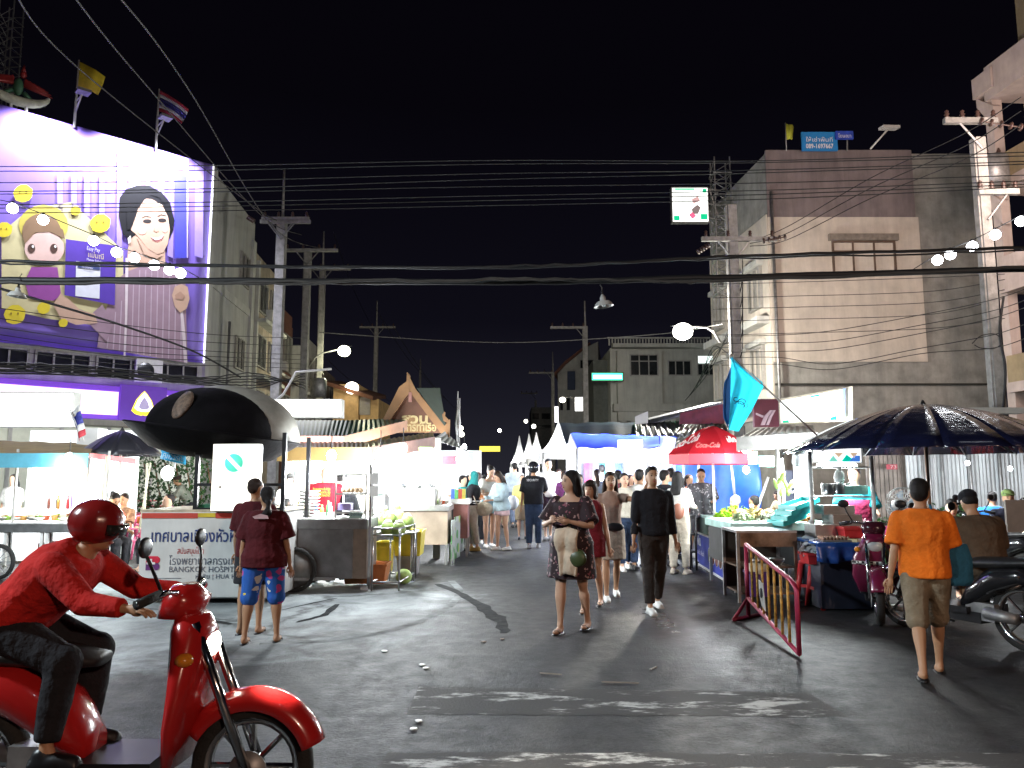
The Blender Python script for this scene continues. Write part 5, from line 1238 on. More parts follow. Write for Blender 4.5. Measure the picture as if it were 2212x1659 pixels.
# ================================================================= LEFT SIDE
# ---- low noodle cart with wide steel top at the left edge
def left_cart():
    Y = 11.9; zt = P(90, 1128, Y).z; x0 = GX(-90, Y); x1 = GX(178, Y)
    t = thing('food_cart', 'wide steel topped food cart with spoked wheel at the left edge', 'food cart', ((x0+x1)/2, Y + .6, 0))
    mb = MB(); mb.box((x0, Y, zt - .16), (x1, Y + 1.25, zt - .03)); mb.build('tray_body', STEEL, t, bevel=.008)
    mb = MB(); mb.box((x0 - .02, Y - .02, zt - .029), (x1 + .02, Y + 1.27, zt)); mb.build('counter_top', mat('bright tray', (.72, .72, .70), .35, .3), t)
    for x in (x0 + .1, GX(20, Y), GX(97, Y), GX(108, Y), x1 - .03):
        for y in (Y + .04, Y + 1.2): mb = MB(); mb.boxc((x, y, (zt-.16)/2 + .05), (.045, .045, zt - .26)); mb.build('leg', ALU, t)
    mb = MB(); mb.box((x0, Y, .10), (x1, Y + .05, .15)); mb.box((x0, Y + 1.18, .10), (x1, Y + 1.23, .15)); mb.build('lower_rail', ALU, t)
    wx = GX(16, Y); mb = MB(); r = .27; c = (wx, Y - .09, r)
    mb.lathe(c, [(r - .045, -.02), (r, -.025), (r, .025), (r - .045, .02)], 28, axis=(0, 1, 0), cap=False); w_ = mb.build('wheel', RUBBER, t)
    mb = MB(); mb.lathe(c, [(r - .047, -.015), (r - .06, 0), (r - .047, .015)], 28, axis=(0, 1, 0), cap=False)
    for k in range(14): a = 2*math.pi*k/14; mb.tube(c, (c[0] + (r-.05)*math.cos(a), c[1], c[2] + (r-.05)*math.sin(a)), .004, n=4)
    mb.build('rim', CHROME, w_)
    mb = MB(); mb.box((GX(50, Y), Y + .5, .17), (GX(95, Y), Y + 1.0, .5)); mb.build('storage_box', mat('maroon box', (.18, .02, .02), .6), t)
    for k in range(9):
        x = x0 + .4 + k*.22; bowl(x, Y + random.uniform(.3, .9), zt + .002, .08, WHITEP if k % 2 else STEEL, '%s small bowl from the left on the steel food cart top' % ['first', 'second', 'third', 'fourth', 'fifth', 'sixth', 'seventh', 'eighth', 'ninth'][k])
    clump('leaf_heap', 'small heap of green herb leaves on the steel food cart top', 'herbs', (GX(134, Y + .6), Y + .6, zt), (.10, .10, .10), mat('lime leaf', (.30, .55, .04), .5), 60, .035)
    # posts and canopy
    for vx, yy in ((35, Y + .1), (233, Y + .9), (190, Y + 1.2)):
        x = GX(vx, yy); mb = MB(); mb.tube((x, yy, zt if vx == 35 else 0), (x, yy, 1.98), .022); mb.build('canopy_post', ALU, t)
left_cart()
corrugated('turquoise edged canopy roof over the food cart at the left edge', P(-80, 985, 11.2), P(192, 985, 11.2), P(205, 958, 14.6), P(-80, 950, 14.6), mat('ochre awning cloth', (.34, .24, .10), .8, 0, .2, 2), 'canopy', 8, .01, mat('turquoise valance', (.10, .38, .50), .6, 0, .15, 3), cat='canopy')
mb = MB(); a, b_ = P(190, 978, 12.6), P(292, 990, 13.4); mb.prism([a, b_, b_ + Vector((0, 0, -.10)), a + Vector((0, 0, -.08))], (0, .02, 0)); tag(mb.build('red_valance', RED), 'red cloth edge hanging below the small black umbrella', 'canopy edge')
# white illuminated stall interior
def white_booth():
    Y = 14.2; x0, x1 = GX(-60, Y), GX(205, Y)
    t = thing('white_booth', 'bright white drinks booth behind the left food cart', 'booth', ((x0+x1)/2, Y + .5, 0))
    mb = MB(); mb.box((x0, Y + 1.6, 0), (x1, Y + 1.65, 2.5)); mb.build('back_wall', CANVAS, t)
    mb = MB(); mb.box((GX(160, Y), Y, 0), (GX(205, Y), Y + .35, 2.45)); mb.build('side_panel', CANVAS, t)
    mb = MB(); mb.box((x0, Y + .2, .9), (GX(160, Y), Y + .8, .95)); mb.box((x0, Y + .2, 0), (GX(160, Y), Y + .25, .9)); mb.build('counter', WHITEP, t)
    mb = MB(); mb.box((GX(75, Y), Y + 1.3, 1.35), (GX(150, Y), Y + 1.58, 1.38)); mb.box((GX(60, Y), Y + 1.3, 1.7), (GX(150, Y), Y + 1.58, 1.73)); mb.build('shelf', ALU, t)
    mb = MB(); mb.box((GX(136, Y), Y + .3, .95), (GX(172, Y) - .1, Y + .6, 1.30)); mb.build('crate', PURPLE, t)
    cols = [(.1, .03, .02), (.02, .02, .02), (.25, .12, .02), (.5, .5, .5), (.3, .02, .02)]
    for k in range(10):
        x = GX(85, Y) + k*.09; mb = MB(); mb.lathe((x, Y + .35 + (k % 2)*.12, .952), [(.028, 0), (.028, .16), (.012, .20), (.012, .25)], 10)
        tag(mb.build('bottle', mat('bottle %d' % (k % 5), cols[k % 5], .2)), 'small sauce bottle in the row on the white booth counter', 'bottle', 'sauce bottles on the white booth counter')
    mb = MB(); pbox(mb, 193-4, 197, 1010, 1060, Y - .1, .02)
    # sign box above
    mb = MB(); mb.box((GX(-60, 15.8), 15.8, P(0, 922, 15.8).z), (GX(146, 15.8), 16.1, P(0, 846, 15.8).z)); s_ = mb.build('light_box', ALU, t)
    mb = MB(); mb.box((GX(-60, 15.8) + .05, 15.76, P(0, 919, 15.8).z), (GX(144, 15.8), 15.79, P(0, 850, 15.8).z)); mb.build('lit_panel', glow('warm white panel', (1, 1, .97), 2.2), s_)
white_booth()
tube_lamp(20, 120, 990, 13.6, 'left tube lamp under the turquoise edged canopy', 280)
tube_lamp(110, 180, 992, 15.0, 'right tube lamp inside the white drinks booth', 150)
cfl(197, 1083, 12.8, 'glaring warm bulb beside the tray table on the left', 60, (1, .85, .55), .09)
cfl(362, 1022, 15.5, 'tall greenish bright lamp hanging before the hedge', 170, (.80, 1, .90), .12)
# tray table and low tables
table('small pale wood topped folding table right of the food cart', *(lambda g: (g.x, g.y))(G(215, 1215) + Vector((0, .3, 0))), .62, .5, .78, mat('pale wood top', (.55, .36, .24), .5, 0, .2, 4), ALU)
# hedge at the bank front
def hedge():
    Y = 19.5; t = thing('hedge', 'dark green leafy hedge in front of the lit bank shop windows', 'hedge', tuple(P(300, 1030, Y).xy) + (0,))
    mb = MB(); x0, x1 = GX(200, Y), GX(450, Y)
    for k in range(2600):
        p = Vector((random.uniform(x0, x1), Y + random.uniform(-.35, .5), random.uniform(.35, 2.15) + .1*math.sin(k)))
        E_ = Euler((random.uniform(-1.2, 1.2), random.uniform(-1.2, 1.2), random.uniform(0, 6))).to_matrix(); q = random.uniform(.03, .075)
        mb.add([p + E_ @ Vector(v) for v in ((-q, 0, 0), (0, -q*.6, q*.2), (q, 0, 0), (0, q*.6, q*.2))], [(0, 1, 2, 3)])
    mb.build('foliage', mat('hedge leaf', (.035, .10, .025), .5, 0, .5, 3), t)
    mb = MB()
    for k in range(12): x = x0 + (x1-x0)*k/11; mb.path([(x, Y, .2), (x + .1, Y + .05, 1.1), (x - .05, Y, 1.9)], .02, 5)
    mb.build('stems', WOOD, t)
    mb = MB(); mb.box((x0, Y - .4, 0), (x1, Y + .5, .45)); mb.build('planter', CONC, t)
hedge()
umbrella('small black umbrella over the left dining tables', *(lambda p: (p.x, p.y))(P(258, 1030, 13.5)), P(0, 929, 13.5).z, P(0, 985, 13.5).z, .72, mat('black umbrella cloth', (.018, .018, .024), .35, 0, .2, 6), 10, bow=.55, pole_to=.0)
for k, (v0, v1, w0, w1, Y) in enumerate(((232, 985, 215, 1140, 12.2), (285, 1000, 277, 1060, 15), (318, 1000, 310, 1150, 12.0), (325, 1000, 300, 1150, 11.8))):
    mb = MB(); mb.tube(P(v0, v1, Y), P(w0, w1, Y), .014 if k else .022, n=6); tag(mb.build('bamboo_pole', mat('pale pole', (.62, .58, .42), .6)), ['thick slanting pale pole under the small black umbrella', 'thin far pale pole before the hedge', 'left of the twin slanting pale poles by the pink chairs', 'right of the twin slanting pale poles by the pink chairs'][k], 'pole')
# small national flag and blue number flag
def pflag(label, pole, pts, mats, Y):
    t = thing('hand_flag', label, 'flag', P(*pole[0], Y)); mb = MB(); mb.tube(P(*pole[0], Y), P(*pole[1], Y), .010, n=6); mb.build('pole', ALU, t)
    n = len(mats); mb = MB(); (a, b_, c, d) = [P(*q, Y) for q in pts]
    for k in range(n):
        mb.m = k
        def fn(i, j, k=k): f = (k + j)/n; p = a.lerp(b_, i).lerp(d.lerp(c, i), f); p.y += .05*math.sin(i*5 + f*3); return p
        mb.grid(fn, 8, 2)
    mb.build('flag', mats, t, solid=.006); return t
FR2, FW2, FB2 = mat('flag red bright', (.45, .03, .05), .7), mat('flag white bright', (.7, .7, .7), .7), mat('flag blue bright', (.03, .04, .28), .7)
pflag('small national flag leaning at the white booth roof corner', ((181, 952), (149, 880)), ((150, 890), (175, 875), (182, 938), (171, 952)), [FW2, FB2, FB2, FW2, FR2], 12.6)
SKYB = mat('cyan cloth', (.02, .34, .62), .6, 0, .1, 4)
f = pflag('bright blue pennant hanging sideways under the giant hat roof', ((374, 1020), (379, 998)), ((346, 968), (404, 978), (398, 1004), (346, 990)), [SKYB], 10.6)
text('ศุภวรรณ', .12, mat('white letters paint', (.75, .75, .78), .6), Matrix.Translation(-Vector(f.location)) @ frame(P(350, 988, 10.5), (1, 0, -.22), (.2, 0, 1)), f, width=.29)
# ---- kiosk with giant black hat roof
def hat_kiosk():
    Y = 9.65; bx = P(440, 1030, Y).x
    t = thing('hat_kiosk', 'kiosk with a giant black police style hat as its roof and printed front board', 'kiosk', (bx, Y + .5, 0))
    HB = mat('black fibreglass', (.0045, .004, .005), .8, 0, .3, 4, .3, spec=.06); HC_ = mat('cream fibreglass', (.26, .25, .22), .5, 0, .2, 4)
    T = Matrix.Rotation(R(7.5), 3, 'Y'); cy = Y + .75
    def dome(mb, c, r):
        n0 = len(mb.v); mb.ell((0, 0, 0), r, 36, 20); mb.v[n0:] = [tuple(T @ Vector((x, y, max(z, -.05))) + c) for x, y, z in mb.v[n0:]]
    mb = MB(); q = P(486, 935, cy); q.y = cy + .16; dome(mb, q, (.96, .70, .66)); mb.build('hat_crown_band', HC_, t)
    c1 = P(468, 935, cy); c1.y = cy - .08; mb = MB(); dome(mb, c1, (.88, .80, .60)); mb.build('hat_crown', HB, t)
    mb = MB(); c2 = P(463, 942, cy)
    prof = [(.02, -.30), (.50, -.30), (.78, -.24), (.97, -.10), (1.13, .03), (1.15, .05), (1.12, .06), (1.0, .05), (.6, .06)]
    mb.lathe(c2, prof, 40, axis=T @ Vector((0, 0, 1))); mb.build('hat_brim', HB, t)
    mb = MB(); e = P(437, 880, Y); e.y = cy - .06 - .80; nn = Vector((-.26, -.78, .52)).normalized(); pc = c1 + T @ Vector((-.20, -.66, .29)); mb.ell(pc, (.22, .13, .05), 20, 12, nn.to_track_quat('Z', 'X').to_matrix()); mb.build('hat_badge', mat('worn bronze emblem', (.13, .085, .06), .6, .2, .5, 16, .5), t)
    for vx in (422, 610):
        for yy in (Y + .05, Y + 1.2): mb = MB(); x = GX(vx, Y); mb.boxc((x, yy, (P(0, 960, Y).z)/2 + .1), (.05, .05, P(0, 960, Y).z + .1)); mb.build('post', BLACKP, t)
    for vy in (1050, 1103): mb = MB(); z = P(0, vy, Y).z; mb.box((GX(424, Y), Y + .03, z), (GX(609, Y), Y + .07, z + .035)); mb.build('cross_rail', BLACKP, t)
    x0, x1 = GX(313, Y), GX(602, Y); z1 = P(0, 1106, Y).z
    mb = MB(); mb.box((x0 + .02, Y + .02, .06), (x1, Y + 1.2, z1)); mb.build('counter_body', mat('grey counter', (.35, .34, .33), .7), t, bevel=.01)
    mb = MB(); mb.box((x0 - .02, Y - .03, z1), (x1 + .02, Y + 1.22, z1 + .03)); mb.build('counter_top', mat('chipped cream trim', (.50, .42, .30), .6, 0, .3, 6), t)
    # front board
    bd = MB(); xb = GX(528, Y); bd.box((x0, Y - .03, P(0, 1290, Y).z), (xb, Y - .003, z1)); board = bd.build('front_board', mat('white board', (.60, .60, .58), .5, 0, .1, 2, stain=.15), t, bevel=.01)
    mb = MB(); mb.box((x0 + .01, Y - .040, P(0, 1119, Y).z), (GX(434, Y), Y - .031, P(0, 1108, Y).z)); mb.box((GX(472, Y), Y - .040, P(0, 1119, Y).z), (xb - .01, Y - .031, P(0, 1108, Y).z)); mb.build('red_stripe', mat('red tape', (.50, .05, .03), .5, 0, .15), board)
    mb = MB(); mb.box((GX(434, Y) + .003, Y - .041, P(0, 1117, Y).z), (GX(472, Y) - .003, Y - .031, P(0, 1108, Y).z)); mb.build('yellow_stripe', mat('yellow tape', (.65, .48, .03), .5), board)
    O = Matrix.Translation(-Vector(t.location)); NAVY = mat('navy print', (.015, .04, .16), .5); GREYP = mat('grey print ink', (.10, .12, .16), .5); REDP = mat('red print ink', (.42, .03, .04), .5)
    def tx(s_, vx, vy, vh, m, w_, **k): o = text(s_, vh, m, O @ frame(P(vx, vy, Y - .036), (1, 0, 0), (0, 0, 1)), t, width=w_, **k); o.parent = board; return o
    def W_(a, b_): return GX(b_, Y) - GX(a, Y)
    tx('เทศบาลเมืองหัวหิน', 324, 1170, .20, NAVY, W_(324, 520), bold=.003); tx('สนับสนุนโดย', 382, 1196, .10, REDP, W_(382, 438)); tx('โรงพยาบาลกรุงเทพ', 364, 1220, .14, GREYP, W_(364, 520))
    tx('BANGKOK HOSPITAL', 364, 1236, .10, GREYP, W_(364, 520)); tx('หัวหิน | HUA HIN', 421, 1250, .08, GREYP, W_(421, 520)); tx('Tel. 1719', 376, 1274, .13, REDP, W_(376, 443), shear=.25, bold=.003)
    # B logo with white cross
    mb = MB(); cx, cz = GX(343, Y), P(0, 1216, Y).z; s_ = .085
    def bl(pts): return [(cx + x*s_, Y - .037, cz + z*s_) for x, z in pts]
    mb.prism(bl([(-1, 1), (.7, 1), (1, .7), (1, .25), (.75, .02), (-1, .02)]), (0, .004, 0)); mb.build('logo', mat('logo red', (.55, .02, .05), .4), board)
    mb = MB(); mb.prism(bl([(-1, -.02), (.75, -.02), (1, -.25), (1, -.7), (.7, -1), (-1, -1)]), (0, .004, 0)); mb.build('logo', mat('logo plum', (.13, .03, .16), .4), board)
    mb = MB(); mb.prism([(p[0] - .02, p[1] - .006, p[2]) for p in bl([(-.16, .62), (.16, .62), (.16, .16), (.62, .16), (.62, -.16), (.16, -.16), (.16, -.62), (-.16, -.62), (-.16, -.16), (-.62, -.16), (-.62, .16), (-.16, .16)])], (0, .004, 0)); mb.build('logo_cross', WHITEP, board)
    mb = MB(); mb.box((GX(330, Y), Y - .036, P(0, 1249, Y).z), (GX(405, Y), Y - .031, P(0, 1248, Y).z)); mb.build('rule_line', GREYP, board)
    # lit no-parking panel
    Y2 = Y - .15; mb = MB(); mb.box((GX(457, Y2), Y2, P(0, 1105, Y2).z), (GX(560, Y2), Y2 + .12, P(0, 958, Y2).z)); pn = mb.build('sign_box', ALU, t, bevel=.02)
    mb = MB(); mb.box((GX(458.5, Y2), Y2 - .008, P(0, 1103, Y2).z), (GX(558.5, Y2), Y2 - .002, P(0, 959.5, Y2).z)); mb.build('lit_panel', glow('cream lit panel', (1, .97, .88), 1.45), pn)
    c = P(506, 1000, Y2); c.y = Y2 - .012
    for r_, m_, th in ((.135, glow('pale ring', (.80, 1, .93), 1.3), .003), (.112, glow('mint disc', (.10, .78, .52), .9), .006)):
        mb = MB(); mb.lathe(c, [(r_, 0), (r_, -th)], 32, axis=(0, 1, 0)); mb.build('print_disc', m_, pn)
    mb = MB(); mb.boxc(c + Vector((0, -.010, 0)), (.27, .004, .045), (0, R(45), 0)); mb.build('slash', glow('cream slash', (.93, 1, .96), 1.4), pn)
    mb = MB(); z = P(0, 1052, Y2).z; mb.box((GX(478, Y2), Y2 - .014, z - .004), (GX(545, Y2), Y2 - .010, z + .004)); mb.prism([(GX(470, Y2), Y2 - .014, z), (GX(479, Y2), Y2 - .014, z + .014), (GX(479, Y2), Y2 - .014, z - .014)], (0, .004, 0)); mb.build('arrow', mat('brown arrow', (.12, .09, .06), .6), pn)
    mb = MB(); mb.box((GX(424, Y), Y + .1, z1 + .03), (GX(455, Y), Y + .4, z1 + .09)); mb.build('green_tin', mat('dark green tin', (.02, .14, .07), .5), t)
    return t
hat_kiosk()
# ---- dining tables, chairs and diners on the left
RT = mat('red table cloth', (.42, .03, .04), .5, 0, .15)
for k, (vx, vy, lb) in enumerate(((262, 1180, 'red topped dining table nearest the pink chairs'), (345, 1150, 'red topped dining table beside the hat kiosk'), (300, 1128, 'far red topped dining table near the hedge'))):
    q = G(vx, vy); table(lb, q.x, q.y, 1.1, .7, .74, RT, ALU)
for vx, vy, rz, m, lb in ((214, 1213, 190, PURPLE, 'violet plastic chair right of the tray table'), (262, 1222, 175, PINK, 'pink plastic chair nearest the camera on the left'), (318, 1205, 195, PINK, 'pink plastic chair half hidden by the printed kiosk board'),
                          (178, 1190, 200, BLUEP, 'blue plastic chair behind the food cart'), (380, 1170, 170, PINK, 'pink plastic chair behind the kiosk board'), (232, 1150, 20, RED, 'red plastic chair across the nearest table'), (410, 1150, 180, RED, 'red plastic chair beside the kiosk post'),
                          (150, 1185, 160, PURPLE, 'violet plastic chair seen through the food cart legs')):
    q = G(vx, vy); plastic_chair(lb, q.x, q.y, R(rz), m)
for k, vx in enumerate((245, 270, 300, 345)):
    q = P(vx, 1030, 14.2); mb = MB(); mb.lathe((q.x, 13.0 + (k % 2)*.5, .742), [(.03, 0), (.035, .10), (.03, .12)], 10); tag(mb.build('glass', mat('condiment %d' % (k % 2), ((.5, .5, .5), (.4, .1, .03))[k % 2], .3)), ['clear', 'red', 'second clear', 'second red'][k] + ' glass standing among the left dining tables', 'glass')
# ---- steel cart with the big wheel
def steel_cart():
    Y = 10.55; x0, x1 = GX(606, Y), GX(796, Y); zt = P(0, 1121, Y).z
    t = thing('steel_cart', 'long stainless steel cart with big rubber wheel and glass case', 'food cart', ((x0+x1)/2, Y + .4, 0))
    BR = mat('brushed steel panel', (.20, .20, .205), .42, .8, .2, 5)
    mb = MB(); mb.box((x0, Y, zt - .135), (x1, Y + .85, zt - .005)); mb.build('counter_edge', mat('dull edge steel', (.22, .225, .23), .45, .8), t, bevel=.006)
    mb = MB(); mb.box((x0 + .01, Y + .01, zt - .004), (x1 - .01, Y + .84, zt)); mb.build('counter_top', WHITEP, t)
    mb = MB(); mb.box((x0 + .02, Y + .03, .18), (GX(765, Y), Y + .80, zt - .136)); mb.build('body_panel', BR, t, bevel=.006)
    mb = MB(); mb.box((GX(765, Y) + .003, Y + .03, .18), (x1 - .01, Y + .80, zt - .136)); mb.build('end_panel', mat('brownish steel', (.24, .19, .15), .45, .6), t)
    c = (GX(645, Y), Y - .055, .31); r = .30; mb = MB(); mb.lathe(c, [(r - .055, -.03), (r - .01, -.035), (r, 0), (r - .01, .035), (r - .055, .03)], 32, axis=(0, 1, 0), cap=False); mb.build('wheel', RUBBER, t)
    mb = MB(); mb.lathe(c, [(r - .056, -.012), (r - .056, .012), (.02, .01), (.02, -.01)], 24, axis=(0, 1, 0)); mb.build('wheel_disc', mat('steel wheel disc', (.14, .135, .13), .5, .6, .3), t)
    mb = MB(); mb.box((x0, Y - .08, .17), (GX(732, Y), Y - .04, .205)); mb.build('axle_rail', DULL, t)
    for x in (x0 + .05, x1 - .04): mb = MB(); mb.boxc((x, Y + .4, .09), (.04, .04, .18)); mb.build('leg', DULL, t)
    # glass case
    z0 = zt; z1 = P(0, 1024, Y).z; gx0, gx1 = GX(724, Y), GX(790, Y)
    mb = MB()
    for x in (gx0, gx1):
        for y in (Y + .06, Y + .56): mb.boxc((x, y, (z0+z1)/2), (.02, .02, z1 - z0))
    for z in (z1, P(0, 1067, Y).z, P(0, 1108, Y).z): mb.boxc(((gx0+gx1)/2, Y + .06, z), (gx1 - gx0, .018, .022)); mb.boxc(((gx0+gx1)/2, Y + .56, z), (gx1 - gx0, .018, .022)); mb.boxc(((gx0+gx1)/2, Y + .31, z - .012), (gx1 - gx0, .49, .006))
    mb.build('case_frame', ALU, t)
    mb = MB(); mb.box((GX(798, Y), Y + .02, .2), (GX(803, Y), Y + .06, P(0, 1000, Y).z)); mb.build('upright', STEEL, t)
    for k, (a, b_) in enumerate(((1022, 1046), (1050, 1072))): mb = MB(); pbox(mb, 799, 817, a, b_, Y - .03, .01); mb.build('price_card', WHITEP, t)
    mb = MB(); pbox(mb, 754, 782, 1101 + 6, 1119, Y + .01, .008); cb_ = mb.build('menu_card', mat('mint card', (.40, .62, .58), .5), t)
    text('น้ำอัดลม', .05, mat('navy print', (.015, .04, .16), .5), Matrix.Translation(-Vector(t.location)) @ frame(P(757, 1114, Y + .003), (1, 0, 0), (0, 0, 1)), t, width=.14)
    # things on top
    mb = MB(); a = P(622, 1121, Y + .2); mb.lathe((a.x, Y + .2, zt + .002), [(.05, 0), (.055, .16), (.09, .27), (.085, .27), (.05, .15)], 14, cap=False); tag(mb.build('napkin_holder', STEEL), 'steel cup of white napkins at the left end of the long steel cart', 'cup')
    for k in range(8):
        x = GX(650, Y) + k*.012; mb = MB(); mb.lathe((GX(668, Y + .6), Y + .62, zt + .002 + k*.048), [(.12, 0), (.165, .03), (.16, .035), (.10, .01)], 18, cap=False); tag(mb.build('plate', WHITEP), 'white plate in the tall stack behind the red shirted vendor', 'plate', 'stacked white plates on the steel cart')
    for k, (vx, s__) in enumerate(((640, .11), (690, .09), (712, .07))): mb = MB(); mb.boxc((GX(vx, Y + .3), Y + .3 + .1*k, zt + .035), (s__*1.6, s__, .07)); tag(mb.build('food_box', WHITEP), ['larger', 'middle', 'smaller'][k] + ' white food box on the long steel cart top', 'box')
    mb = MB(); mb.boxc((GX(748, Y + .3), Y + .3, P(0, 1104, Y).z + .05), (.18, .16, .09)); tag(mb.build('lilac_basket', mat('lilac plastic', (.40, .34, .70), .4)), 'lilac plastic basket inside the glass case', 'basket')
    for k in range(5): mb = MB(); mb.ell((gx0 + .07 + k*.06, Y + .25, P(0, 1067, Y).z + .05), (.04, .05, .04), 8, 6); tag(mb.build('bun', mat('bun crust', (.55, .40, .26), .6)), 'round bun on the middle shelf of the glass case', 'bun', 'buns in the glass case')
steel_cart()
mb = MB(); q = G(778, 1285 - 8); mb.lathe((q.x, q.y, .035), [(.028, 0), (.036, .10), (.034, .10), (.026, .004)], 14, axis=(1, .15, 0), cap=False); tag(mb.build('plastic_cup', CLEAR), 'empty clear plastic cup lying on the ground near the steel cart', 'cup')
# ---- coconut trolley
def trolley():
    Y0, Y1 = 10.7, 11.7; xs = (GX(808, Y0), GX(866, Y0)); xr = (GX(846, Y1), GX(897, Y1)); zt = P(0, 1140, Y0).z
    t = thing('steel_trolley', 'open steel tube trolley beside the coconuts', 'trolley', ((xs[0]+xs[1])/2, Y0 + .4, 0))
    C = [Vector((xs[0], Y0, 0)), Vector((xs[1], Y0, 0)), Vector((xr[1], Y1, 0)), Vector((xr[0], Y1, 0))]
    for c in C: mb = MB(); mb.tube(c, c + Vector((0, 0, zt)), .014); mb.build('leg', STEEL, t)
    for z in (.12, zt - .10, zt - .01):
        mb = MB()
        for i in range(4): mb.tube(C[i] + Vector((0, 0, z)), C[(i+1) % 4] + Vector((0, 0, z)), .012)
        mb.build('rail', STEEL, t)
    mb = MB(); a = C[0] + Vector((0, 0, zt)); mb.path([a, a + Vector((-.08, -.02, .03)), P(765, 1205, Y0)], .013, 6); mb.build('handle', BLACKP, t)
trolley()
COCO = mat('green coconut husk', (.30, .42, .12), .5, 0, .3, 5); COCW = mat('cut coconut white', (.72, .72, .60), .6)
k = 0
for vx, vy, Y in ((817, 1128, 11.6), (842, 1122, 11.7), (863, 1120, 11.8), (828, 1112, 12), (855, 1106, 12), (880, 1128, 11.6), (838, 1142, 11.2), (862, 1143, 11.1)):
    c = P(vx, vy, Y); t_ = thing('coconut', ['leftmost', 'second', 'third', 'upper left', 'topmost', 'rightmost', 'lower left', 'lower right'][k] + ' green young coconut of the heap above the trolley', 'coconut', c, 0, 'heap of young coconuts')
    mb = MB(); mb.ell((0, 0, 0), (.105, .105, .115), 12, 8); mb.build('husk', COCO, t_, local=True); mb = MB(); mb.lathe((0, 0, .07), [(.075, 0), (.05, .05), (.02, .06)], 8); mb.build('cut_top', COCW, t_, local=True); k += 1
mb = MB(); a = G(872, 1262); mb.ell((a.x, a.y, .11), (.12, .12, .11), 12, 8); tag(mb.build('coconut', COCO), 'single dark green coconut on the ground under the trolley', 'coconut')
table('low steel bench carrying the heap of coconuts', GX(850, 11.9), 11.95, .75, .6, P(0, 1142, 11.6).z - .06, STEEL, DULL)
def tub(label, vx0, vx1, vy0, vy1, Y, d, m, name='plastic_tub', cat='tub'):
    x0, x1 = GX(vx0, Y), GX(vx1, Y); z0, z1 = P(0, vy1, Y).z, P(0, vy0, Y).z; z0 = max(0.0, z0); t = thing(name, label, cat, ((x0+x1)/2, Y + d/2, z0)); w_ = (x1-x0)/2; h = z1 - z0; mb = MB()
    o = [(-w_*.88, -d/2*.88, 0), (w_*.88, -d/2*.88, 0), (w_*.88, d/2*.88, 0), (-w_*.88, d/2*.88, 0)]; u_ = [(-w_, -d/2, h), (w_, -d/2, h), (w_, d/2, h), (-w_, d/2, h)]
    i_ = [(x*.94, y*.94, z) for x, y, z in u_]; ib = [(x*.8, y*.8, .03) for x, y, z in u_]
    mb.add(o + u_ + i_ + ib, [(3, 2, 1, 0)] + [(k_, (k_+1) % 4, 4 + (k_+1) % 4, 4 + k_) for k_ in range(4)] + [(4+k_, 4 + (k_+1) % 4, 8 + (k_+1) % 4, 8 + k_) for k_ in range(4)] + [(8+k_, 8 + (k_+1) % 4, 12 + (k_+1) % 4, 12 + k_) for k_ in range(4)] + [(12, 13, 14, 15)]); mb.build('tub_body', m, t, local=True, bevel=.006)
    mb = MB(); mb.boxc((0, -d/2, h - .01), (w_*2.04, .02, .03)); mb.boxc((0, d/2, h - .01), (w_*2.04, .02, .03)); mb.boxc((-w_, 0, h - .01), (.02, d*1.02, .03)); mb.boxc((w_, 0, h - .01), (.02, d*1.02, .03)); mb.build('rim', m, t, local=True)
    return t
tub('smaller yellow tub seen through the trolley frame', 816, 846, 1172, 1238, 11.9, .4, YELP)
tub('large yellow tub with draped bags right of the trolley', 851, 912, 1148, 1202, 12.2, .6, YELP)
tub('orange plastic crate on the ground at the cart corner', 744, 838, 1220, 1262, 10.95, .45, mat('orange brown crate', (.42, .13, .03), .5, 0, .2, 6), 'crate', 'crate')
tub('grey bin under the large yellow tub', 860, 902, 1203, 1246, 12.2, .5, mat('grey bin', (.22, .20, .21), .6), 'bin', 'bin')
# ---- middle left stalls
def counter_stall(label, vx0, vx1, Y, vtop, d, m, legs=True, under=None, cat='stall'):
    x0, x1 = GX(vx0, Y), GX(vx1, Y); z = P(0, vtop, Y).z; t = thing('stall_counter', label, cat, ((x0+x1)/2, Y + d/2, 0))
    mb = MB(); mb.box((x0, Y, z - .10), (x1, Y + d, z)); mb.build('counter_top', m, t, bevel=.006)
    mb = MB(); mb.box((x0 + .04, Y + .05, .35), (x1 - .04, Y + d - .05, z - .101)); mb.build('cabinet', under or mat('tan cabinet', (.34, .27, .20), .6, 0, .2, 3), t)
    for x in (x0 + .06, x1 - .06):
        for y in (Y + .06, Y + d - .06): mb = MB(); mb.boxc((x, y, .175), (.04, .04, .35)); mb.build('leg', DULL, t)
    return t, x0, x1, z
t_, sx0, sx1, sz = counter_stall('steel topped counter with foam box in front of the dark clothed vendor', 866, 972, 13.8, 1092, 1.0, STEEL)
mb = MB(); mb.boxc((GX(897, 14.1), 14.2, sz + .15), (.75, .5, .30)); tag(mb.build('foam_box', CANVAS, bevel=.02) if False else mb.build('foam_box', CANVAS), 'large white foam box on the steel topped counter', 'box')
clump('plastic_bags', 'pile of crumpled white plastic bags on the foam box', 'bags', (GX(897, 14.1), 14.2, sz + .30), (.38, .25, .16), CANVAS, 70, .09)
for k in range(7):
    mb = MB(); mb.tube((GX(920, 14) + k*.045, 14.1, sz), (GX(920, 14) + .02 + k*.05, 14.1 + .03*(k % 2), sz + .30), .014); tag(mb.build('bottle', mat('pale bottle', (.55, .55, .5), .3)), 'slim pale bottle in the row right of the foam box', 'bottle', 'slim bottles on the steel counter')
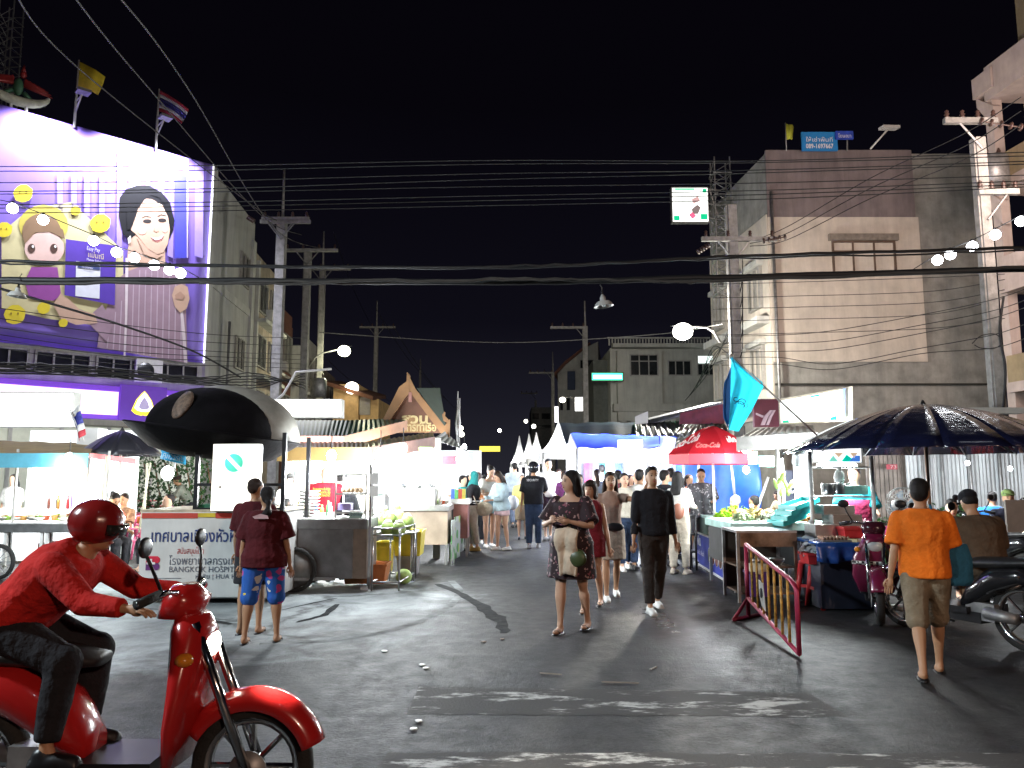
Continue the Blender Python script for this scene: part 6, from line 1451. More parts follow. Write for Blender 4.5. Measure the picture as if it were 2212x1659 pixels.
mb = MB(); mb.lathe((GX(822, 13.5), 13.6, .95), [(.15, 0), (.15, .30), (.14, .30), (.14, .02)], 20, cap=False); tag(mb.build('steel_pot', STEEL), 'large steel pot left of the foam box', 'pot')
counter_stall('narrow counter with snack packs beside the grey pillar', 975, 1015, 15.2, 1078, .8, WHITEP, under=mat('grey red cabinet', (.25, .10, .09), .6))
for k, (vx, c) in enumerate(((978, (.05, .12, .5)), (986, (.1, .4, .12)), (994, (.6, .1, .05)), (1002, (.7, .6, .1)))):
    mb = MB(); a = P(vx, 1078, 15.4); mb.boxc((a.x, 15.4, a.z + .10), (.07, .05, .2)); tag(mb.build('snack_pack', mat('snack pack %d' % k, c, .3)), ['blue', 'green', 'orange', 'yellow'][k] + ' snack pack standing on the narrow counter', 'packet')
mb = MB(); mb.box((GX(937, 14.9), 14.9, 0), (GX(951, 14.9), 15.05, 2.3)); tag(mb.build('pillar', mat('grey pillar', (.24, .23, .20), .8, stain=.3)), 'square grey pillar behind the second counter carrying a paper notice', 'pillar')
mb = MB(); pbox(mb, 930, 955, 1000, 1022, 14.8, .02); tag(mb.build('paper_notice', WHITEP), 'framed paper notice fixed to the square grey pillar', 'notice')
for bx, m_, lb in (((876, 900, 1010, 1048), mat('blue picture card', (.25, .36, .62), .4), 'pale blue picture card hanging above the foam box'), ((825, 868, 975, 1020), CANVAS, 'bright white notice board behind the coconuts'), ((905, 935, 966, 990), mat('lime card', (.2, .6, .1), .4), 'lime green card under the roof beam')):
    mb = MB(); pbox(mb, *bx, 13.2, .02); tag(mb.build('hanging_card', m_), lb, 'card')
# draped cloth with leaf print hanging at the counter end
mb = MB(); leafp = pattern('green leaf print cloth', [(.45, .50, .45), (.10, .30, .10), (.45, .55, .08), (.5, .52, .5)], 5, base=(.42, .46, .44))
A_, B_ = G(974, 1225), G(1000, 1190); mb.grid(lambda i, j: Vector((A_.x + (B_.x-A_.x)*i + .03*math.sin(i*14), A_.y + (B_.y-A_.y)*i, .02 + .78*j)), 12, 6); tag(mb.build('draped_cloth', leafp, solid=.006), 'leaf printed cloth hanging from the counter end beside the street', 'cloth')
# booth interiors: white backs that catch the lamp light
for vx0, vx1, v0, v1, Y, lb, m_ in ((612, 800, 985, 1120, 14.6, 'bright cream back wall behind the red shirted vendor', mat('cream booth wall', (.78, .75, .62), .7)), (800, 950, 975, 1110, 17.2, 'bright white back wall of the middle left stalls', CANVAS), (950, 1040, 985, 1100, 21, 'white canvas back of the far left stall', CANVAS)):
    mb = MB(); pbox(mb, vx0, vx1, v0 - 12, v1, Y, .04); tag(mb.build('booth_wall', m_), lb, 'wall')
mb = MB(); pbox(mb, 715, 803, 977, 1003, 11.9, .12); o = tag(mb.build('menu_light_box', WHITEP), 'long white lit menu box with green right end over the glass case', 'sign'); 
mb = MB(); pbox(mb, 716, 778, 978, 1002, 11.87, .025); mb.build('lit_panel', glow('menu white', (.97, 1, .98), 2.0), o); mb = MB(); pbox(mb, 778.5, 802, 978, 1002, 11.87, .025); mb.build('green_end', glow('menu green', (.05, .70, .42), .75), o)
tube_lamp(625, 700, 1000, 13.0, 'left tube lamp over the steel cart', 330, (1, .98, .92))
tube_lamp(735, 795, 1018, 12.3, 'tube lamp above the glass case', 190, (.92, .97, 1))
tube_lamp(850, 915, 985, 14.6, 'tube lamp over the foam box counter', 330, (.93, .98, 1))
tube_lamp(962, 1005, 992, 17.5, 'tube lamp over the narrow counter', 190, (.95, .97, 1))
cfl(871, 968, 13.0, 'round bright lamp at the roof corner above the coconuts', 160)
cfl(994, 972, 19, 'first round bright lamp of the far left stall', 140)
cfl(1003, 965, 23, 'second round bright lamp of the far left stall', 160)
# ---- tin roofs and gable
GRN = mat('green tin', (.035, .12, .085), .35, .35, .2, 3); BRF = mat('brown fascia', (.24, .11, .055), .7, 0, .2, 3); PKF = mat('pinkish fascia', (.30, .14, .11), .7, 0, .2, 3); YBF = mat('ochre fascia', (.30, .19, .06), .7, 0, .15, 3)
corrugated('upper green tin roof left part behind the giant hat', P(600, 946, 13.6), P(745, 947, 13.6), P(757, 908, 16.8), P(600, 908, 16.8), GRN, n=34, fascia=PKF)
corrugated('upper green tin roof right part rising to the gable', P(745, 947, 13.6), P(880, 912, 16.6), P(868, 903, 18.5), P(757, 908, 16.8), GRN, n=24, fascia=BRF)
corrugated('lower tin roof over the long steel cart', P(600, 972, 11.6), P(798, 972, 11.6), P(800, 955, 13.4), P(600, 955, 13.4), GRN, n=40, fascia=YBF)
corrugated('lower tin roof over the middle left stalls', P(798, 972, 11.7), P(940, 948, 14.8), P(935, 934, 16.5), P(790, 955, 13.4), GRN, n=28, fascia=PKF)
corrugated('dark small roof wing reaching towards the street', P(935, 948, 15), P(1010, 975, 19), P(1000, 965, 22), P(960, 932, 17), mat('dark tin', (.04, .04, .04), .5, .3), n=14)
def gable():
    Y = 17.6; t = thing('gable_sign', 'orange brown gable with gold lettering above the left stalls', 'gable', P(890, 935, Y)); OB = mat('orange brown board', (.26, .13, .05), .6, 0, .15, 2)
    def poly(pts, y, m, name, th=.06): mb = MB(); mb.prism([P(a, b_, y) for a, b_ in pts], (0, th, 0)); return mb.build(name, m, t)
    poly([(886, 848), (958, 935), (826, 935), (830, 918)], Y + .12, mat('dark red panel', (.13, .055, .03), .7, 0, .2, 2), 'panel')
    poly([(879, 804), (886, 812), (885.5, 847), (872, 862), (832, 924), (818, 924), (862, 836), (878, 824)], Y, OB, 'bargeboard')
    poly([(880, 804), (884, 808), (896, 838), (960, 920), (972, 905), (971, 945), (955, 940), (885.7, 847), (886.2, 812)], Y + .003, OB, 'bargeboard')
    poly([(958, 909), (955, 896), (960, 889), (962, 891), (961, 898), (970, 908), (966, 914)], Y + .002, OB, 'finial', .05)
    poly([(880, 804), (883, 818), (885, 845), (879, 818)], Y - .01, OB, 'finial', .05)
    mb = MB(); mb.boxc(P(886, 858, Y - .02), (.07, .06, .22)); mb.build('king_post', PKF, t)
    GO = mat('gold letters worn', (.42, .32, .15), .6, 0, .2, 9, emis=.05)
    poly([(868, 899), (900, 899), (904, 915), (928, 918), (934, 926), (926, 934), (840, 934), (872, 928), (862, 916), (870, 908)], Y + .10, mat('brown cut board', (.24, .13, .05), .7, 0, .15), 'cut_board', .02)
    O = Matrix.Translation(-Vector(t.location))
    text('สวน', .30, GO, O @ frame(P(866, 914, Y + .06), (1, 0, 0), (0, 0, 1)), t, width=.62, bold=.012); text('อาหารท่าเรือ', .26, GO, O @ frame(P(853, 931, Y + .06), (1, 0, 0), (0, 0, 1)), t, width=.95, bold=.008)
    mb = MB(); mb.prism([P(900, 838, Y + .2), P(950, 838, Y + 3), P(962, 925, Y + 3), P(965, 930, Y + .2)], (0, .05, 0)); mb.build('roof_side', mat('dark green tile', (.02, .045, .03), .6), t)
gable()
for k, vx in enumerate((986, 990)):
    mb = MB(); q = P(vx, 1000, 20 - k); mb.path([q, P(vx + 2, 900, 20 - k), P(vx + 3, 845 + 15*k, 20 - k)], .018, 5); t_ = tag(mb.build('tall_flag_pole', ALU), ['left', 'right'][k] + ' tall slim pole with furled banner at the left street edge', 'flag pole')
    mb = MB(); q = P(vx + 1, 915, 19.9 - k); mb.loft([(q + Vector((0, 0, .35)), .01, .01), (q, .05, .04), (q - Vector((0, 0, .3)), .02, .02)], 8); mb.build('furled_banner', WHITEP, t_)
mb = MB(); pbox(mb, 590, 738, 862, 902, 19.5, .35); o = tag(mb.build('light_box_sign', ALU), 'long blank white lit sign behind the giant hat', 'sign'); mb = MB(); pbox(mb, 592, 733, 864, 899, 19.46, .03); mb.build('lit_panel', glow('long white panel', (1, .99, .96), 2.4), o)
light('AREA', P(665, 895, 18.6), 14, (1, .98, .95), 1.5, None, rot=(R(-60), 0, 0), name='sign_glow_light')

# ================================================================= RIGHT SIDE
CANVAS_S = sheer(mat('sheer white canvas', (.85, .85, .85), .7, 0, .05), .5)
def pagoda(label, vxp, vyp, vx0, vx1, Y, m=CANVAS_S, col=True):
    top = P(vxp, vyp, Y); w_ = (GX(vx1, Y) - GX(vx0, Y))/2; cx = (GX(vx0, Y) + GX(vx1, Y))/2; ze = min(2.3, top.z - .8)
    t = thing('pagoda_tent', label, 'tent', (cx, Y, 0), R(4.7)); mb = MB(); prof = [(1.0, 0), (.72, .14), (.45, .36), (.22, .66), (.03, 1.0)]; h = top.z - ze; vs = []
    for f, z in prof: vs += [(sx*w_*f, sy*w_*f, ze + h*z) for sx, sy in ((-1, -1), (1, -1), (1, 1), (-1, 1))]
    mb.add(vs, [(k*4+i, k*4+(i+1) % 4, (k+1)*4+(i+1) % 4, (k+1)*4+i) for k in range(len(prof)-1) for i in range(4)]); mb.build('canopy', m, t, local=True)
    mb = MB(); mb.box((-w_, -w_-.01, ze - .22), (w_, -w_+.005, ze)); mb.box((-w_-.01, -w_, ze - .22), (-w_+.005, w_, ze)); mb.build('valance', m, t, local=True)
    for sx in (-1, 1):
        for sy in (-1, 1): mb = MB(); mb.tube((sx*w_, sy*w_, 0), (sx*w_, sy*w_, ze), .03); mb.build('pole', ALU, t, local=True)
    mb = MB(); mb.box((w_-.02, -w_, 0), (w_, w_, ze - .22)); mb.build('side_wall', m, t, local=True)
    light('POINT', (0, -.2, ze - .25), 260*STL, (.95, .97, 1), .25).parent = t
    return t
pagoda('largest white pagoda tent with a sharp peak nearest the crowd', 1209, 912, 1168, 1246, 24)
pagoda('second white pagoda tent behind the largest one', 1163, 934, 1138, 1180, 32)
pagoda('third narrow white pagoda tent', 1150, 937, 1124, 1162, 37)
pagoda('furthest white pagoda tent beside the crowd', 1124, 941, 1104, 1140, 43)
def blue_tent():
    Y0, Y1 = 16.0, 20.5; t = thing('blue_tent', 'long blue roofed gable tent glowing white inside', 'tent', tuple(P(1340, 1030, 18).xy) + (0,))
    BT = sheer(mat('blue tarpaulin', (.04, .07, .62), .45, 0, .15, 3, .2), .5)
    a, b_ = P(1246, 968, 17.0), P(1455, 968, 16.0); r0, r1 = P(1232, 936, 18.8), P(1460, 944, 18.0); c, d = P(1450, 965, 21), P(1225, 966, 21)
    mb = MB(); mb.grid(lambda i, j: a.lerp(b_, i).lerp(r0.lerp(r1, i), j) + Vector((0, 0, -.05*math.sin(math.pi*j) + .02*math.sin(i*23))), 20, 5); mb.grid(lambda i, j: r0.lerp(r1, i).lerp(d.lerp(c, i), j), 14, 4); mb.build('roof', BT, t)
    mb = MB(); mb.prism([a, r0, d], (.02, .02, 0)); mb.build('gable_end', CANVAS, t)
    mb = MB(); mb.box((d.x, 21.4, 0), (GX(1455, 21.4), 21.45, 2.4)); mb.build('back_wall', CANVAS, t)
    for q in (a, b_, a.lerp(b_, .5)): mb = MB(); mb.tube((q.x, q.y, 0), q, .03); mb.build('pole', ALU, t)
    mb = MB(); pbox(mb, 1335, 1388, 950, 1000, 16.4, .03); mb.build('white_notice', glow('lit white sheet', (.97, 1, 1), 1.5), t)
blue_tent()
tube_lamp(1255, 1330, 990, 19.4, 'left tube lamp inside the blue roofed tent', 480, (.86, .94, 1), Y2=19.0)
tube_lamp(1350, 1430, 992, 18.6, 'right tube lamp inside the blue roofed tent', 480, (.86, .94, 1))
cfl(1425, 968, 17, 'small bright lamp at the blue tent eave', 60)
for k, (vx, c) in enumerate(((1262, (.6, .1, .2)), (1275, (.2, .2, .22)), (1290, (.1, .4, .4)), (1306, (.7, .65, .6)), (1322, (.1, .15, .4)), (1405, (.5, .5, .5)))):
    mb = MB(); q = P(vx, 1000, 20.8); mb.grid(lambda i, j: Vector((q.x + .3*i, 20.8 + .04*math.sin(i*9), q.z - .7*j)), 5, 3); tag(mb.build('hanging_shirt', mat('shirt on rail %d' % k, c, .8), solid=.02), ['rose', 'charcoal', 'teal', 'cream', 'navy', 'grey'][k] + ' garment hanging at the back of the blue roofed tent', 'garment')
DTARP = mat('dark blue tarpaulin', (.02, .035, .06), .5, 0, .3, 3, .4); GTARP = mat('grey silver tarpaulin', (.17, .17, .16), .38, .25, .35, 5, .5)
def tarp(label, a, b_, c, d, m, rip=18, amp=.06):
    a, b_, c, d = [P(*q) for q in (a, b_, c, d)]; mb = MB(); mb.grid(lambda i, j: a.lerp(b_, i).lerp(d.lerp(c, i), j) + Vector((0, 0, amp*math.sin(i*rip + j*3) * (1 - j*.6) + amp*.5*math.sin(i*rip*2.3))), 70, 6); return tag(mb.build('tarpaulin', m, solid=.008), label, 'tarpaulin')
tarp('dark blue tarpaulin roof beside the largest white tent', (1222, 960, 21.5), (1375, 952, 21.5), (1378, 912, 25), (1208, 914, 25), DTARP, 9, .03)
tarp('rippled silver grey tarpaulin roof above the blue tent', (1372, 946, 21), (1520, 940, 20), (1500, 910, 24), (1370, 912, 24.5), GTARP, 60, .05)
tarp('rippled silver tarpaulin fan beside the red umbrella', (1455, 942, 19), (1575, 935, 18), (1560, 913, 22), (1480, 913, 22), GTARP, 50, .05)
# long metal awning with red shop sign
mb = MB(); mb.prism([P(1378, 912, 24), P(1560, 868, 21), P(1560, 880, 21), P(1400, 917, 24)], (.3, 2.2, .2)); tag(mb.build('metal_awning', mat('grey awning metal', (.25, .26, .28), .5, .4)), 'curved grey metal awning above the silver tarpaulins', 'awning')
mb = MB(); mb.prism([P(1470, 892, 21.2), P(1565, 872, 20.2), P(1565, 915, 20.2), P(1468, 916, 21.2)], (0, .06, 0)); tag(mb.build('shop_sign', mat('dark red sign', (.16, .02, .03), .5, 0, .3, 4)), 'dark red shop sign strip behind the red umbrella', 'sign')
mb = MB(); mb.prism([P(1372, 900, 23), P(1400, 888, 23), P(1400, 914, 23), P(1372, 917, 23)], (0, .05, 0)); tag(mb.build('white_sign', WHITEP), 'small white tilted sign panel above the dark blue tarpaulin', 'sign')
mb = MB(); pbox(mb, 1630, 1681, 862, 922, 15.5, .1); o = tag(mb.build('maroon_sign', mat('maroon sign', (.10, .015, .03), .5)), 'maroon sign with pale swash left of the big lit board', 'sign')
mb = MB()
for pts in ([(1644, 918), (1652, 918), (1660, 900), (1670, 886), (1664, 886), (1652, 898)], [(1655, 918), (1661, 918), (1668, 900), (1676, 886), (1671, 886), (1662, 900)], [(1634, 892), (1650, 898), (1648, 902), (1634, 896)]): mb.prism([P(a, b_, 15.45) for a, b_ in pts], (0, .04, 0))
mb.build('swash', mat('pale mauve', (.40, .28, .32), .6), o)
# blue tarpaulin wall
mb = MB(); BT2 = mat('bright blue tarpaulin', (.03, .13, .62), .45, 0, .2, 2, .3)
mb.grid(lambda i, j: Vector((GX(1448, 17.5) + (GX(1640, 16.5) - GX(1448, 17.5))*i, 17.5 - i + .10*math.sin(i*9 + j*4) + .05*math.sin(i*21 - j*6), .35 + 1.75*j)), 30, 8); tag(mb.build('blue_wall_sheet', BT2, solid=.008), 'bright blue tarpaulin wall behind the red umbrella', 'tarpaulin')
for k, (a, b_, Y) in enumerate((((1475, 1110), (1478, 985), 16.6), ((1505, 1110), (1511, 975), 16), ((1590, 1100), (1578, 985), 15.8), ((1625, 1130), (1660, 1030), 13.5))): mb = MB(); mb.tube(P(*a, Y), P(*b_, Y), .025); tag(mb.build('tent_pole', ALU), ['leftmost', 'second', 'third', 'slanting rightmost'][k] + ' slim white tent pole before the blue tarpaulin wall', 'pole')
cfl(1612, 1015, 16, 'bright lamp lighting the right end of the blue tarpaulin wall', 45)
cfl(1500, 980, 15.2, 'lamp under the red umbrella left edge', 45)
# ---- red umbrella with script
def cola():
    Y = 13.4; x = GX(1541, Y); zt, zr = P(0, 919, Y).z, P(0, 982, Y).z; RC_ = sheer(mat('red umbrella cloth', (.62, .02, .035), .5, 0, .08, 4), .45)
    t = umbrella('red soft drink umbrella with white script lettering on the right side', x, Y, zt, zr, .78, RC_, 8, bow=.6, tilt=0, solid=0)
    mb = MB()
    for k in range(8):
        a0, a1 = 2*math.pi*k/8, 2*math.pi*(k+1)/8; p = Vector((math.cos(a0)*.765, math.sin(a0)*.765, zr)); q = Vector((math.cos(a1)*.765, math.sin(a1)*.765, zr)); mb.add([p, q, q*1.0 - Vector((0, 0, .17)), p - Vector((0, 0, .17))], [(0, 1, 2, 3)])
    mb.build('valance', mat('red valance cloth', (.68, .05, .07), .5, 0, .08, 4), t, local=True, solid=.005)
    def onpanel(k, s_, size, w_, dx, f, m, rot=0):
        a = 2*math.pi*(k+.5)/8; H = zt - zr; c8 = math.cos(math.pi/8); rr = .76*c8*f; z = zt - H*(f*.4 + .6*f*f)
        slope = math.atan2(H*(.4 + 1.2*f), .76*c8); tang = Vector((-math.sin(a), math.cos(a), 0)); up = Vector((-math.cos(a)*math.cos(slope), -math.sin(a)*math.cos(slope), math.sin(slope)))
        out = tang.cross(up); o_ = Vector((math.cos(a)*rr, math.sin(a)*rr, z)) + tang*dx + out*.035
        M = frame(o_, tang, up) @ Matrix.Rotation(rot, 4, 'Z'); return text(s_, size, m, M, t, width=w_, shear=.35, bold=.006)
    WL = mat('white umbrella print', (.80, .72, .68), .6)
    onpanel(4, 'Coca-Cola', .30, .62, -.28, .93, WL, R(18)); onpanel(5, 'Coca-Cola', .17, .40, -.20, .90, mat('rosy print', (.66, .16, .16), .6)); onpanel(6, 'โค้ก', .17, .20, -.12, .78, WL, R(6))
cola()
# ---- cyan banner flag on a slanting pole
def cyan_flag():
    Y = 9.6; t = thing('banner_flag', 'large cyan flag with dark blue edge and curly monogram drooping from a slanting pole', 'flag', P(1760, 935, Y))
    mb = MB(); mb.tube(P(1765, 940, Y), P(1580, 770, Y), .013); mb.build('pole', ALU, t); mb = MB(); mb.ell(P(1580, 769, Y), (.03, .03, .03)); mb.build('pole_knob', ALU, t)
    CY = sheer(mat('cyan flag cloth', (.03, .60, .80), .7, 0, .12, 4, .2), .6); DB = mat('deep blue flag edge', (.01, .10, .30), .7, 0, .1, 4)
    L = [P(1579, 772, Y), P(1577, 820, Y), P(1574, 880, Y), P(1571, 925, Y)]; Rr = [P(1580, 772, Y), P(1650, 830, Y), P(1622, 885, Y), P(1592, 933, Y)]
    def curve(c, f): f *= 3; i = min(2, int(f)); return c[i].lerp(c[i+1], f - i)
    mb = MB(); mb.grid(lambda i, j: curve(L, j).lerp(curve(Rr, j), i) + Vector((0, -.06*math.sin(i*6 + j*2) - .03*math.sin(i*13), 0)), 14, 16); mb.build('cloth', CY, t)
    mb = MB(); L2 = [P(1579, 800, Y+.05), P(1563, 830, Y+.05), P(1562, 900, Y+.05), P(1572, 922, Y+.05)]; R2 = [P(1582, 772, Y+.05), P(1580, 820, Y+.05), P(1577, 880, Y+.05), P(1580, 905, Y+.05)]
    mb.grid(lambda i, j: curve(L2, j).lerp(curve(R2, j), i) + Vector((0, .03*math.sin(i*5), 0)), 4, 10); mb.build('edge_cloth', DB, t, solid=.006)
    mb = MB()
    for cx, cy, r0, a0, a1 in ((1590, 862, 7, 0, 5.5), (1603, 868, 9, 2.5, 9), (1598, 876, 12, 3.5, 7), (1611, 877, 5, -1, 4)):
        mb.path([P(cx + (r0 - k*.25)*math.cos(a0 + (a1-a0)*k/12), cy + (r0 - k*.25)*.8*math.sin(a0 + (a1-a0)*k/12), Y - .11) for k in range(13)], .005, 5)
    mb.build('monogram', mat('navy thread', (.01, .04, .10), .6), t)
    light('POINT', P(1600, 900, Y - .9), 0.01, (1, 1, 1), .1, t)
cyan_flag()
# ---- right market stall: roof, lit board, frame
corrugated('grey sheet roof of the vegetable stall', P(1590, 950, 11.4), P(1765, 940, 11.0), P(1755, 918, 13.5), P(1632, 926, 13.5), mat('bright zinc sheet', (.42, .43, .44), .4, .5, .2, 3), n=20, fascia=mat('zinc edge', (.28, .27, .26), .5, .4))
def big_board():
    Y = 11.6; t = thing('lit_menu_board', 'big white lit board with blue right edge above the vegetable stall', 'sign', P(1750, 915, Y))
    pts = [(1682, 864), (1840, 832), (1840, 908), (1684, 917)]
    a = [P(1682, 862, 12.6), P(1842, 834, 11.2), P(1842, 908, 11.2), P(1684, 917, 12.6)]
    mb = MB(); mb.prism(a, (.05, .14, 0)); mb.build('case', mat('cream case', (.5, .44, .34), .6), t)
    b_ = [P(1684, 867, 12.5), P(1817, 842, 11.35), P(1817, 908, 11.35), P(1686, 913, 12.5)]; mb = MB(); mb.prism([q + Vector((0, -.05, 0)) for q in b_], (0, .02, 0)); mb.build('lit_panel', glow('board white', (.93, 1, .99), 2.0), t)
    b_ = [P(1817.5, 841, 11.33), P(1822, 840, 11.3), P(1822, 908, 11.3), P(1817.5, 908, 11.33)]; mb = MB(); mb.prism([q + Vector((0, -.05, 0)) for q in b_], (0, .02, 0)); mb.build('blue_edge', glow('board blue', (.2, .4, .95), .8), t)
    for pp in ([(1686, 909), (1708, 908), (1708, 913), (1686, 914)], [(1788, 903), (1812, 896), (1812, 908), (1788, 909)], [(1745, 857), (1764, 853), (1764, 857), (1745, 860)]):
        mb = MB(); mb.prism([P(a_, b__, 11.5 if a_ > 1720 else 12.4) + Vector((0, -.10, 0)) for a_, b__ in pp], (0, .01, 0)); mb.build('green_print', glow('board green', (.02, .6, .35), .8), t)
big_board()
def veg_stall():
    t = thing('vegetable_stall', 'vegetable stall with long dark green tray table and blue picture banner', 'stall', tuple(G(1650, 1260).xy) + (0,))
    A = G(1508, 1216); B = G(1590, 1266); u = (B - A).normalized(); n = Vector((u.y, -u.x, 0)); n = n if n.x < 0 else -n   # outward = towards street (left)
    zt = .86; back = -n*1.5
    mb = MB(); mb.prism([A + Vector((0, 0, .56)), B + Vector((0, 0, .56)), B + back + Vector((0, 0, .56)), A + back + Vector((0, 0, .56))], (0, 0, zt - .58)); mb.build('tray_table', mat('dark green grey tray', (.06, .11, .09), .5, .2, .2), t)
    mb = MB(); mb.prism([A + Vector((0, 0, zt - .02)), B + Vector((0, 0, zt - .02)), B + back + Vector((0, 0, zt - .02)), A + back + Vector((0, 0, zt - .02))], (0, 0, .04)); mb.build('table_top', mat('mint table top', (.40, .60, .55), .5), t)
    for q in (A + back*.9, B + back*.9, A + back*.1): mb = MB(); mb.boxc((q.x, q.y, .28), (.04, .04, .56)); mb.build('leg', DULL, t)
    F = Face(A + n*.03, u); F.n = n; L = (B - A).length
    mb = MB(); F.slab(mb, 0, L, .03, .55, 0, .015); mb.build('picture_banner', mat('royal blue banner', (.03, .045, .30), .5, 0, .1, 3), t); 
    mb = MB(); F.slab(mb, 0, L, .00, .03, 0, .03); F.slab(mb, 0, L, .55, .575, 0, .03); mb.build('banner_rail', ALU, t)
    mb = MB(); mb.prism([F.p(L*.78, .55, .02), F.p(L*.98, .55, .02), F.p(L*.96, .22, .02), F.p(L*.90, .30, .02)], n*.004); mb.build('teal_wedge', mat('teal ink', (.03, .30, .42), .5), t)
    cols = [(.10, .11, .08), (.20, .08, .06), (.22, .10, .09), (.16, .09, .07), (.30, .18, .07)]
    for k in range(5):
        c = F.p(L*(.46 + .095*k), .27, .02); mb = MB(); mb.lathe(c, [(.125, 0), (.125, .005)], 24, axis=n); mb.build('photo_ring', WHITEP, t); mb = MB(); mb.lathe(c, [(.112, .006), (.112, .011)], 24, axis=n); mb.build('food_photo', mat('food photo %d' % k, cols[k], .6, 0, .5, 18), t)
    O = Matrix.Translation(-Vector(t.location)); WL = mat('white letters paint', (.75, .75, .78), .6)
    text('ฟิน', .22, WL, O @ frame(F.p(L*.10, .36, .025), u, (0, 0, 1)), t, width=.30, bold=.006); text('ยำรสเด็ด ส้มตำ', .10, WL, O @ frame(F.p(L*.04, .20, .025), u, (0, 0, 1)), t, width=.75)
    mb = MB(); mb.prism([F.p(L*.955, .40, .02), F.p(L*.975, .44, .02), F.p(L*.99, .06, .02), F.p(L*.96, .07, .02)], n*.004); mb.build('bottle_print', mat('pale blue ink', (.42, .48, .60), .5), t)
    c0 = A.lerp(B, .55) - n*.35; clump('lettuce', 'heap of bright green lettuce on the street edge of the tray table', 'lettuce', (c0.x, c0.y, zt + .02), (.34, .45, .20), mat('lettuce leaf', (.32, .56, .03), .5, 0, .3, 20), 420, .06)
    c0 = A.lerp(B, .85) - n*.5; clump('cut_vegetables', 'pale heap of chopped vegetables beside the lettuce', 'vegetables', (c0.x, c0.y, zt + .02), (.30, .4, .12), mat('pale vegetable', (.62, .68, .52), .6, 0, .3, 18), 260, .05)
    return t
veg_stall()
def steel_cabinet():
    Y = 9.7; x0, x1 = GX(1586, Y), GX(1716, Y); zt = P(0, 1146, Y).z; t = thing('steel_cabinet', 'open shelved brown lit steel cabinet behind the barrier', 'cabinet', ((x0+x1)/2, Y + .35, 0)); SB_ = mat('brown lit steel', (.26, .18, .13), .35, .7, .45, 4)  # brown of the light is painted into the steel colour
    mb = MB(); mb.box((x0, Y, zt - .03), (x1, Y + .7, zt)); mb.build('top', STEEL, t)
    mb = MB(); mb.box((x0 + .05, Y + .005, zt - .20), (x1 - .02, Y + .03, zt - .031)); mb.build('apron', SB_, t)
    for x in (x0 + .02, GX(1608, Y), x1 - .02): mb = MB(); mb.boxc((x, Y + .02, (zt-.03)/2), (.035, .035, zt - .03)); mb.build('post', SB_ if x > x0 + .1 else DULL, t)
    for x in (x0 + .02, x1 - .02): mb = MB(); mb.boxc((x, Y + .67, (zt-.03)/2), (.035, .035, zt - .03)); mb.build('post', DULL, t)
    for z in (.10, .42): mb = MB(); mb.box((x0 + .04, Y + .03, z), (x1 - .04, Y + .65, z + .02)); mb.build('shelf', SB_, t)
    mb = MB(); mb.box((x0 + .02, Y + .68, .1), (x1 - .02, Y + .695, zt - .04)); mb.build('back_panel', mat('dark back', (.06, .04, .03), .7), t)
    for k, (vx, zz, r_) in enumerate(((1640, .44, .10), (1672, .44, .09), (1628, .44, .08))): bowl(GX(vx, Y + .25), Y + .25, zz, r_, STEEL, ['first', 'second', 'third'][k] + ' steel bowl on the cabinet shelf', h=.9)
    tub('violet bucket on the ground behind the barrier', 1612, 1652, 1236, 1290, 9.5, .25, mat('violet bucket', (.07, .02, .14), .4), 'bucket', 'bucket')
    mb = MB(); mb.lathe((GX(1632, 9.5), 9.62, .36), [(.10, 0), (.14, .02), (.14, .12), (.02, .14)], 16); tag(mb.build('cream_pot', mat('cream enamel pot', (.6, .55, .42), .4)), 'cream pot standing on the violet bucket', 'pot')
steel_cabinet()
# produce and crates on the counter behind the cabinet
Yc = 10.6; zc = .90
counter_stall('main vegetable counter behind the steel cabinet', 1575, 1752, 10.45, 1130, 1.4, mat('mint table top', (.40, .60, .55), .5), under=mat('dark under counter', (.05, .05, .05), .7))
for k in range(4):
    a = P(1700 + k*9, 1128 - k*3, 10.5 - k*.1); t_ = thing('crate_tray', ['lowest', 'second', 'third', 'topmost'][k] + ' turquoise tray of the slanting stack beside the stall post', 'tray', a, R(25), 'stack of turquoise trays')
    mb = MB(); mb.boxc((0, 0, k*.05 + .02), (.42, .30, .012), (0, R(-14), 0)); mb.build('tray_floor', TEAL, t_, local=True)
    mb = MB(); mb.boxc((0, -.15, k*.05 + .04), (.42, .012, .06), (0, R(-14), 0)); mb.boxc((0, .15, k*.05 + .04), (.42, .012, .06), (0, R(-14), 0)); mb.boxc((-.21, 0, k*.05 + .10 - .11), (.012, .3, .06)); mb.boxc((.21, 0, k*.05 + .10), (.012, .3, .06)); mb.build('tray_side', TEAL, t_, local=True)
veg = [('cabbage', 'pale green cabbage leaves heaped left on the counter', 1600, (.16, .14, .16), (.60, .70, .42)), ('banana_flower_heap', 'yellowish banana flower heap at the counter back', 1632, (.16, .14, .24), (.60, .50, .20)), ('papaya_heap', 'pale papaya strips heaped in the middle of the counter', 1655, (.18, .14, .16), (.66, .66, .50)),
       ('lime_heap', 'small limes and chillies near the turquoise trays', 1678, (.13, .12, .12), (.45, .52, .16)), ('long_bean_heap', 'long beans heaped behind the turquoise trays', 1706, (.15, .12, .26), (.42, .55, .18)), ('tomato_heap', 'orange tomatoes and bags at the stall post', 1738, (.12, .12, .22), (.60, .30, .10))]
for i, (nm_, lb, vx, rd, c) in enumerate(veg): clump(nm_, lb, 'vegetables', (GX(vx, 11.1), 11.1 + .15*(i % 2), .90), rd, mat('veg %d' % i, c, .6, 0, .3, 16), 150, .05)
mb = MB(); 
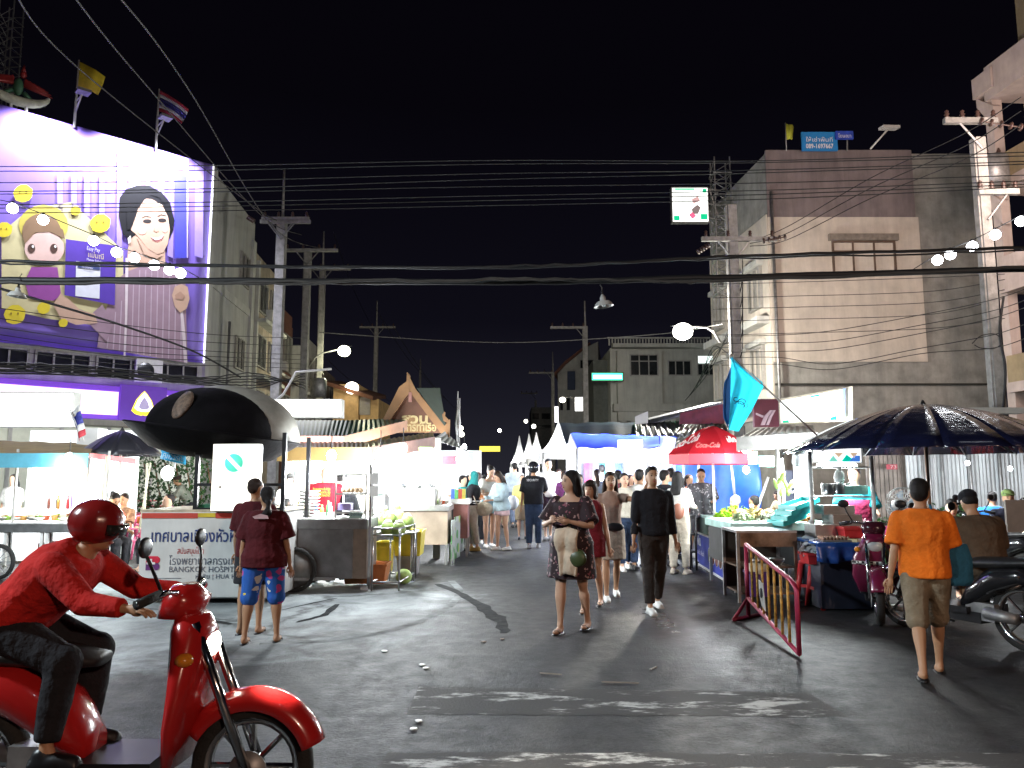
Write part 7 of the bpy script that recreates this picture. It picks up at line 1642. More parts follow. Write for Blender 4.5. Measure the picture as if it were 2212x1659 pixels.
for k in range(9):
    a = P(1692, 1052, 10.9) + Vector((random.uniform(-.09, .09), random.uniform(-.05, .05), random.uniform(-.15, .1))); mb.lathe(a, [(.012, 0), (.03, .05), (.025, .12), (.006, .16)], 7, axis=(random.uniform(-.5, .5), random.uniform(-.5, .5), 1))
tag(mb.build('banana_bunch', mat('green banana', (.40, .48, .12), .5)), 'bunch of green bananas hanging in front of the white shelf', 'bananas')
def stall_frame():
    t = thing('post_rack', 'tall steel post frame with shelves between the vegetable stall and the grill table', 'stall frame', tuple(P(1750, 1030, 9.9).xy) + (0,))
    for vx, v1, Y in ((1681, 968, 11), (1691, 990, 11.6), (1751, 975, 9.9), (1884, 985, 9.7)): mb = MB(); x = GX(vx, Y); mb.tube((x, Y, 0), (x, Y, P(0, v1, Y).z), .028 if vx > 1740 else .022); mb.build('post', ALU, t)
    for vy, m_ in ((1071, DULL), (1008, ALU)): mb = MB(); a, b_ = P(1751, vy, 9.9), P(1884, vy, 9.7); mb.box((a.x, 9.7, a.z - .02), (b_.x, 10.0, a.z)); mb.build('shelf', m_, t)
    for vy in (1052, 1063): mb = MB(); a, b_ = P(1691, vy, 11.6), P(1745, vy, 11.6); mb.tube(a, b_, .015); mb.build('rail', ALU, t)
    mb = MB(); pbox(mb, 1694, 1722, 1016, 1082, 12.6, .05); mb.build('dark_panel', mat('dark navy sheet', (.015, .018, .035), .6), t)
    mb = MB(); pbox(mb, 1720, 1752, 960, 1112, 12.4, .04); mb.build('white_sheet', CANVAS, t)
    # menu strip with coloured diamonds
    mb = MB(); pbox(mb, 1757, 1862, 955, 1000, 10.0, .06); s_ = mb.build('menu_strip', ALU, t); mb = MB(); pbox(mb, 1759, 1859, 957, 998, 9.98, .018); mb.build('lit_panel', glow('strip white', (.98, .99, 1), 1.3), s_)
    for pts, m_ in (([(1790, 997), (1800, 984), (1811, 997)], glow('aqua print', (.25, .80, .65), .8)), ([(1818, 997), (1829, 982), (1840, 990), (1834, 997)], glow('teal print', (.0, .62, .48), .8)), ([(1834, 997), (1846, 984), (1858, 984), (1858, 997)], glow('blue print', (.06, .22, .72), .8)), ([(1802, 978), (1812, 988), (1822, 978)], glow('photo print', (.7, .5, .35), .8)), ([(1836, 978), (1845, 990), (1853, 978)], glow('photo print', (.7, .5, .35), .8))):
        mb = MB(); mb.prism([P(a, b_, 9.965) for a, b_ in pts], (0, .01, 0)); mb.build('menu_print', m_, s_)
stall_frame()
for k, vx in enumerate((1790, 1812)): mb = MB(); a = P(vx, 1069, 9.85); mb.lathe((a.x, 9.85, a.z + .004), [(.085, 0), (.085, .14), (.078, .14), (.078, .01)], 18, cap=False); mb.tube((a.x + .08, 9.85, a.z + .12), (a.x + .2, 9.8, a.z + .19), .008); tag(mb.build('steel_pot', STEEL), ['left', 'right'][k] + ' steel pot with handle on the frame shelf', 'pot')
for k, vx in enumerate((1832, 1850, 1866)): mb = MB(); a = P(vx, 1069, 9.8); mb.boxc((a.x, 9.84, a.z + .06), (.10, .12, .11)); tag(mb.build('plastic_container', mat('green clear box', (.35, .70, .58), .3)), ['left', 'middle', 'right'][k] + ' minty plastic container on the frame shelf', 'container')
mb = MB(); mb.ell(P(1813, 1030, 9.95), (.07, .05, .10), 12, 8); mb.tube(P(1813, 1018, 9.95), P(1813, 1008, 9.95), .03); tag(mb.build('hanging_bag', CANVAS), 'white plastic bag hanging from the frame rail', 'bag')
tube_lamp(1700, 1745, 962, 11.0, 'tube lamp under the vegetable stall roof', 480, (.94, .99, 1))
tube_lamp(1765, 1850, 1006, 10.15, 'tube lamp below the coloured menu strip', 75, (.94, .99, 1), .12)
cfl(716, 984, 10.7, 'added bulb hanging at the front edge of the roof over the steel cart', 130)  # bulb added to light the ground in front of the cart
cfl(822, 980, 11.3, 'added bulb hanging at the roof edge above the price cards', 130)  # also added for light on the ground
cfl(150, 990, 11.2, 'added bulb hanging from the turquoise valance', 90)  # added to brighten the ground at the left
cfl(2182, 1012, 13.5, 'added white lamp behind the right diners', 120, r=.035)  # small bulb added to brighten the right diners
cfl(2090, 1000, 13, 'added lamp under the far side of the huge navy umbrella', 110, r=.035)  # second bulb added for the diners' light
cfl(1610, 968, 12.2, 'bulb under the left edge of the grey sheet roof', 160)
# grill table
def grill_table():
    Y = 9.1; x0, x1 = GX(1758, Y), GX(1892, Y); t = thing('grill_table', 'food table covered with blue cloth in front of the aproned vendor', 'table', ((x0+x1)/2, Y + .4, 0)); z = P(0, 1172, Y).z
    mb = MB(); mb.box((x0, Y, z - .03), (x1, Y + .85, z)); mb.build('table_top', BLUEP, t, bevel=.01)
    mb = MB(); mb.grid(lambda i, j: Vector((x0 - .02 + (x1-x0+.04)*i, Y - .012 - .03*j*math.sin(i*26) - .02*j, z - .01 - (.20 + .03*math.sin(i*7))*j)), 40, 4); mb.build('blue_cloth', mat('glossy blue cloth', (.02, .07, .28), .3, 0, .2, 4, .3), t, solid=.005)
    mb = MB(); mb.box((x0 + .05, Y + .06, .02), (x1 - .02, Y + .8, z - .04)); mb.build('dark_skirt', mat('dark navy sheet', (.015, .018, .035), .6), t)
    for k, (v0, v1, w0, w1, yy, m_) in enumerate(((1762, 1822, 1134, 1160, Y + .35, STEEL), (1802, 1862, 1112, 1158, Y + .55, mat('boxy steel', (.30, .29, .28), .4, .7)), (1780, 1846, 1092, 1112, Y + .7, STEEL))): mb = MB(); pbox(mb, v0, v1, w0, w1, yy, .35); tag(mb.build('steel_box', m_), ['low', 'tall', 'topmost'][k] + ' steel grill box on the blue clothed table', 'box')
    tub('red plastic basket on the blue clothed table', 1818, 1863, 1140, 1164, Y + .12, .22, RED, 'red_basket', 'basket')
    mb = MB(); mb.boxc((GX(1795, Y + .15), Y + .17, z + .012), (.34, .22, .02)); tag(mb.build('egg_tray', mat('pulp tray', (.30, .24, .20), .8)), 'grey pulp tray under the brown eggs', 'tray')
    em = None
    for i in range(8):
        for j in range(4):
            mb = MB(); 
            if em is None: mb.ell((0, 0, 0), (.019, .019, .024), 8, 6); o_ = mb.build('egg', mat('egg shell', (.52, .30, .20), .5), local=True); em = o_
            else: o_ = em.copy(); COL.objects.link(o_)
            o_.location = (GX(1795, Y + .15) - .147 + i*.042, Y + .10 + j*.045, z + .042); tag(o_, 'brown egg in the pulp tray on the blue clothed table', 'egg', 'eggs in the pulp tray')
    for k, (v, c) in enumerate(((1850, (.75, .75, .7)), (1872, (.55, .65, .85)), (1886, (.75, .74, .7)), (1838, (.6, .55, .3)))): mb = MB(); a = GX(v, Y + .1); mb.boxc((a, Y + .10, z + .02), (.12, .10, .035), (0, 0, .3*k)); tag(mb.build('paper_packet', mat('packet %d' % k, c, .5)), ['white', 'pale blue', 'second white', 'straw'][k] + ' paper packet on the blue clothed table edge', 'packet')
grill_table()
for k, (vx, vy, lb) in enumerate(((1762, 1303, 'left red plastic stool below the blue clothed table'), (1789, 1312, 'right red plastic stool nearest the camera'))): q = G(vx, vy); stool(lb, q.x, q.y, RED, .52)
tub('red plastic tub on the left red stool', 1737, 1790, 1196, 1220, 9.25, .3, RED)
clump('plastic_bags', 'crumpled clear and white bags on the red tub', 'bags', (GX(1762, 9.35), 9.35, P(0, 1198, 9.3).z), (.22, .16, .22), mat('crinkled bag', (.62, .64, .66), .25, 0, .2), 110, .06)
mb = MB(); a = P(1752, 1170, 9.75); mb.path([P(1752, 1125, 9.85), P(1753, 1150, 9.8)], .035, 8); mb.ell(a + Vector((0, 0, -.02)), (.14, .10, .12), 12, 8); tag(mb.build('tied_bag', mat('crinkled bag', (.62, .64, .66), .25)), 'clear plastic bag tied to the stall post', 'bag')
# pedestal fan
def fan():
    Y = 9.3; c = P(1946, 1090, Y); t = thing('pedestal_fan', 'white pedestal fan behind the maroon scooter', 'fan', (c.x, Y, 0)); M_ = Vector((.72, .69, 0)).normalized()
    mb = MB(); mb.tube((c.x, Y, 0), (c.x, Y, c.z), .018); mb.build('stand', ALU, t); mb = MB(); mb.lathe((c.x, Y, 0), [(.2, 0), (.2, .02), (.04, .05)], 20); mb.build('base', ALU, t)
    hc = Vector((c.x, Y, c.z)) + M_*-.0; mb = MB(); mb.lathe(hc - M_*.16, [(.03, 0), (.065, .03), (.065, .14), (.04, .16)], 14, axis=M_); mb.build('motor', ALU, t)
    d = hc + M_*.06
    u_, v_ = basis(M_); mb = MB()
    for rr, h in ((.20, 0), (.20, .07), (.14, -.03), (.14, .10), (.08, -.035), (.08, .11)): 
        ring = [d + M_*h + u_*math.cos(2*math.pi*k/24)*rr + v_*math.sin(2*math.pi*k/24)*rr for k in range(25)]; mb.path(ring, .004 if rr < .2 else .008, 4)
    for k in range(28): a = 2*math.pi*k/28; e = u_*math.cos(a) + v_*math.sin(a); mb.path([d - M_*.04 + e*.03, d - M_*.03 + e*.14, d + e*.20, d + M_*.07 + e*.20, d + M_*.10 + e*.14, d + M_*.115 + e*.03], .0022, 3)
    mb.build('cage', ALU, t); mb = MB()
    for k in range(4): a = 2*math.pi*k/4; e = u_*math.cos(a) + v_*math.sin(a); f = u_*math.cos(a+.7) + v_*math.sin(a+.7); mb.add([d + M_*.02 + e*.03, d + M_*.03 + e*.17, d + M_*.06 + f*.16, d + M_*.05 + f*.04], [(0, 1, 2, 3)])
    mb.build('blades', mat('blue clear blade', (.35, .45, .55), .2), t, solid=.004)
fan()
# big dark blue umbrella
def big_umbrella():
    Y = 9.3; x = GX(2004, Y); zt, zr = P(0, 873, Y).z, P(0, 990, Y - 1.2).z
    t = umbrella('huge glossy dark navy umbrella over the right dining area', x, Y, zt, P(0, 976, Y).z, 1.64, mat('glossy navy cloth', (.008, .010, .035), .22, 0, .25, 3, .5, coat=.3), 16, bow=.80, scallop=.06, pm_=mat('wooden pole', (.20, .12, .08), .5), name='garden_umbrella')
big_umbrella()
# wall of pale sheets behind the right diners
def sheet_wall():
    Y = 16.0; t = thing('sheet_fence', 'pale corrugated sheet fence with steel posts behind the right diners', 'fence', tuple(P(2050, 1030, Y).xy) + (0,)); SH = mat('pale sheet metal', (.50, .52, .53), .55, .2, .1, 2, stain=.3)
    x0, x1 = GX(1958, Y), GX(2330, Y); n = 9
    for k in range(n):
        a, b_ = x0 + (x1-x0)*k/n, x0 + (x1-x0)*(k+1)/n - .012; mb = MB(); mb.grid(lambda i, j: Vector((a + (b_-a)*i, Y + .015*math.sin(i*30), .02 + 2.45*j)), 20, 1, False); mb.build('sheet_panel', SH, t, solid=.004)
    for vx in (1997, 2012, 2040, 2100, 2165): mb = MB(); x = GX(vx, Y - .2); mb.tube((x, Y - .15, 0), (x, Y - .15, 2.5), .03); mb.build('post', DULL, t)
    mb = MB(); x0_, x1_ = GX(1872, Y + .2), GX(1958, Y + .2)
    for k in range(9): a = x0_ + (x1_-x0_)*k/9; mb.box((a + .01, Y + .2, 0), (a + (x1_-x0_)/9 - .01, Y + .25, 2.45))
    mb.build('folding_gate', mat('brown grey gate', (.26, .22, .19), .6, .2, .25, 3, stain=.3), t)
    mb = MB(); pbox(mb, 1916, 1938, 1003, 1014, Y - .05, .02); s_ = mb.build('number_plate', mat('red plate', (.35, .03, .05), .5), t)
    text('73', .10, mat('pink print', (.6, .4, .4), .6), Matrix.Translation(-Vector(t.location)) @ frame(P(1923, 1012, Y - .055), (1, 0, 0), (0, 0, 1)), t, width=.12)
    mb = MB(); mb.box((x0_, Y + .15, 2.5), (x1, Y + .6, 2.62)); mb.build('top_rail', DULL, t)
    mb = MB(); pbox(mb, 2030, 2212, 880, 893, 18.8, .3); mb.build('white_beam', WHITEW, t)
sheet_wall()
mb = MB(); pbox(mb, 1915, 1952, 905, 925, 24, .1)
clump('weeds', 'low ragged weeds along the foot of the pale sheet fence', 'plants', (GX(2060, 15.4), 15.4, .6), (1.6, .25, .45), mat('hedge leaf', (.035, .10, .025), .5), 260, .08)
# dining tables on the right
for k, (vx, vy, lb) in enumerate(((2150, 1215, 'right dining table with plates at the picture edge'), (1985, 1180, 'right dining table behind the orange shirted man'))): q = G(vx, vy); table(lb, q.x, q.y, 1.2, .7, .76, WHITEP, ALU)
for k in range(6): q = G(2120 + k*16, 1213); bowl(q.x, q.y + .1*(k % 2), .762, .08, WHITEP if k % 2 else GREENP, ['first', 'second', 'third', 'fourth', 'fifth', 'sixth'][k] + ' bowl from the left on the right edge dining table')
mb = MB(); pbox(mb, 2177, 2230, 1080, 1150, 8.6, .03); o = tag(mb.build('grey_board', mat('grey brown board', (.26, .22, .19), .7, 0, .2, 3)), 'grey standing board at the right picture edge', 'board')
for vx, vy, rz, m_, lb in ((2132, 1248, 0, RED, 'red plastic chair under the brown shirted man'), (1905, 1215, 90, mat('magenta plastic', (.5, .03, .15), .4), 'magenta plastic chair behind the fan'), (1575, 1175, 170, mat('maroon plastic', (.20, .02, .03), .4), 'left maroon chair at the table before the blue tarpaulin'), (1622, 1170, 180, mat('maroon plastic', (.20, .02, .03), .4), 'right maroon chair at the table before the blue tarpaulin')):
    q = G(vx, vy); plastic_chair(lb, q.x, q.y, R(rz), m_)
q = G(1600, 1150); table('white table before the blue tarpaulin wall', q.x, q.y + .3, 1.1, .6, .75, WHITEP, ALU)
# ---- barrier
def barrier():
    A = G(1617, 1336); B = G(1727, 1421); A0 = A + Vector((0, 0, .22)); A1 = A + Vector((0, 0, .80)); B0 = B + Vector((0, 0, .03)); B1 = B + Vector((0, 0, .62))
    t = thing('crowd_barrier', 'red and yellow tubular crowd barrier standing askew on the right', 'barrier', A); MG = mat('magenta red paint', (.38, .025, .07), .45, .2, .2, 8); RU = mat('rusty yellow paint', (.50, .27, .05), .6, .1, .5, 22, .2)
    mb = MB(); mb.tube(A, A1, .024); mb.build('post', MG, t)
    d = (B1 - A1); mb = MB(); mb.path([A1, A1 + d*.5, A1 + d*.90, A1 + d*.975 - Vector((0, 0, .02)), B1 + Vector((0, 0, -.06)), B0], .022, 8); mb.build('frame_tube', MG, t)
    mb = MB(); mb.tube(A0, B0, .020); mb.build('lower_rail', MG, t)
    for k in range(7):
        f = (k + 1)/8.2; p = A0.lerp(B0, f); q_ = A1.lerp(B1, f); mb = MB(); mb.tube(p, q_ - Vector((0, 0, .02)), .013, n=7); mb.build('bar', RU, t)
    n = Vector((.77, .64, 0)); mb = MB(); mb.tube(A - n*.28 + Vector((0, 0, .02)), A + n*.34 + Vector((0, 0, .02)), .02); mb.tube(A - n*.28 + Vector((0, 0, .02)), A + Vector((0, 0, .22)), .018); mb.tube(A + n*.34 + Vector((0, 0, .02)), A + Vector((0, 0, .22)), .018); mb.build('foot', MG, t)
    c = A0.lerp(B0, .42).lerp(A1.lerp(B1, .42), .42); u_ = (B - A).normalized(); up = Vector((0, 0, 1)); nn = u_.cross(up); mb = MB(); mb.prism([c + u_*x + up*z + nn*.03 for x, z in ((-.12, .12), (.05, .10), (.12, -.16), (-.02, -.13), (-.11, -.02))], nn*.006); mb.build('sign_plate', mat('dirty white plate', (.5, .47, .44), .6, 0, .2), t)
    mb = MB(); mb.lathe(c + nn*.04 + u_*-.01, [(.05, 0), (.05, .004)], 16, axis=nn); mb.build('plate_emblem', mat('black ink', (.03, .03, .03), .6), t)
barrier()
for k, (a, b_) in enumerate((((1492, 1238), (1498, 1110)), ((1505, 1232), (1510, 1108)))):
    q = G(*a); t = thing('black_rack', ['near', 'far'][k] + ' black steel rack beside the street end of the tray table', 'rack', q); 
    for s_ in (0, .35): mb = MB(); mb.tube(q + Vector((0, s_, 0)), q + Vector((0, s_, .92)), .018); mb.build('post', BLACKP, t)
    mb = MB()
    for z in (.3, .6, .9): mb.tube(q + Vector((0, 0, z)), q + Vector((0, .35, z)), .014); mb.tube(q + Vector((0, 0, z)), q + Vector((-.18, .0, z)), .014)
    mb.build('rail', BLACKP, t)
# ---- litter on the road
def litter(vx, vy, L_, rz, lb, m_, w_=.02, nm_='litter', cat='litter'):
    q = G(vx, vy); mb = MB(); mb.boxc((q.x, q.y, .010), (L_, w_, .008), (0, 0, rz)); tag(mb.build(nm_, m_), lb, cat)
litter(1411, 1446, .11, .9, 'short white stick lying on the dark road', WHITEP, .010, 'stick', 'stick')
litter(1340, 1477, .28, -.12, 'long thin pale twig on the road', mat('twig', (.35, .30, .25), .7), .006, 'twig', 'twig')
litter(1190, 1458, .18, -.3, 'faint thin twig left of the long pale one', mat('twig', (.35, .30, .25), .7), .005, 'twig', 'twig')
for k, (vx, vy) in enumerate(((912, 1438), (920, 1445), (905, 1560), (893, 1577), (830, 1408), (1045, 1388), (1085, 1382))):
    q = G(vx, vy); mb = MB(); n = 7; mb.prism([(q.x + (.018 + .014*random.random())*math.cos(2*math.pi*i/n), q.y + .022*math.sin(2*math.pi*i/n), .006) for i in range(n)], (0, 0, .006)); tag(mb.build('litter_scrap', WHITEP if k < 5 else mat('brown scrap', (.25, .18, .14), .6)), ['white scrap left of the crossing line', 'second white scrap just below the first', 'white scrap between the crossing bars', 'lowest white scrap between the crossing bars', 'pale scrap on the worn concrete', 'brownish scrap beside the dark road patch', 'bluish scrap at the end of the dark road patch'][k], 'litter')
# ---- more goods on the counters
def goods(n, x0, x1, Y, z, label, cat, group, cols, s=.06, h=.08, dy=.12, kind='tub'):
    """small everyday goods, one object each; look-alikes share their group's label"""
    for k in range(n):
        c = cols[k % len(cols)]; mb = MB(); x = x0 + (x1 - x0)*(k + .5)/n + random.uniform(-.01, .01); y = Y + dy*(k % 3)/2; hh = h*random.uniform(.8, 1.25)
        if kind == 'tub': mb.lathe((x, y, z + .002), [(s*.75, 0), (s, hh), (s*.9, hh), (s*.7, hh*.3)], 10, cap=False); mb.ell((x, y, z + hh*.8), (s*.85, s*.85, hh*.35), 8, 5)
        elif kind == 'bottle': mb.lathe((x, y, z + .002), [(s*.5, 0), (s*.5, hh*.65), (s*.2, hh*.8), (s*.2, hh)], 8)
        else: mb.boxc((x, y, z + hh/2 + .002), (s*1.7, s*1.3, hh), (0, 0, random.uniform(-.4, .4)))
        tag(mb.build(cat.replace(' ', '_'), mat(cat + ' %d' % (k % len(cols)), c, .45, 0, .3, 20)), label, cat, group)
FOOD = [(.55, .30, .08), (.62, .55, .42), (.30, .12, .05), (.20, .35, .06), (.6, .12, .05), (.7, .66, .58)]
PK = [(.6, .05, .05), (.05, .2, .5), (.7, .6, .1), (.1, .4, .15), (.7, .7, .7)]
goods(16, GX(-20, 12.4), GX(160, 12.4), 12.45, P(90, 1128, 11.9).z, 'small topping tub at the back of the left edge cart top', 'topping tub', 'topping tubs at the left edge', FOOD)
goods(12, GX(870, 14.3), GX(965, 14.3), 14.5, P(0, 1092, 13.8).z, 'small food tub behind the foam box on the steel topped counter', 'food tub', 'food tubs behind the foam box', FOOD, .05)
goods(10, GX(612, 11.1), GX(720, 11.1), 11.15, P(0, 1121, 10.55).z, 'sauce bottle at the back of the long steel cart top', 'sauce bottle', 'sauce bottles on the long steel cart', PK, .06, .2, kind='bottle')
goods(18, GX(1256, 18.6), GX(1440, 18.6), 18.6, .86, 'goods packet on the long table in the blue roofed tent', 'goods packet', 'goods in the blue roofed tent', PK + FOOD, .09, .16, .4, 'box')
table('long white goods table inside the blue roofed tent', (GX(1256, 18.6) + GX(1440, 18.6))/2, 18.8, GX(1440, 18.6) - GX(1256, 18.6), .8, .86, WHITEP, ALU)
goods(14, GX(1580, 11.6), GX(1745, 11.6), 11.55, .902, 'packed bag of produce along the back of the main vegetable counter', 'produce bag', 'produce bags on the main counter', FOOD, .07, .14, .2)
goods(9, GX(1768, 9.5), GX(1880, 9.5), 9.55, P(0, 1172, 9.1).z, 'sauce cup standing among the grill boxes', 'sauce cup', 'sauce cups among the grill boxes', FOOD, .04, .06)
for k, (a, b_, c, d, Y, m_, lb) in enumerate(((640, 690, 978, 992, 11.6, (.7, .62, .2), 'yellow lettered strip card under the ochre fascia'), (955, 985, 985, 1003, 16, (.6, .06, .10), 'crimson sign card over the narrow counter'), (1010, 1022, 976, 996, 20, (.1, .3, .6), 'small blue sign card at the far left stall'), (70, 118, 1000, 1020, 14, (.35, .45, .7), 'pale blue price board in the white drinks booth'), (1640, 1672, 985, 1008, 11.3, (.10, .50, .42), 'teal poster under the grey sheet roof'), (1618, 1636, 975, 1002, 12.2, (.30, .42, .20), 'leafy green poster at the red umbrella right side'))):
    mb = MB(); pbox(mb, a, b_, c, d, Y, .02); tag(mb.build('price_board', mat('board card %d' % k, m_, .5, 0, .3, 12)), lb, 'sign')
# hanging plastic bags of the goods stalls
for k, (vx, vy, Y) in enumerate(((900, 1000, 13.9), (915, 1003, 13.8), (1402, 1000, 17), (1720, 990, 10.8), (1735, 995, 10.7), (640, 1030, 12.6))):
    mb = MB(); c = P(vx, vy, Y); mb.loft([(c + Vector((0, 0, .14)), .01, .01), (c + Vector((0, 0, .06)), .05, .03), (c - Vector((0, 0, .06)), .07, .045), (c - Vector((0, 0, .12)), .04, .03)], 8); tag(mb.build('hanging_bag', CANVAS), ['left bag of the pair above the foam box', 'right bag of the pair above the foam box', 'white bag hanging in the blue roofed tent', 'left white bag under the zinc roof', 'right white bag under the zinc roof', 'white bag hanging over the steel cart'][k], 'bag')
# ---------------------------------------------------------------- vehicles
MAROON = mat('maroon gloss', (.045, .008, .016), .18, 0, .1, coat=.7); REDG = mat('red gloss', (.42, .015, .015), .22, 0, .08, coat=.6); MAG = mat('magenta gloss', (.14, .010, .04), .25, 0, .1, coat=.5); TRK = mat('black gloss body', (.014, .014, .016), .16, 0, .1, coat=.7)
scooter('red motor scooter with lit headlight riding to the right in the foreground', -2.42, 3.6, 0, REDG, REDG, lit=True)
q = G(1902, 1352); f = Vector((math.cos(R(-112)), math.sin(R(-112)), 0)); o = q - f*1.26
scooter('maroon scooter with black and white check tape parked nose to the street', o.x, o.y, R(-112), MAROON, MAG, checker=True)
q = G(2222, 1408); scooter('black motorcycle parked with its tail towards the camera at the right edge', q.x, q.y, R(114), TRK, MAROON, sport=True)
q = G(2190, 1290); scooter('second dark scooter mostly hidden behind the brown shirted man', q.x + .4, q.y + .3, R(100), BLK, TRK)
mb = MB(); c = P(1944, 1197, 8.3); mb.boxc(c, (.09, .04, .13)); tag(mb.build('green_packet', mat('lime packet', (.05, .45, .04), .4)), 'bright green packet hung on the maroon scooter', 'packet')
# ---------------------------------------------------------------- people
def ppl(label, vx, vfoot, vtop, rz, **k):
    g = G(vx, vfoot); H = height_of(g.y, vtop); return person(label, g.x, g.y, H, R(rz), **k)
FLO = pattern('dark floral cloth', [(.03, .012, .016), (.40, .26, .26), (.022, .010, .014), (.25, .08, .11), (.03, .012, .018)], 27, base=(.022, .008, .012))
CART = pattern('blue printed cloth', [(.01, .09, .42), (.70, .55, .03), (.02, .10, .45), (.45, .05, .25), (.02, .12, .5), (.65, .65, .6)], 13, base=(.012, .10, .42))
PATT = pattern('grey patterned cloth', [(.04, .04, .05), (.30, .29, .30), (.06, .06, .07)], 26, base=(.045, .045, .05))
PLAID = pattern('blue plaid cloth', [(.35, .40, .55), (.05, .07, .18)], 22, 'checker'); PLD2 = pattern('leaf brown cloth', [(.35, .2, .12), (.5, .35, .22), (.2, .1, .06)], 12)
C = cloth
WSH = mat('white sneaker', (.70, .70, .68), .5, 0, .08)
# foreground pair at the kiosk
ppl('man in dark maroon T-shirt seen from behind left of the woman, short brownish hair', 540, 1368, 1034, 172, sex='m', skin='b', hair='crop', hairm=HAIRB, top=(C('maroon', (.075, .008, .012)), 1, .84, 1.43, .03, .01), bottom=(C('dark shorts', (.03, .03, .035)), 'shorts', .9), legs=((3, 4), (-3, 3)), arms=((20, 6, 20, 0), (8, 10, 15, 0)), hy=-20, detail=2)
g = G(568, 1385)
pw = ppl('woman with low ponytail in loose maroon T-shirt and blue printed shorts seen from behind', 564, 1388, 1052, 180, sex='f', skin='b', hair='ponylow', top=(C('maroon', (.075, .008, .012)), 1, .83, 1.44, .05, .035), bottom=(CART, 'shorts', 1.05), legs=((5, 6), (-5, 3)), arms=((2, 14, 8, 6), (2, 14, 8, 6)), hy=25, build=1.12, detail=2, spread=5)
mb = MB(); zz = 1.38*PINFO[pw.name]['u']; mb.prism([(-.08, .165, zz - .02), (.05, .165, zz - .02), (.07, .165, zz), (0, .165, zz + .025), (-.07, .165, zz + .01)], (0, .012, 0)); mb.build('shirt_print', mat('faded pink print', (.5, .32, .34), .7), pw, local=True)
# walking women and man in front
pf = ppl('woman with very long black hair in dark floral off shoulder dress walking to the camera', 1236, 1366, 1016, -28, sex='f', skin='a', hair='verylong', top=(FLO, 1, .58, 1.375, .035, .045), legs=((9, 6), (-9, 10)), arms=((22, 22, 85, 62), (22, 22, 85, 62)), hy=-38, build=1.1, detail=2)
AR = PINFO[pf.name]['AR']; u = PINFO[pf.name]['u']
mb = MB(); mb.grid(lambda i, j: Vector((-.05 + .24*i - .05*j*(i - .4), -.24 - .016*math.sin(i*9 + j*3) - .05*math.sin(math.pi*min(1, j*2.2)), 1.10 - .46*j - .06*abs(i - .5)))*u, 14, 14)
o = mb.build('beige_jacket', C('light beige', (.62, .50, .38)), local=True); o.location = pf.location; o.rotation_euler = pf.rotation_euler; tag(o, 'beige jacket held in the crossed arms of the floral dress woman', 'jacket'); o.modifiers.new('thickness', 'SOLIDIFY').thickness = .03
mb = MB(); c = Vector((.16, -.24, .80))*u; mb.ell(c, (.11, .05, .09), 16, 10); mb.path([c + Vector((-.1, 0, .05)), c + Vector((-.08, .03, .3)), Vector((-.10, -.10, 1.38))*u], .008, 5); o = mb.build('green_handbag', mat('dark green leather', (.05, .07, .025), .4), local=True); o.location = pf.location; o.rotation_euler = pf.rotation_euler; tag(o, 'small dark green handbag hanging at the floral dress', 'bag')
ppl('woman with bobbed hair in sleeveless dark red dress walking behind the floral dress', 1278, 1320, 1036, -14, sex='f', skin='a', hair='bob', hairm=HAIRB, top=(C('wine red', (.17, .012, .02)), 0, .72, 1.42, .02, .02), bottom=(C('wine red', (.17, .012, .02)), 'shorts', .45), legs=((14, 8), (-12, 16)), arms=((5, 6, 8, 0), (-8, 10, 10, 0)), hy=-12, detail=2, build=.95)
ppl('young woman in tan top and pale wrap skirt with one hand raised to her hair', 1322, 1296, 1019, 0, sex='f', skin='b', hair='long', hairm=HAIRB, top=(C('tan', (.34, .23, .18)), .4, .98, 1.40, .012, 0), bottom=(C('pale wrap', (.42, .33, .26)), 'skirt', .9), shoes=WSH, legs=((10, 6), (-8, 14)), arms=((4, 8, 10, 0), (70, 62, 125, 40)), detail=2, build=.95)
mb = MB(); g = G(1322, 1296); mb.ell((g.x + .03, g.y - .15, .92), (.12, .04, .055), 14, 8); tag(mb.build('waist_bag', BLACKP), 'black waist bag worn over the tan top', 'bag')
ppl('man in black long sleeved shirt and dark trousers with white shoes walking to the camera', 1415, 1322, 1008, 6, sex='m', skin='b', hair='short', top=(C('black', (.014, .014, .018)), 1.75, .90, 1.43, .028, .01), bottom=(C('brown black', (.035, .028, .025)), 'pants', 1.92), shoes=WSH, legs=((10, 5), (-9, 12)), arms=((6, 9, 12, 0), (-6, 9, 14, 0)), hp=-6, detail=2, build=1.02)
# middle distance left of centre
ph = ppl('man in black T-shirt and jeans with motorcycle helmet seen from behind', 1153, 1184, 1001, 175, sex='m', skin='b', hair='helmet', top=(C('black', (.014, .014, .018)), 1, .88, 1.43, .03, .01), bottom=(C('dark denim', (.03, .05, .10)), 'pants', 1.97), shoes=mat('grey sneaker', (.3, .3, .32), .6), legs=((4, 3), (-4, 3)), arms=((30, 8, 75, 20), (3, 8, 10, 0)), detail=1)
text('SECURITY', .07, mat('white letters paint', (.75, .75, .78), .6), frame(Vector((.13, .168, 1.34))*PINFO[ph.name]['u'], (-1, 0, 0), (0, 0, 1)), ph, width=.26)
ppl('woman with teal headscarf in black striped top and cream trousers shopping at the stall', 1022, 1190, 1018, -100, sex='f', skin='a', hair='hijab', hairm=C('teal pattern', (.03, .25, .25)), top=(C('black', (.014, .014, .018)), 1.9, .97, 1.42, .03, 0), bottom=(C('cream', (.58, .54, .46)), 'pants', 1.85), shoes=mat('mustard shoe', (.45, .32, .10), .6), legs=((6, 4), (-6, 4)), arms=((62, 5, 18, 0), (8, 12, 60, 30)), build=1.1)
g = G(1022, 1190)
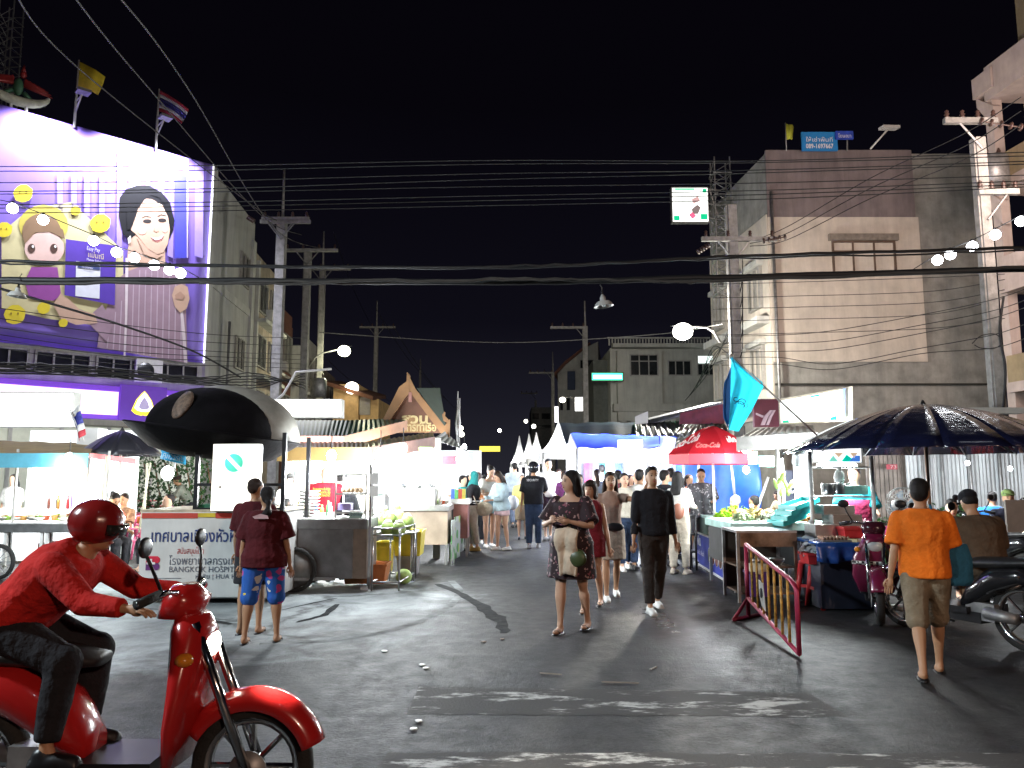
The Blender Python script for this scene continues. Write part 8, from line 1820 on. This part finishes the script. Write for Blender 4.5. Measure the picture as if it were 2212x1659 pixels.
for k, z in enumerate((.93, .98, 1.03)): mb = MB(); mb.lathe((g.x, g.y, z), [(.178, 0), (.18, .022)], 20, cap=False); tag(mb.build('white_band', WHITEP, solid=.004), ['lowest', 'middle', 'upper'][k] + ' white stripe band around the black striped top', 'stripe')
mb = MB(); mb.ell((g.x + .22, g.y - .10, .88), (.20, .10, .15), 14, 9); mb.path([(g.x + .1, g.y - .17, .95), (g.x - .02, g.y - .18, 1.2), (g.x - .05, g.y - .08, 1.36)], .012, 5); tag(mb.build('beige_bag', C('sand canvas', (.52, .46, .36))), 'beige cloth shoulder bag of the woman with the teal headscarf', 'bag')
ppl('girl in white off shoulder top and pale denim shorts looking down at a phone', 1057, 1183, 1006, 25, sex='f', skin='a', hair='bun', top=(C('white', (.68, .66, .62)), .8, 1.10, 1.37, .04, .02), bottom=(C('pale denim', (.30, .46, .52)), 'shorts', .5), shoes=WSH, legs=((4, 5), (-5, 3)), arms=((25, 8, 75, 35), (25, 8, 75, 35)), hp=28, hy=10, build=1.05)
ppl('girl in light blue shirt and pink shorts leaning towards the phone', 1084, 1189, 1017, -55, sex='f', skin='a', hair='long', hairm=HAIRB, top=(C('light blue', (.46, .60, .66)), 1.7, .86, 1.42, .045, .02), bottom=(C('pale pink', (.66, .46, .50)), 'shorts', .42), shoes=WSH, legs=((6, 5), (-5, 4)), arms=((35, 5, 60, 10), (30, 5, 60, 15)), hp=20, lean=6)
g = G(1060, 1180); mb = MB(); mb.ell((g.x - .02, g.y - .24, .96), (.16, .09, .15), 12, 8); mb.path([(g.x - .08, g.y - .24, 1.08), (g.x, g.y - .24, 1.2), (g.x + .06, g.y - .24, 1.08)], .012, 5); tag(mb.build('green_carrier_bag', mat('emerald plastic', (.02, .52, .26), .35, 0, .2)), 'emerald green carrier bag between the two girls with the phone', 'bag')
mb = MB(); g = G(1105, 1175); mb.ell((g.x + .02, g.y, .95), (.15, .1, .17), 12, 8); tag(mb.build('white_carrier_bag', mat('crinkled bag', (.62, .64, .66), .25)), 'white carrier bag hanging right of the light blue shirt', 'bag')
mb = MB(); g = G(1050, 1180); mb.boxc((g.x - .03, g.y - .32, 1.20), (.08, .14, .012), (R(20), 0, .4)); tag(mb.build('phone', BLACKP), 'black phone held by the girl in the white off shoulder top', 'phone')
ppl('tall man in white T-shirt and dark shorts behind the helmeted man', 1185, 1166, 992, 20, sex='m', skin='a', hair='short', top=(C('white', (.68, .66, .62)), 1, .90, 1.42, .03, 0), bottom=(C('wine black', (.04, .02, .03)), 'shorts', 1.1), shoes=mat('grey sneaker', (.3, .3, .32), .6), legs=((5, 4), (-6, 4)), hy=-15)
ppl('person in grey blue shirt with a dark strap walking away beyond the girls', 1112, 1140, 998, 190, sex='m', skin='a', hair='short', top=(C('grey blue', (.42, .48, .52)), 1.6, .92, 1.42, .04, .01), bottom=(C('mid denim', (.12, .15, .22)), 'pants', 1.9), shoes=BLACKP, legs=((12, 8), (-10, 6)), detail=0)
ppl('girl in grey printed T-shirt behind the floral dress woman', 1208, 1158, 1014, 5, sex='f', skin='a', hair='long', hairm=HAIRB, top=(C('ash grey', (.38, .38, .36)), 1, .95, 1.42, .03, 0), bottom=(C('mid denim', (.12, .15, .22)), 'pants', 1.9), shoes=WSH)
ppl('dark haired woman in white blouse just behind the floral dress woman', 1238, 1150, 1014, 170, sex='f', skin='a', hair='bob', top=(C('white', (.68, .66, .62)), 1, .95, 1.42, .03, 0), bottom=(C('black', (.014, .014, .018)), 'pants', 1.9), shoes=BLACKP, detail=0)
ppl('person with dark bob in pink top between the red dress and the tents', 1272, 1150, 1012, 185, sex='f', skin='a', hair='bob', top=(C('rose', (.50, .16, .22)), 1, .95, 1.42, .03, 0), bottom=(C('mid denim', (.12, .15, .22)), 'pants', 1.9), shoes=BLACKP, detail=0)
ppl('man with short dark hair behind the tan top woman', 1302, 1160, 1004, 190, sex='m', skin='b', hair='short', top=(C('ash grey', (.38, .38, .36)), 1, .95, 1.42, .03, 0), bottom=(C('dark shorts', (.03, .03, .035)), 'pants', 1.9), shoes=BLACKP, detail=0)
ppl('woman in cream T-shirt walking just right of the tan top woman', 1352, 1232, 1022, 8, sex='f', skin='a', hair='pony', top=(C('cream', (.58, .54, .46)), 1, .92, 1.42, .03, 0), bottom=(C('dark denim', (.03, .05, .10)), 'pants', 1.9), shoes=WSH, legs=((8, 6), (-8, 8)))
ppl('man in white shirt left behind the black shirted man', 1386, 1232, 1014, 150, sex='m', skin='b', hair='short', top=(C('white', (.68, .66, .62)), 1, .9, 1.42, .03, 0), bottom=(C('dark denim', (.03, .05, .10)), 'pants', 1.9), shoes=BLACKP, legs=((6, 4), (-6, 4)))
ppl('man with dark hair right behind the black shirted man', 1440, 1222, 1016, 120, sex='m', skin='a', hair='short', top=(C('black', (.014, .014, .018)), 1, .9, 1.42, .03, 0), bottom=(C('khaki', (.30, .24, .16)), 'shorts', 1.0), shoes=BLACKP)
ppl('woman in white blouse and beige trousers with brown bag at the stall', 1470, 1240, 1019, 140, sex='f', skin='a', hair='long', top=(C('white', (.68, .66, .62)), 1.8, .98, 1.42, .03, 0), bottom=(C('beige trouser', (.48, .42, .34)), 'pants', 1.95), shoes=mat('beige shoe', (.5, .42, .34), .6), arms=((30, 5, 55, 20), (25, 5, 55, 10)), legs=((4, 3), (-4, 3)))
g = G(1466, 1240); mb = MB(); mb.ell((g.x - .02, g.y - .18, 1.0), (.10, .05, .13), 12, 8); tag(mb.build('brown_bag', mat('brown leather', (.22, .08, .05), .5)), 'brown leather bag on the back of the white blouse woman', 'bag')
ppl('man in dark patterned shirt looking down beside the black racks', 1520, 1218, 1012, -12, sex='m', skin='b', hair='crop', top=(PATT, 1, .80, 1.42, .04, .01), bottom=(C('ash grey dark', (.12, .12, .13)), 'shorts', 1.0), shoes=BLACKP, hp=25, arms=((25, 8, 50, 10), (30, 8, 60, 20)))
ppl('fair haired man in pale shirt behind the red umbrella pole', 1545, 1170, 1014, 10, sex='m', skin='a', hair='crop', hairm=mat('fair hair', (.55, .38, .18), .5), top=(C('ash grey', (.38, .38, .36)), 1, .95, 1.42, .03, 0), bottom=(C('khaki', (.30, .24, .16)), 'shorts', 1.0), detail=0, shoes=BLACKP)
# seated right of centre
SIT = ((84, 86), (84, 86))
def sit(label, vx, Y, vtop, rz, **k):
    H = k.pop('H', 1.62); x = GX(vx, Y); k.setdefault('legs', SIT); k.setdefault('arms', ((35, 8, 55, 20), (35, 8, 55, 20))); z = P(0, vtop, Y).z; u = H/1.7; natural = (.085 + .41 + .77)*u
    return person(label, x, Y, H, R(rz), z0=k.pop('z0', z - natural), **k)
sit('seated elderly man with grey hair in white shirt before the blue tarpaulin', 1596, 12.9, 1048, -70, sex='m', skin='a', hair='crop', hairm=mat('grey hair', (.4, .4, .4), .6), top=(C('white', (.68, .66, .62)), 1, .90, 1.42, .03, 0), bottom=(C('khaki', (.30, .24, .16)), 'shorts', 1.0), z0=0, lean=8)
sit('seated man in brick red shirt seen from behind before the blue tarpaulin', 1627, 12.4, 1052, -150, sex='m', skin='c', hair='crop', top=(C('brick red', (.40, .07, .05)), 1, .90, 1.42, .035, 0), bottom=(C('dark shorts', (.03, .03, .035)), 'shorts', 1.0), z0=0, build=1.12)
# vendors
ppl('stall worker bending over the vegetables in a straw coloured shirt', 1700, 1195, 1056, -60, sex='f', skin='a', hair='bun', hairm=HAIRB, top=(C('straw', (.62, .52, .34)), 1.7, .95, 1.42, .04, 0), bottom=(C('dark shorts', (.03, .03, .035)), 'pants', 1.9), lean=25, arms=((60, 8, 30, 10), (50, 8, 30, 10)))
g = GX(1845, 10.3)
va = person('vendor woman in turquoise T-shirt with pink apron behind the grill table', g, 10.3, height_of(10.3, 1008), R(-15), sex='f', skin='a', hair='bun', hairm=HAIRB, top=(C('turquoise', (.02, .36, .44)), 1, .92, 1.42, .04, 0), bottom=(C('mid denim', (.12, .15, .22)), 'pants', 1.9), shoes=BLACKP, arms=((30, 12, 70, 25), (25, 12, 60, 15)), hy=-25, build=1.1)
mb = MB(); u = PINFO[va.name]['u']; mb.grid(lambda i, j: Vector(((i - .5)*(.34 + .05*j), -.165 - .012*math.cos((i-.5)*3) + .06*abs(i-.5)**2*2, 1.26 - .66*j))*u, 8, 8); mb.build('apron', C('raspberry', (.46, .05, .14)), va, local=True, solid=.012)
mb = MB(); 
for a in range(4): th = R(30 + a*36); mb.ell(Vector((.05 + .05*math.cos(th), -.190, .95 + .05*math.sin(th)))*u, (.032, .006, .012), 8, 6, (0, -th, 0))
mb.build('apron_print', mat('pale pink print', (.75, .42, .48), .7), va, local=True)
vr = person('vendor man seen from behind in bright red polo shirt with yellow back print', GX(702, 11.7), 11.7, 1.72, R(180), sex='m', skin='a', hair='none', top=(C('poppy red', (.42, .02, .035)), 1, .88, 1.45, .035, .02), bottom=(C('black', (.014, .014, .018)), 'pants', 1.9), shoes=BLACKP, arms=((30, 8, 40, 20), (10, 8, 10, 0)), hp=30, build=1.12)
u = PINFO[vr.name]['u']; YL = mat('yellow shirt print', (.80, .45, .05), .6)
for k in range(3): text(['ร้านอาหารตามสั่ง หัวหิน', 'เปิดบริการทุกวัน เย็น', 'โทร สั่งล่วงหน้าได้'][k], .05, YL, frame(Vector((.13, .178, 1.335 - .045*k))*u, (-1, 0, 0), (0, 0, 1)), vr, width=.26, bold=.001)
person('vendor in black clothes bending behind the glass case', GX(768, 11.9), 11.9, 1.62, R(-60), sex='f', skin='a', hair='bun', top=(C('black', (.014, .014, .018)), 1.7, .85, 1.42, .04, 0), bottom=(C('black', (.014, .014, .018)), 'pants', 1.9), shoes=BLACKP, lean=22, arms=((50, 8, 30, 10), (50, 8, 30, 10)))
person('cook in dark clothes leaning over the foam box counter', GX(868, 15.2), 15.2, height_of(15.2, 1016), R(70), sex='f', skin='a', hair='bun', top=(C('charcoal', (.03, .03, .04)), 1.8, .85, 1.42, .04, 0), bottom=(C('black', (.014, .014, .018)), 'pants', 1.9), shoes=BLACKP, lean=18, arms=((60, 5, 20, 0), (55, 5, 15, 0)), hp=20)
person('worker in white shirt behind the steel cart at the left', GX(628, 13.6), 13.6, 1.6, R(20), sex='m', skin='a', hair='cap', top=(C('white', (.68, .66, .62)), 1, .9, 1.42, .03, 0), bottom=(C('black', (.014, .014, .018)), 'pants', 1.9), shoes=BLACKP, detail=0)
# left diners
sit('seated woman in brick coloured top eating at the left dining table', 238, 12.9, 1036, 60, sex='f', skin='b', hair='bun', top=(C('brick', (.40, .13, .08)), .5, .92, 1.42, .03, 0), bottom=(C('dark shorts', (.03, .03, .035)), 'pants', 1.9), z0=0, lean=12, hp=15, H=1.68)
sit('seated woman in patterned blouse facing the camera at the left tables', 272, 13.8, 1045, 0, sex='f', skin='b', hair='bun', hairm=HAIRB, top=(PLD2, 1, .92, 1.42, .03, 0), bottom=(C('dark shorts', (.03, .03, .035)), 'pants', 1.9), z0=0, hp=10)
sit('seated man in blue plaid shirt at the left tables', 368, 13.2, 1040, -35, sex='m', skin='a', hair='crop', top=(PLAID, 1.2, .9, 1.42, .035, 0), bottom=(C('dark shorts', (.03, .03, .035)), 'pants', 1.9), z0=0, hy=-20)
ppl('waitress in grey T-shirt bending over a table near the kiosk post', 405, 1165, 1022, -70, sex='f', skin='b', hair='bun', hairm=HAIRB, top=(C('sage grey', (.30, .32, .26)), 1, .92, 1.42, .03, 0), bottom=(C('dark shorts', (.03, .03, .035)), 'pants', 1.9), shoes=BLACKP, lean=28, arms=((60, 5, 20, 0), (60, 5, 20, 0)))
person('shopkeeper in white behind the white booth counter', GX(30, 15.2), 15.2, 1.6, R(0), sex='f', skin='a', hair='pony', top=(C('white', (.68, .66, .62)), 1, .9, 1.42, .03, 0), bottom=(C('black', (.014, .014, .018)), 'pants', 1.9), shoes=BLACKP, detail=0)
# right diners and passer-by
po = ppl('barefoot looking man in bright orange T-shirt and khaki shorts walking past on the right', 2012, 1462, 1030, 158, sex='m', skin='b', hair='short', top=(C('orange', (.80, .18, .015)), 1, .86, 1.42, .035, .01), bottom=(C('khaki shorts', (.22, .175, .12)), 'shorts', 1.02), legs=((16, 6), (-14, 14)), arms=((14, 10, 25, 0), (-12, 10, 20, 0)), hy=-10, detail=2)
g = po.location; mb = MB(); mb.loft([((g.x + .24, g.y - .02, 1.02), .10, .03), ((g.x + .25, g.y - .02, .90), .125, .055), ((g.x + .25, g.y - .02, .74), .12, .06), ((g.x + .25, g.y - .02, .70), .09, .045)], 12); mb.path([(g.x + .16, g.y, 1.03), (g.x + .10, g.y - .02, 1.2), (g.x + .02, g.y - .1, 1.33)], .01, 5); tag(mb.build('denim_bag', C('teal denim', (.03, .14, .24))), 'teal blue cloth bag at the side of the orange shirted man', 'bag')
sit('man in brown T-shirt seated on a parked bike seen from behind', 2112, 7.6, 1068, 188, sex='m', skin='b', hair='cap', hairm=C('black', (.014, .014, .018)), top=(C('dark brown', (.105, .070, .045)), 1, .86, 1.42, .045, .02), bottom=(C('dark shorts', (.03, .03, .035)), 'shorts', 1.0), build=1.2, H=1.7, hp=18, lean=10, hy=-15, arms=((25, 12, 35, 10), (25, 12, 35, 10)))
sit('seated person in blue jacket with back to the camera at the far right table', 2140, 13, 1036, 160, sex='m', skin='b', hair='crop', top=(C('azure', (.02, .14, .42)), 1.8, .9, 1.42, .04, 0), bottom=(C('dark shorts', (.03, .03, .035)), 'pants', 1.9), z0=.05)
sit('young man in green patterned cap and dark T-shirt at the far right table', 2174, 11.5, 1030, -20, sex='m', skin='b', hair='cap', hairm=pattern('green cap cloth', [(.16, .24, .07), (.05, .09, .03)], 30), top=(C('night navy', (.02, .022, .04)), 1, .9, 1.42, .04, 0), bottom=(C('dark shorts', (.03, .03, .035)), 'pants', 1.9), z0=.02, H=1.72)
sit('seated person in crimson shirt cut by the right picture edge', 2208, 10.8, 1044, 150, sex='f', skin='b', hair='bun', top=(C('crimson', (.45, .03, .07)), 1, .9, 1.42, .04, 0), bottom=(C('dark shorts', (.03, .03, .035)), 'pants', 1.9), z0=0)
sit('woman with long dark hair seated behind the fan', 1962, 12.8, 1044, 10, sex='f', skin='b', hair='long', hairm=HAIRB, top=(C('mauve grey', (.26, .20, .20)), 1, .9, 1.42, .04, 0), bottom=(C('dark shorts', (.03, .03, .035)), 'pants', 1.9), z0=0)
sit('seated person in peach T-shirt behind the orange shirted man', 2050, 10.4, 1066, -15, sex='m', skin='a', hair='crop', top=(C('peach', (.55, .28, .20)), 1, .9, 1.42, .04, 0), bottom=(C('dark shorts', (.03, .03, .035)), 'pants', 1.9), z0=0, hp=15)
# rider
person('motor scooter rider in bright red jacket and red helmet leaning forward', -2.30, 3.6, 1.48, R(90), sex='m', skin='b', hair='helmet', hairm=mat('red helmet shell', (.22, .012, .012), .25, 0, .1, coat=.5), top=(C('scarlet', (.50, .018, .015)), 1.9, .88, 1.43, .04, .02), bottom=(C('black', (.014, .014, .018)), 'pants', 1.9), shoes=BLACKP, legs=((66, 72), (66, 72)), arms=((98, 13, 34, 0), (98, 13, 34, 0)), lean=46, hp=-38, z0=.315, spread=8, detail=2, build=1.1)
# crowd between the stall rows
mc = [(1000, 16.5, 1.58, 60, 'teal'), (1033, 18, 1.66, 180, 'rust'), (1128, 19.5, 1.6, 0, 'lemon'), (1220, 19, 1.7, 180, 'plum'), (1252, 15.5, 1.6, 0, 'mint'), (1290, 17, 1.72, 180, 'slate'), (1335, 15, 1.68, 170, 'wine'), (1362, 17.5, 1.6, 20, 'peachy'), (1378, 13.6, 1.66, -60, 'olive'), (1405, 15.5, 1.62, 180, 'navy'), (1450, 14.8, 1.72, 150, 'sky'), (1488, 15.2, 1.6, 30, 'coral')]
mcc = [(.03, .30, .30), (.35, .12, .04), (.65, .58, .2), (.16, .04, .14), (.4, .6, .5), (.12, .14, .17), (.2, .02, .04), (.6, .36, .28), (.16, .16, .06), (.02, .03, .1), (.3, .5, .65), (.6, .2, .14)]
for k, ((vx, Y, h_, rz, nm_), c) in enumerate(zip(mc, mcc)):
    person('market visitor in %s top standing in the crowd %s' % (nm_, 'left of the floral dress' if vx < 1200 else 'right of the floral dress'), GX(vx, Y), Y, h_, R(rz), sex='mf'[k % 2], skin='ab'[k % 2], hair=('short', 'long', 'crop', 'bob', 'short', 'pony')[k % 6], hairm=(HAIR, HAIRB)[k % 2], top=(C(nm_, c), 1, .9, 1.42, .03, 0), bottom=(C(*[('dark denim', (.03, .05, .10)), ('black', (.014, .014, .018)), ('khaki', (.30, .24, .16))][k % 3]), ('pants', 'shorts')[k % 3 == 2], (1.95, 1)[k % 3 == 2]), shoes=(BLACKP, WSH)[k % 2], legs=((6, 4), (-5, 4)), detail=0)
# far crowd
cols = [('white', (.68, .66, .62)), ('rose', (.50, .16, .22)), ('dark denim', (.03, .05, .10)), ('khaki', (.30, .24, .16)), ('brick', (.40, .13, .08)), ('ash grey', (.38, .38, .36)), ('azure', (.02, .14, .42)), ('straw', (.62, .52, .34)), ('black', (.014, .014, .018)), ('light blue', (.46, .60, .66))]
pl_ = ['leftmost near the stall lamps', 'second from the left', 'third from the left', 'just left of the two phone girls', 'between the phone girls and the strap shirt', 'right behind the strap shirt', 'far off under the yellow sign', 'far off in the very middle', 'far off beside the white tents', 'close to the tent poles', 'beyond the helmeted man', 'furthest of all near the street end']
for k, (vx, Y, h_) in enumerate(((1012, 21, 1.6), (1030, 24, 1.68), (1046, 22, 1.6), (1068, 26, 1.7), (1090, 24, 1.62), (1128, 25, 1.66), (1056, 34, 1.68), (1083, 36, 1.62), (1102, 32, 1.7), (1140, 30, 1.62), (1172, 27, 1.66), (1070, 46, 1.66))):
    c = cols[k % len(cols)]; person('far walker in %s clothes, %s' % (c[0], pl_[k]), GX(vx, Y), Y, h_, R(random.choice((0, 180, 10, 190))), sex='fm'[k % 2], skin='ab'[k % 2], hair=('long', 'short', 'bob')[k % 3], top=(C(*c), 1, .92, 1.42, .03, 0), bottom=(C(*cols[(k + 3) % len(cols)]), 'pants', 1.9), shoes=BLACKP, legs=((8, 6), (-8, 6)), detail=0)
for o in list(COL.objects):      # lights belong to their lamps; keep the outliner tidy
    if o.type == 'LIGHT' and o.data.energy < .011: bpy.data.objects.remove(o)
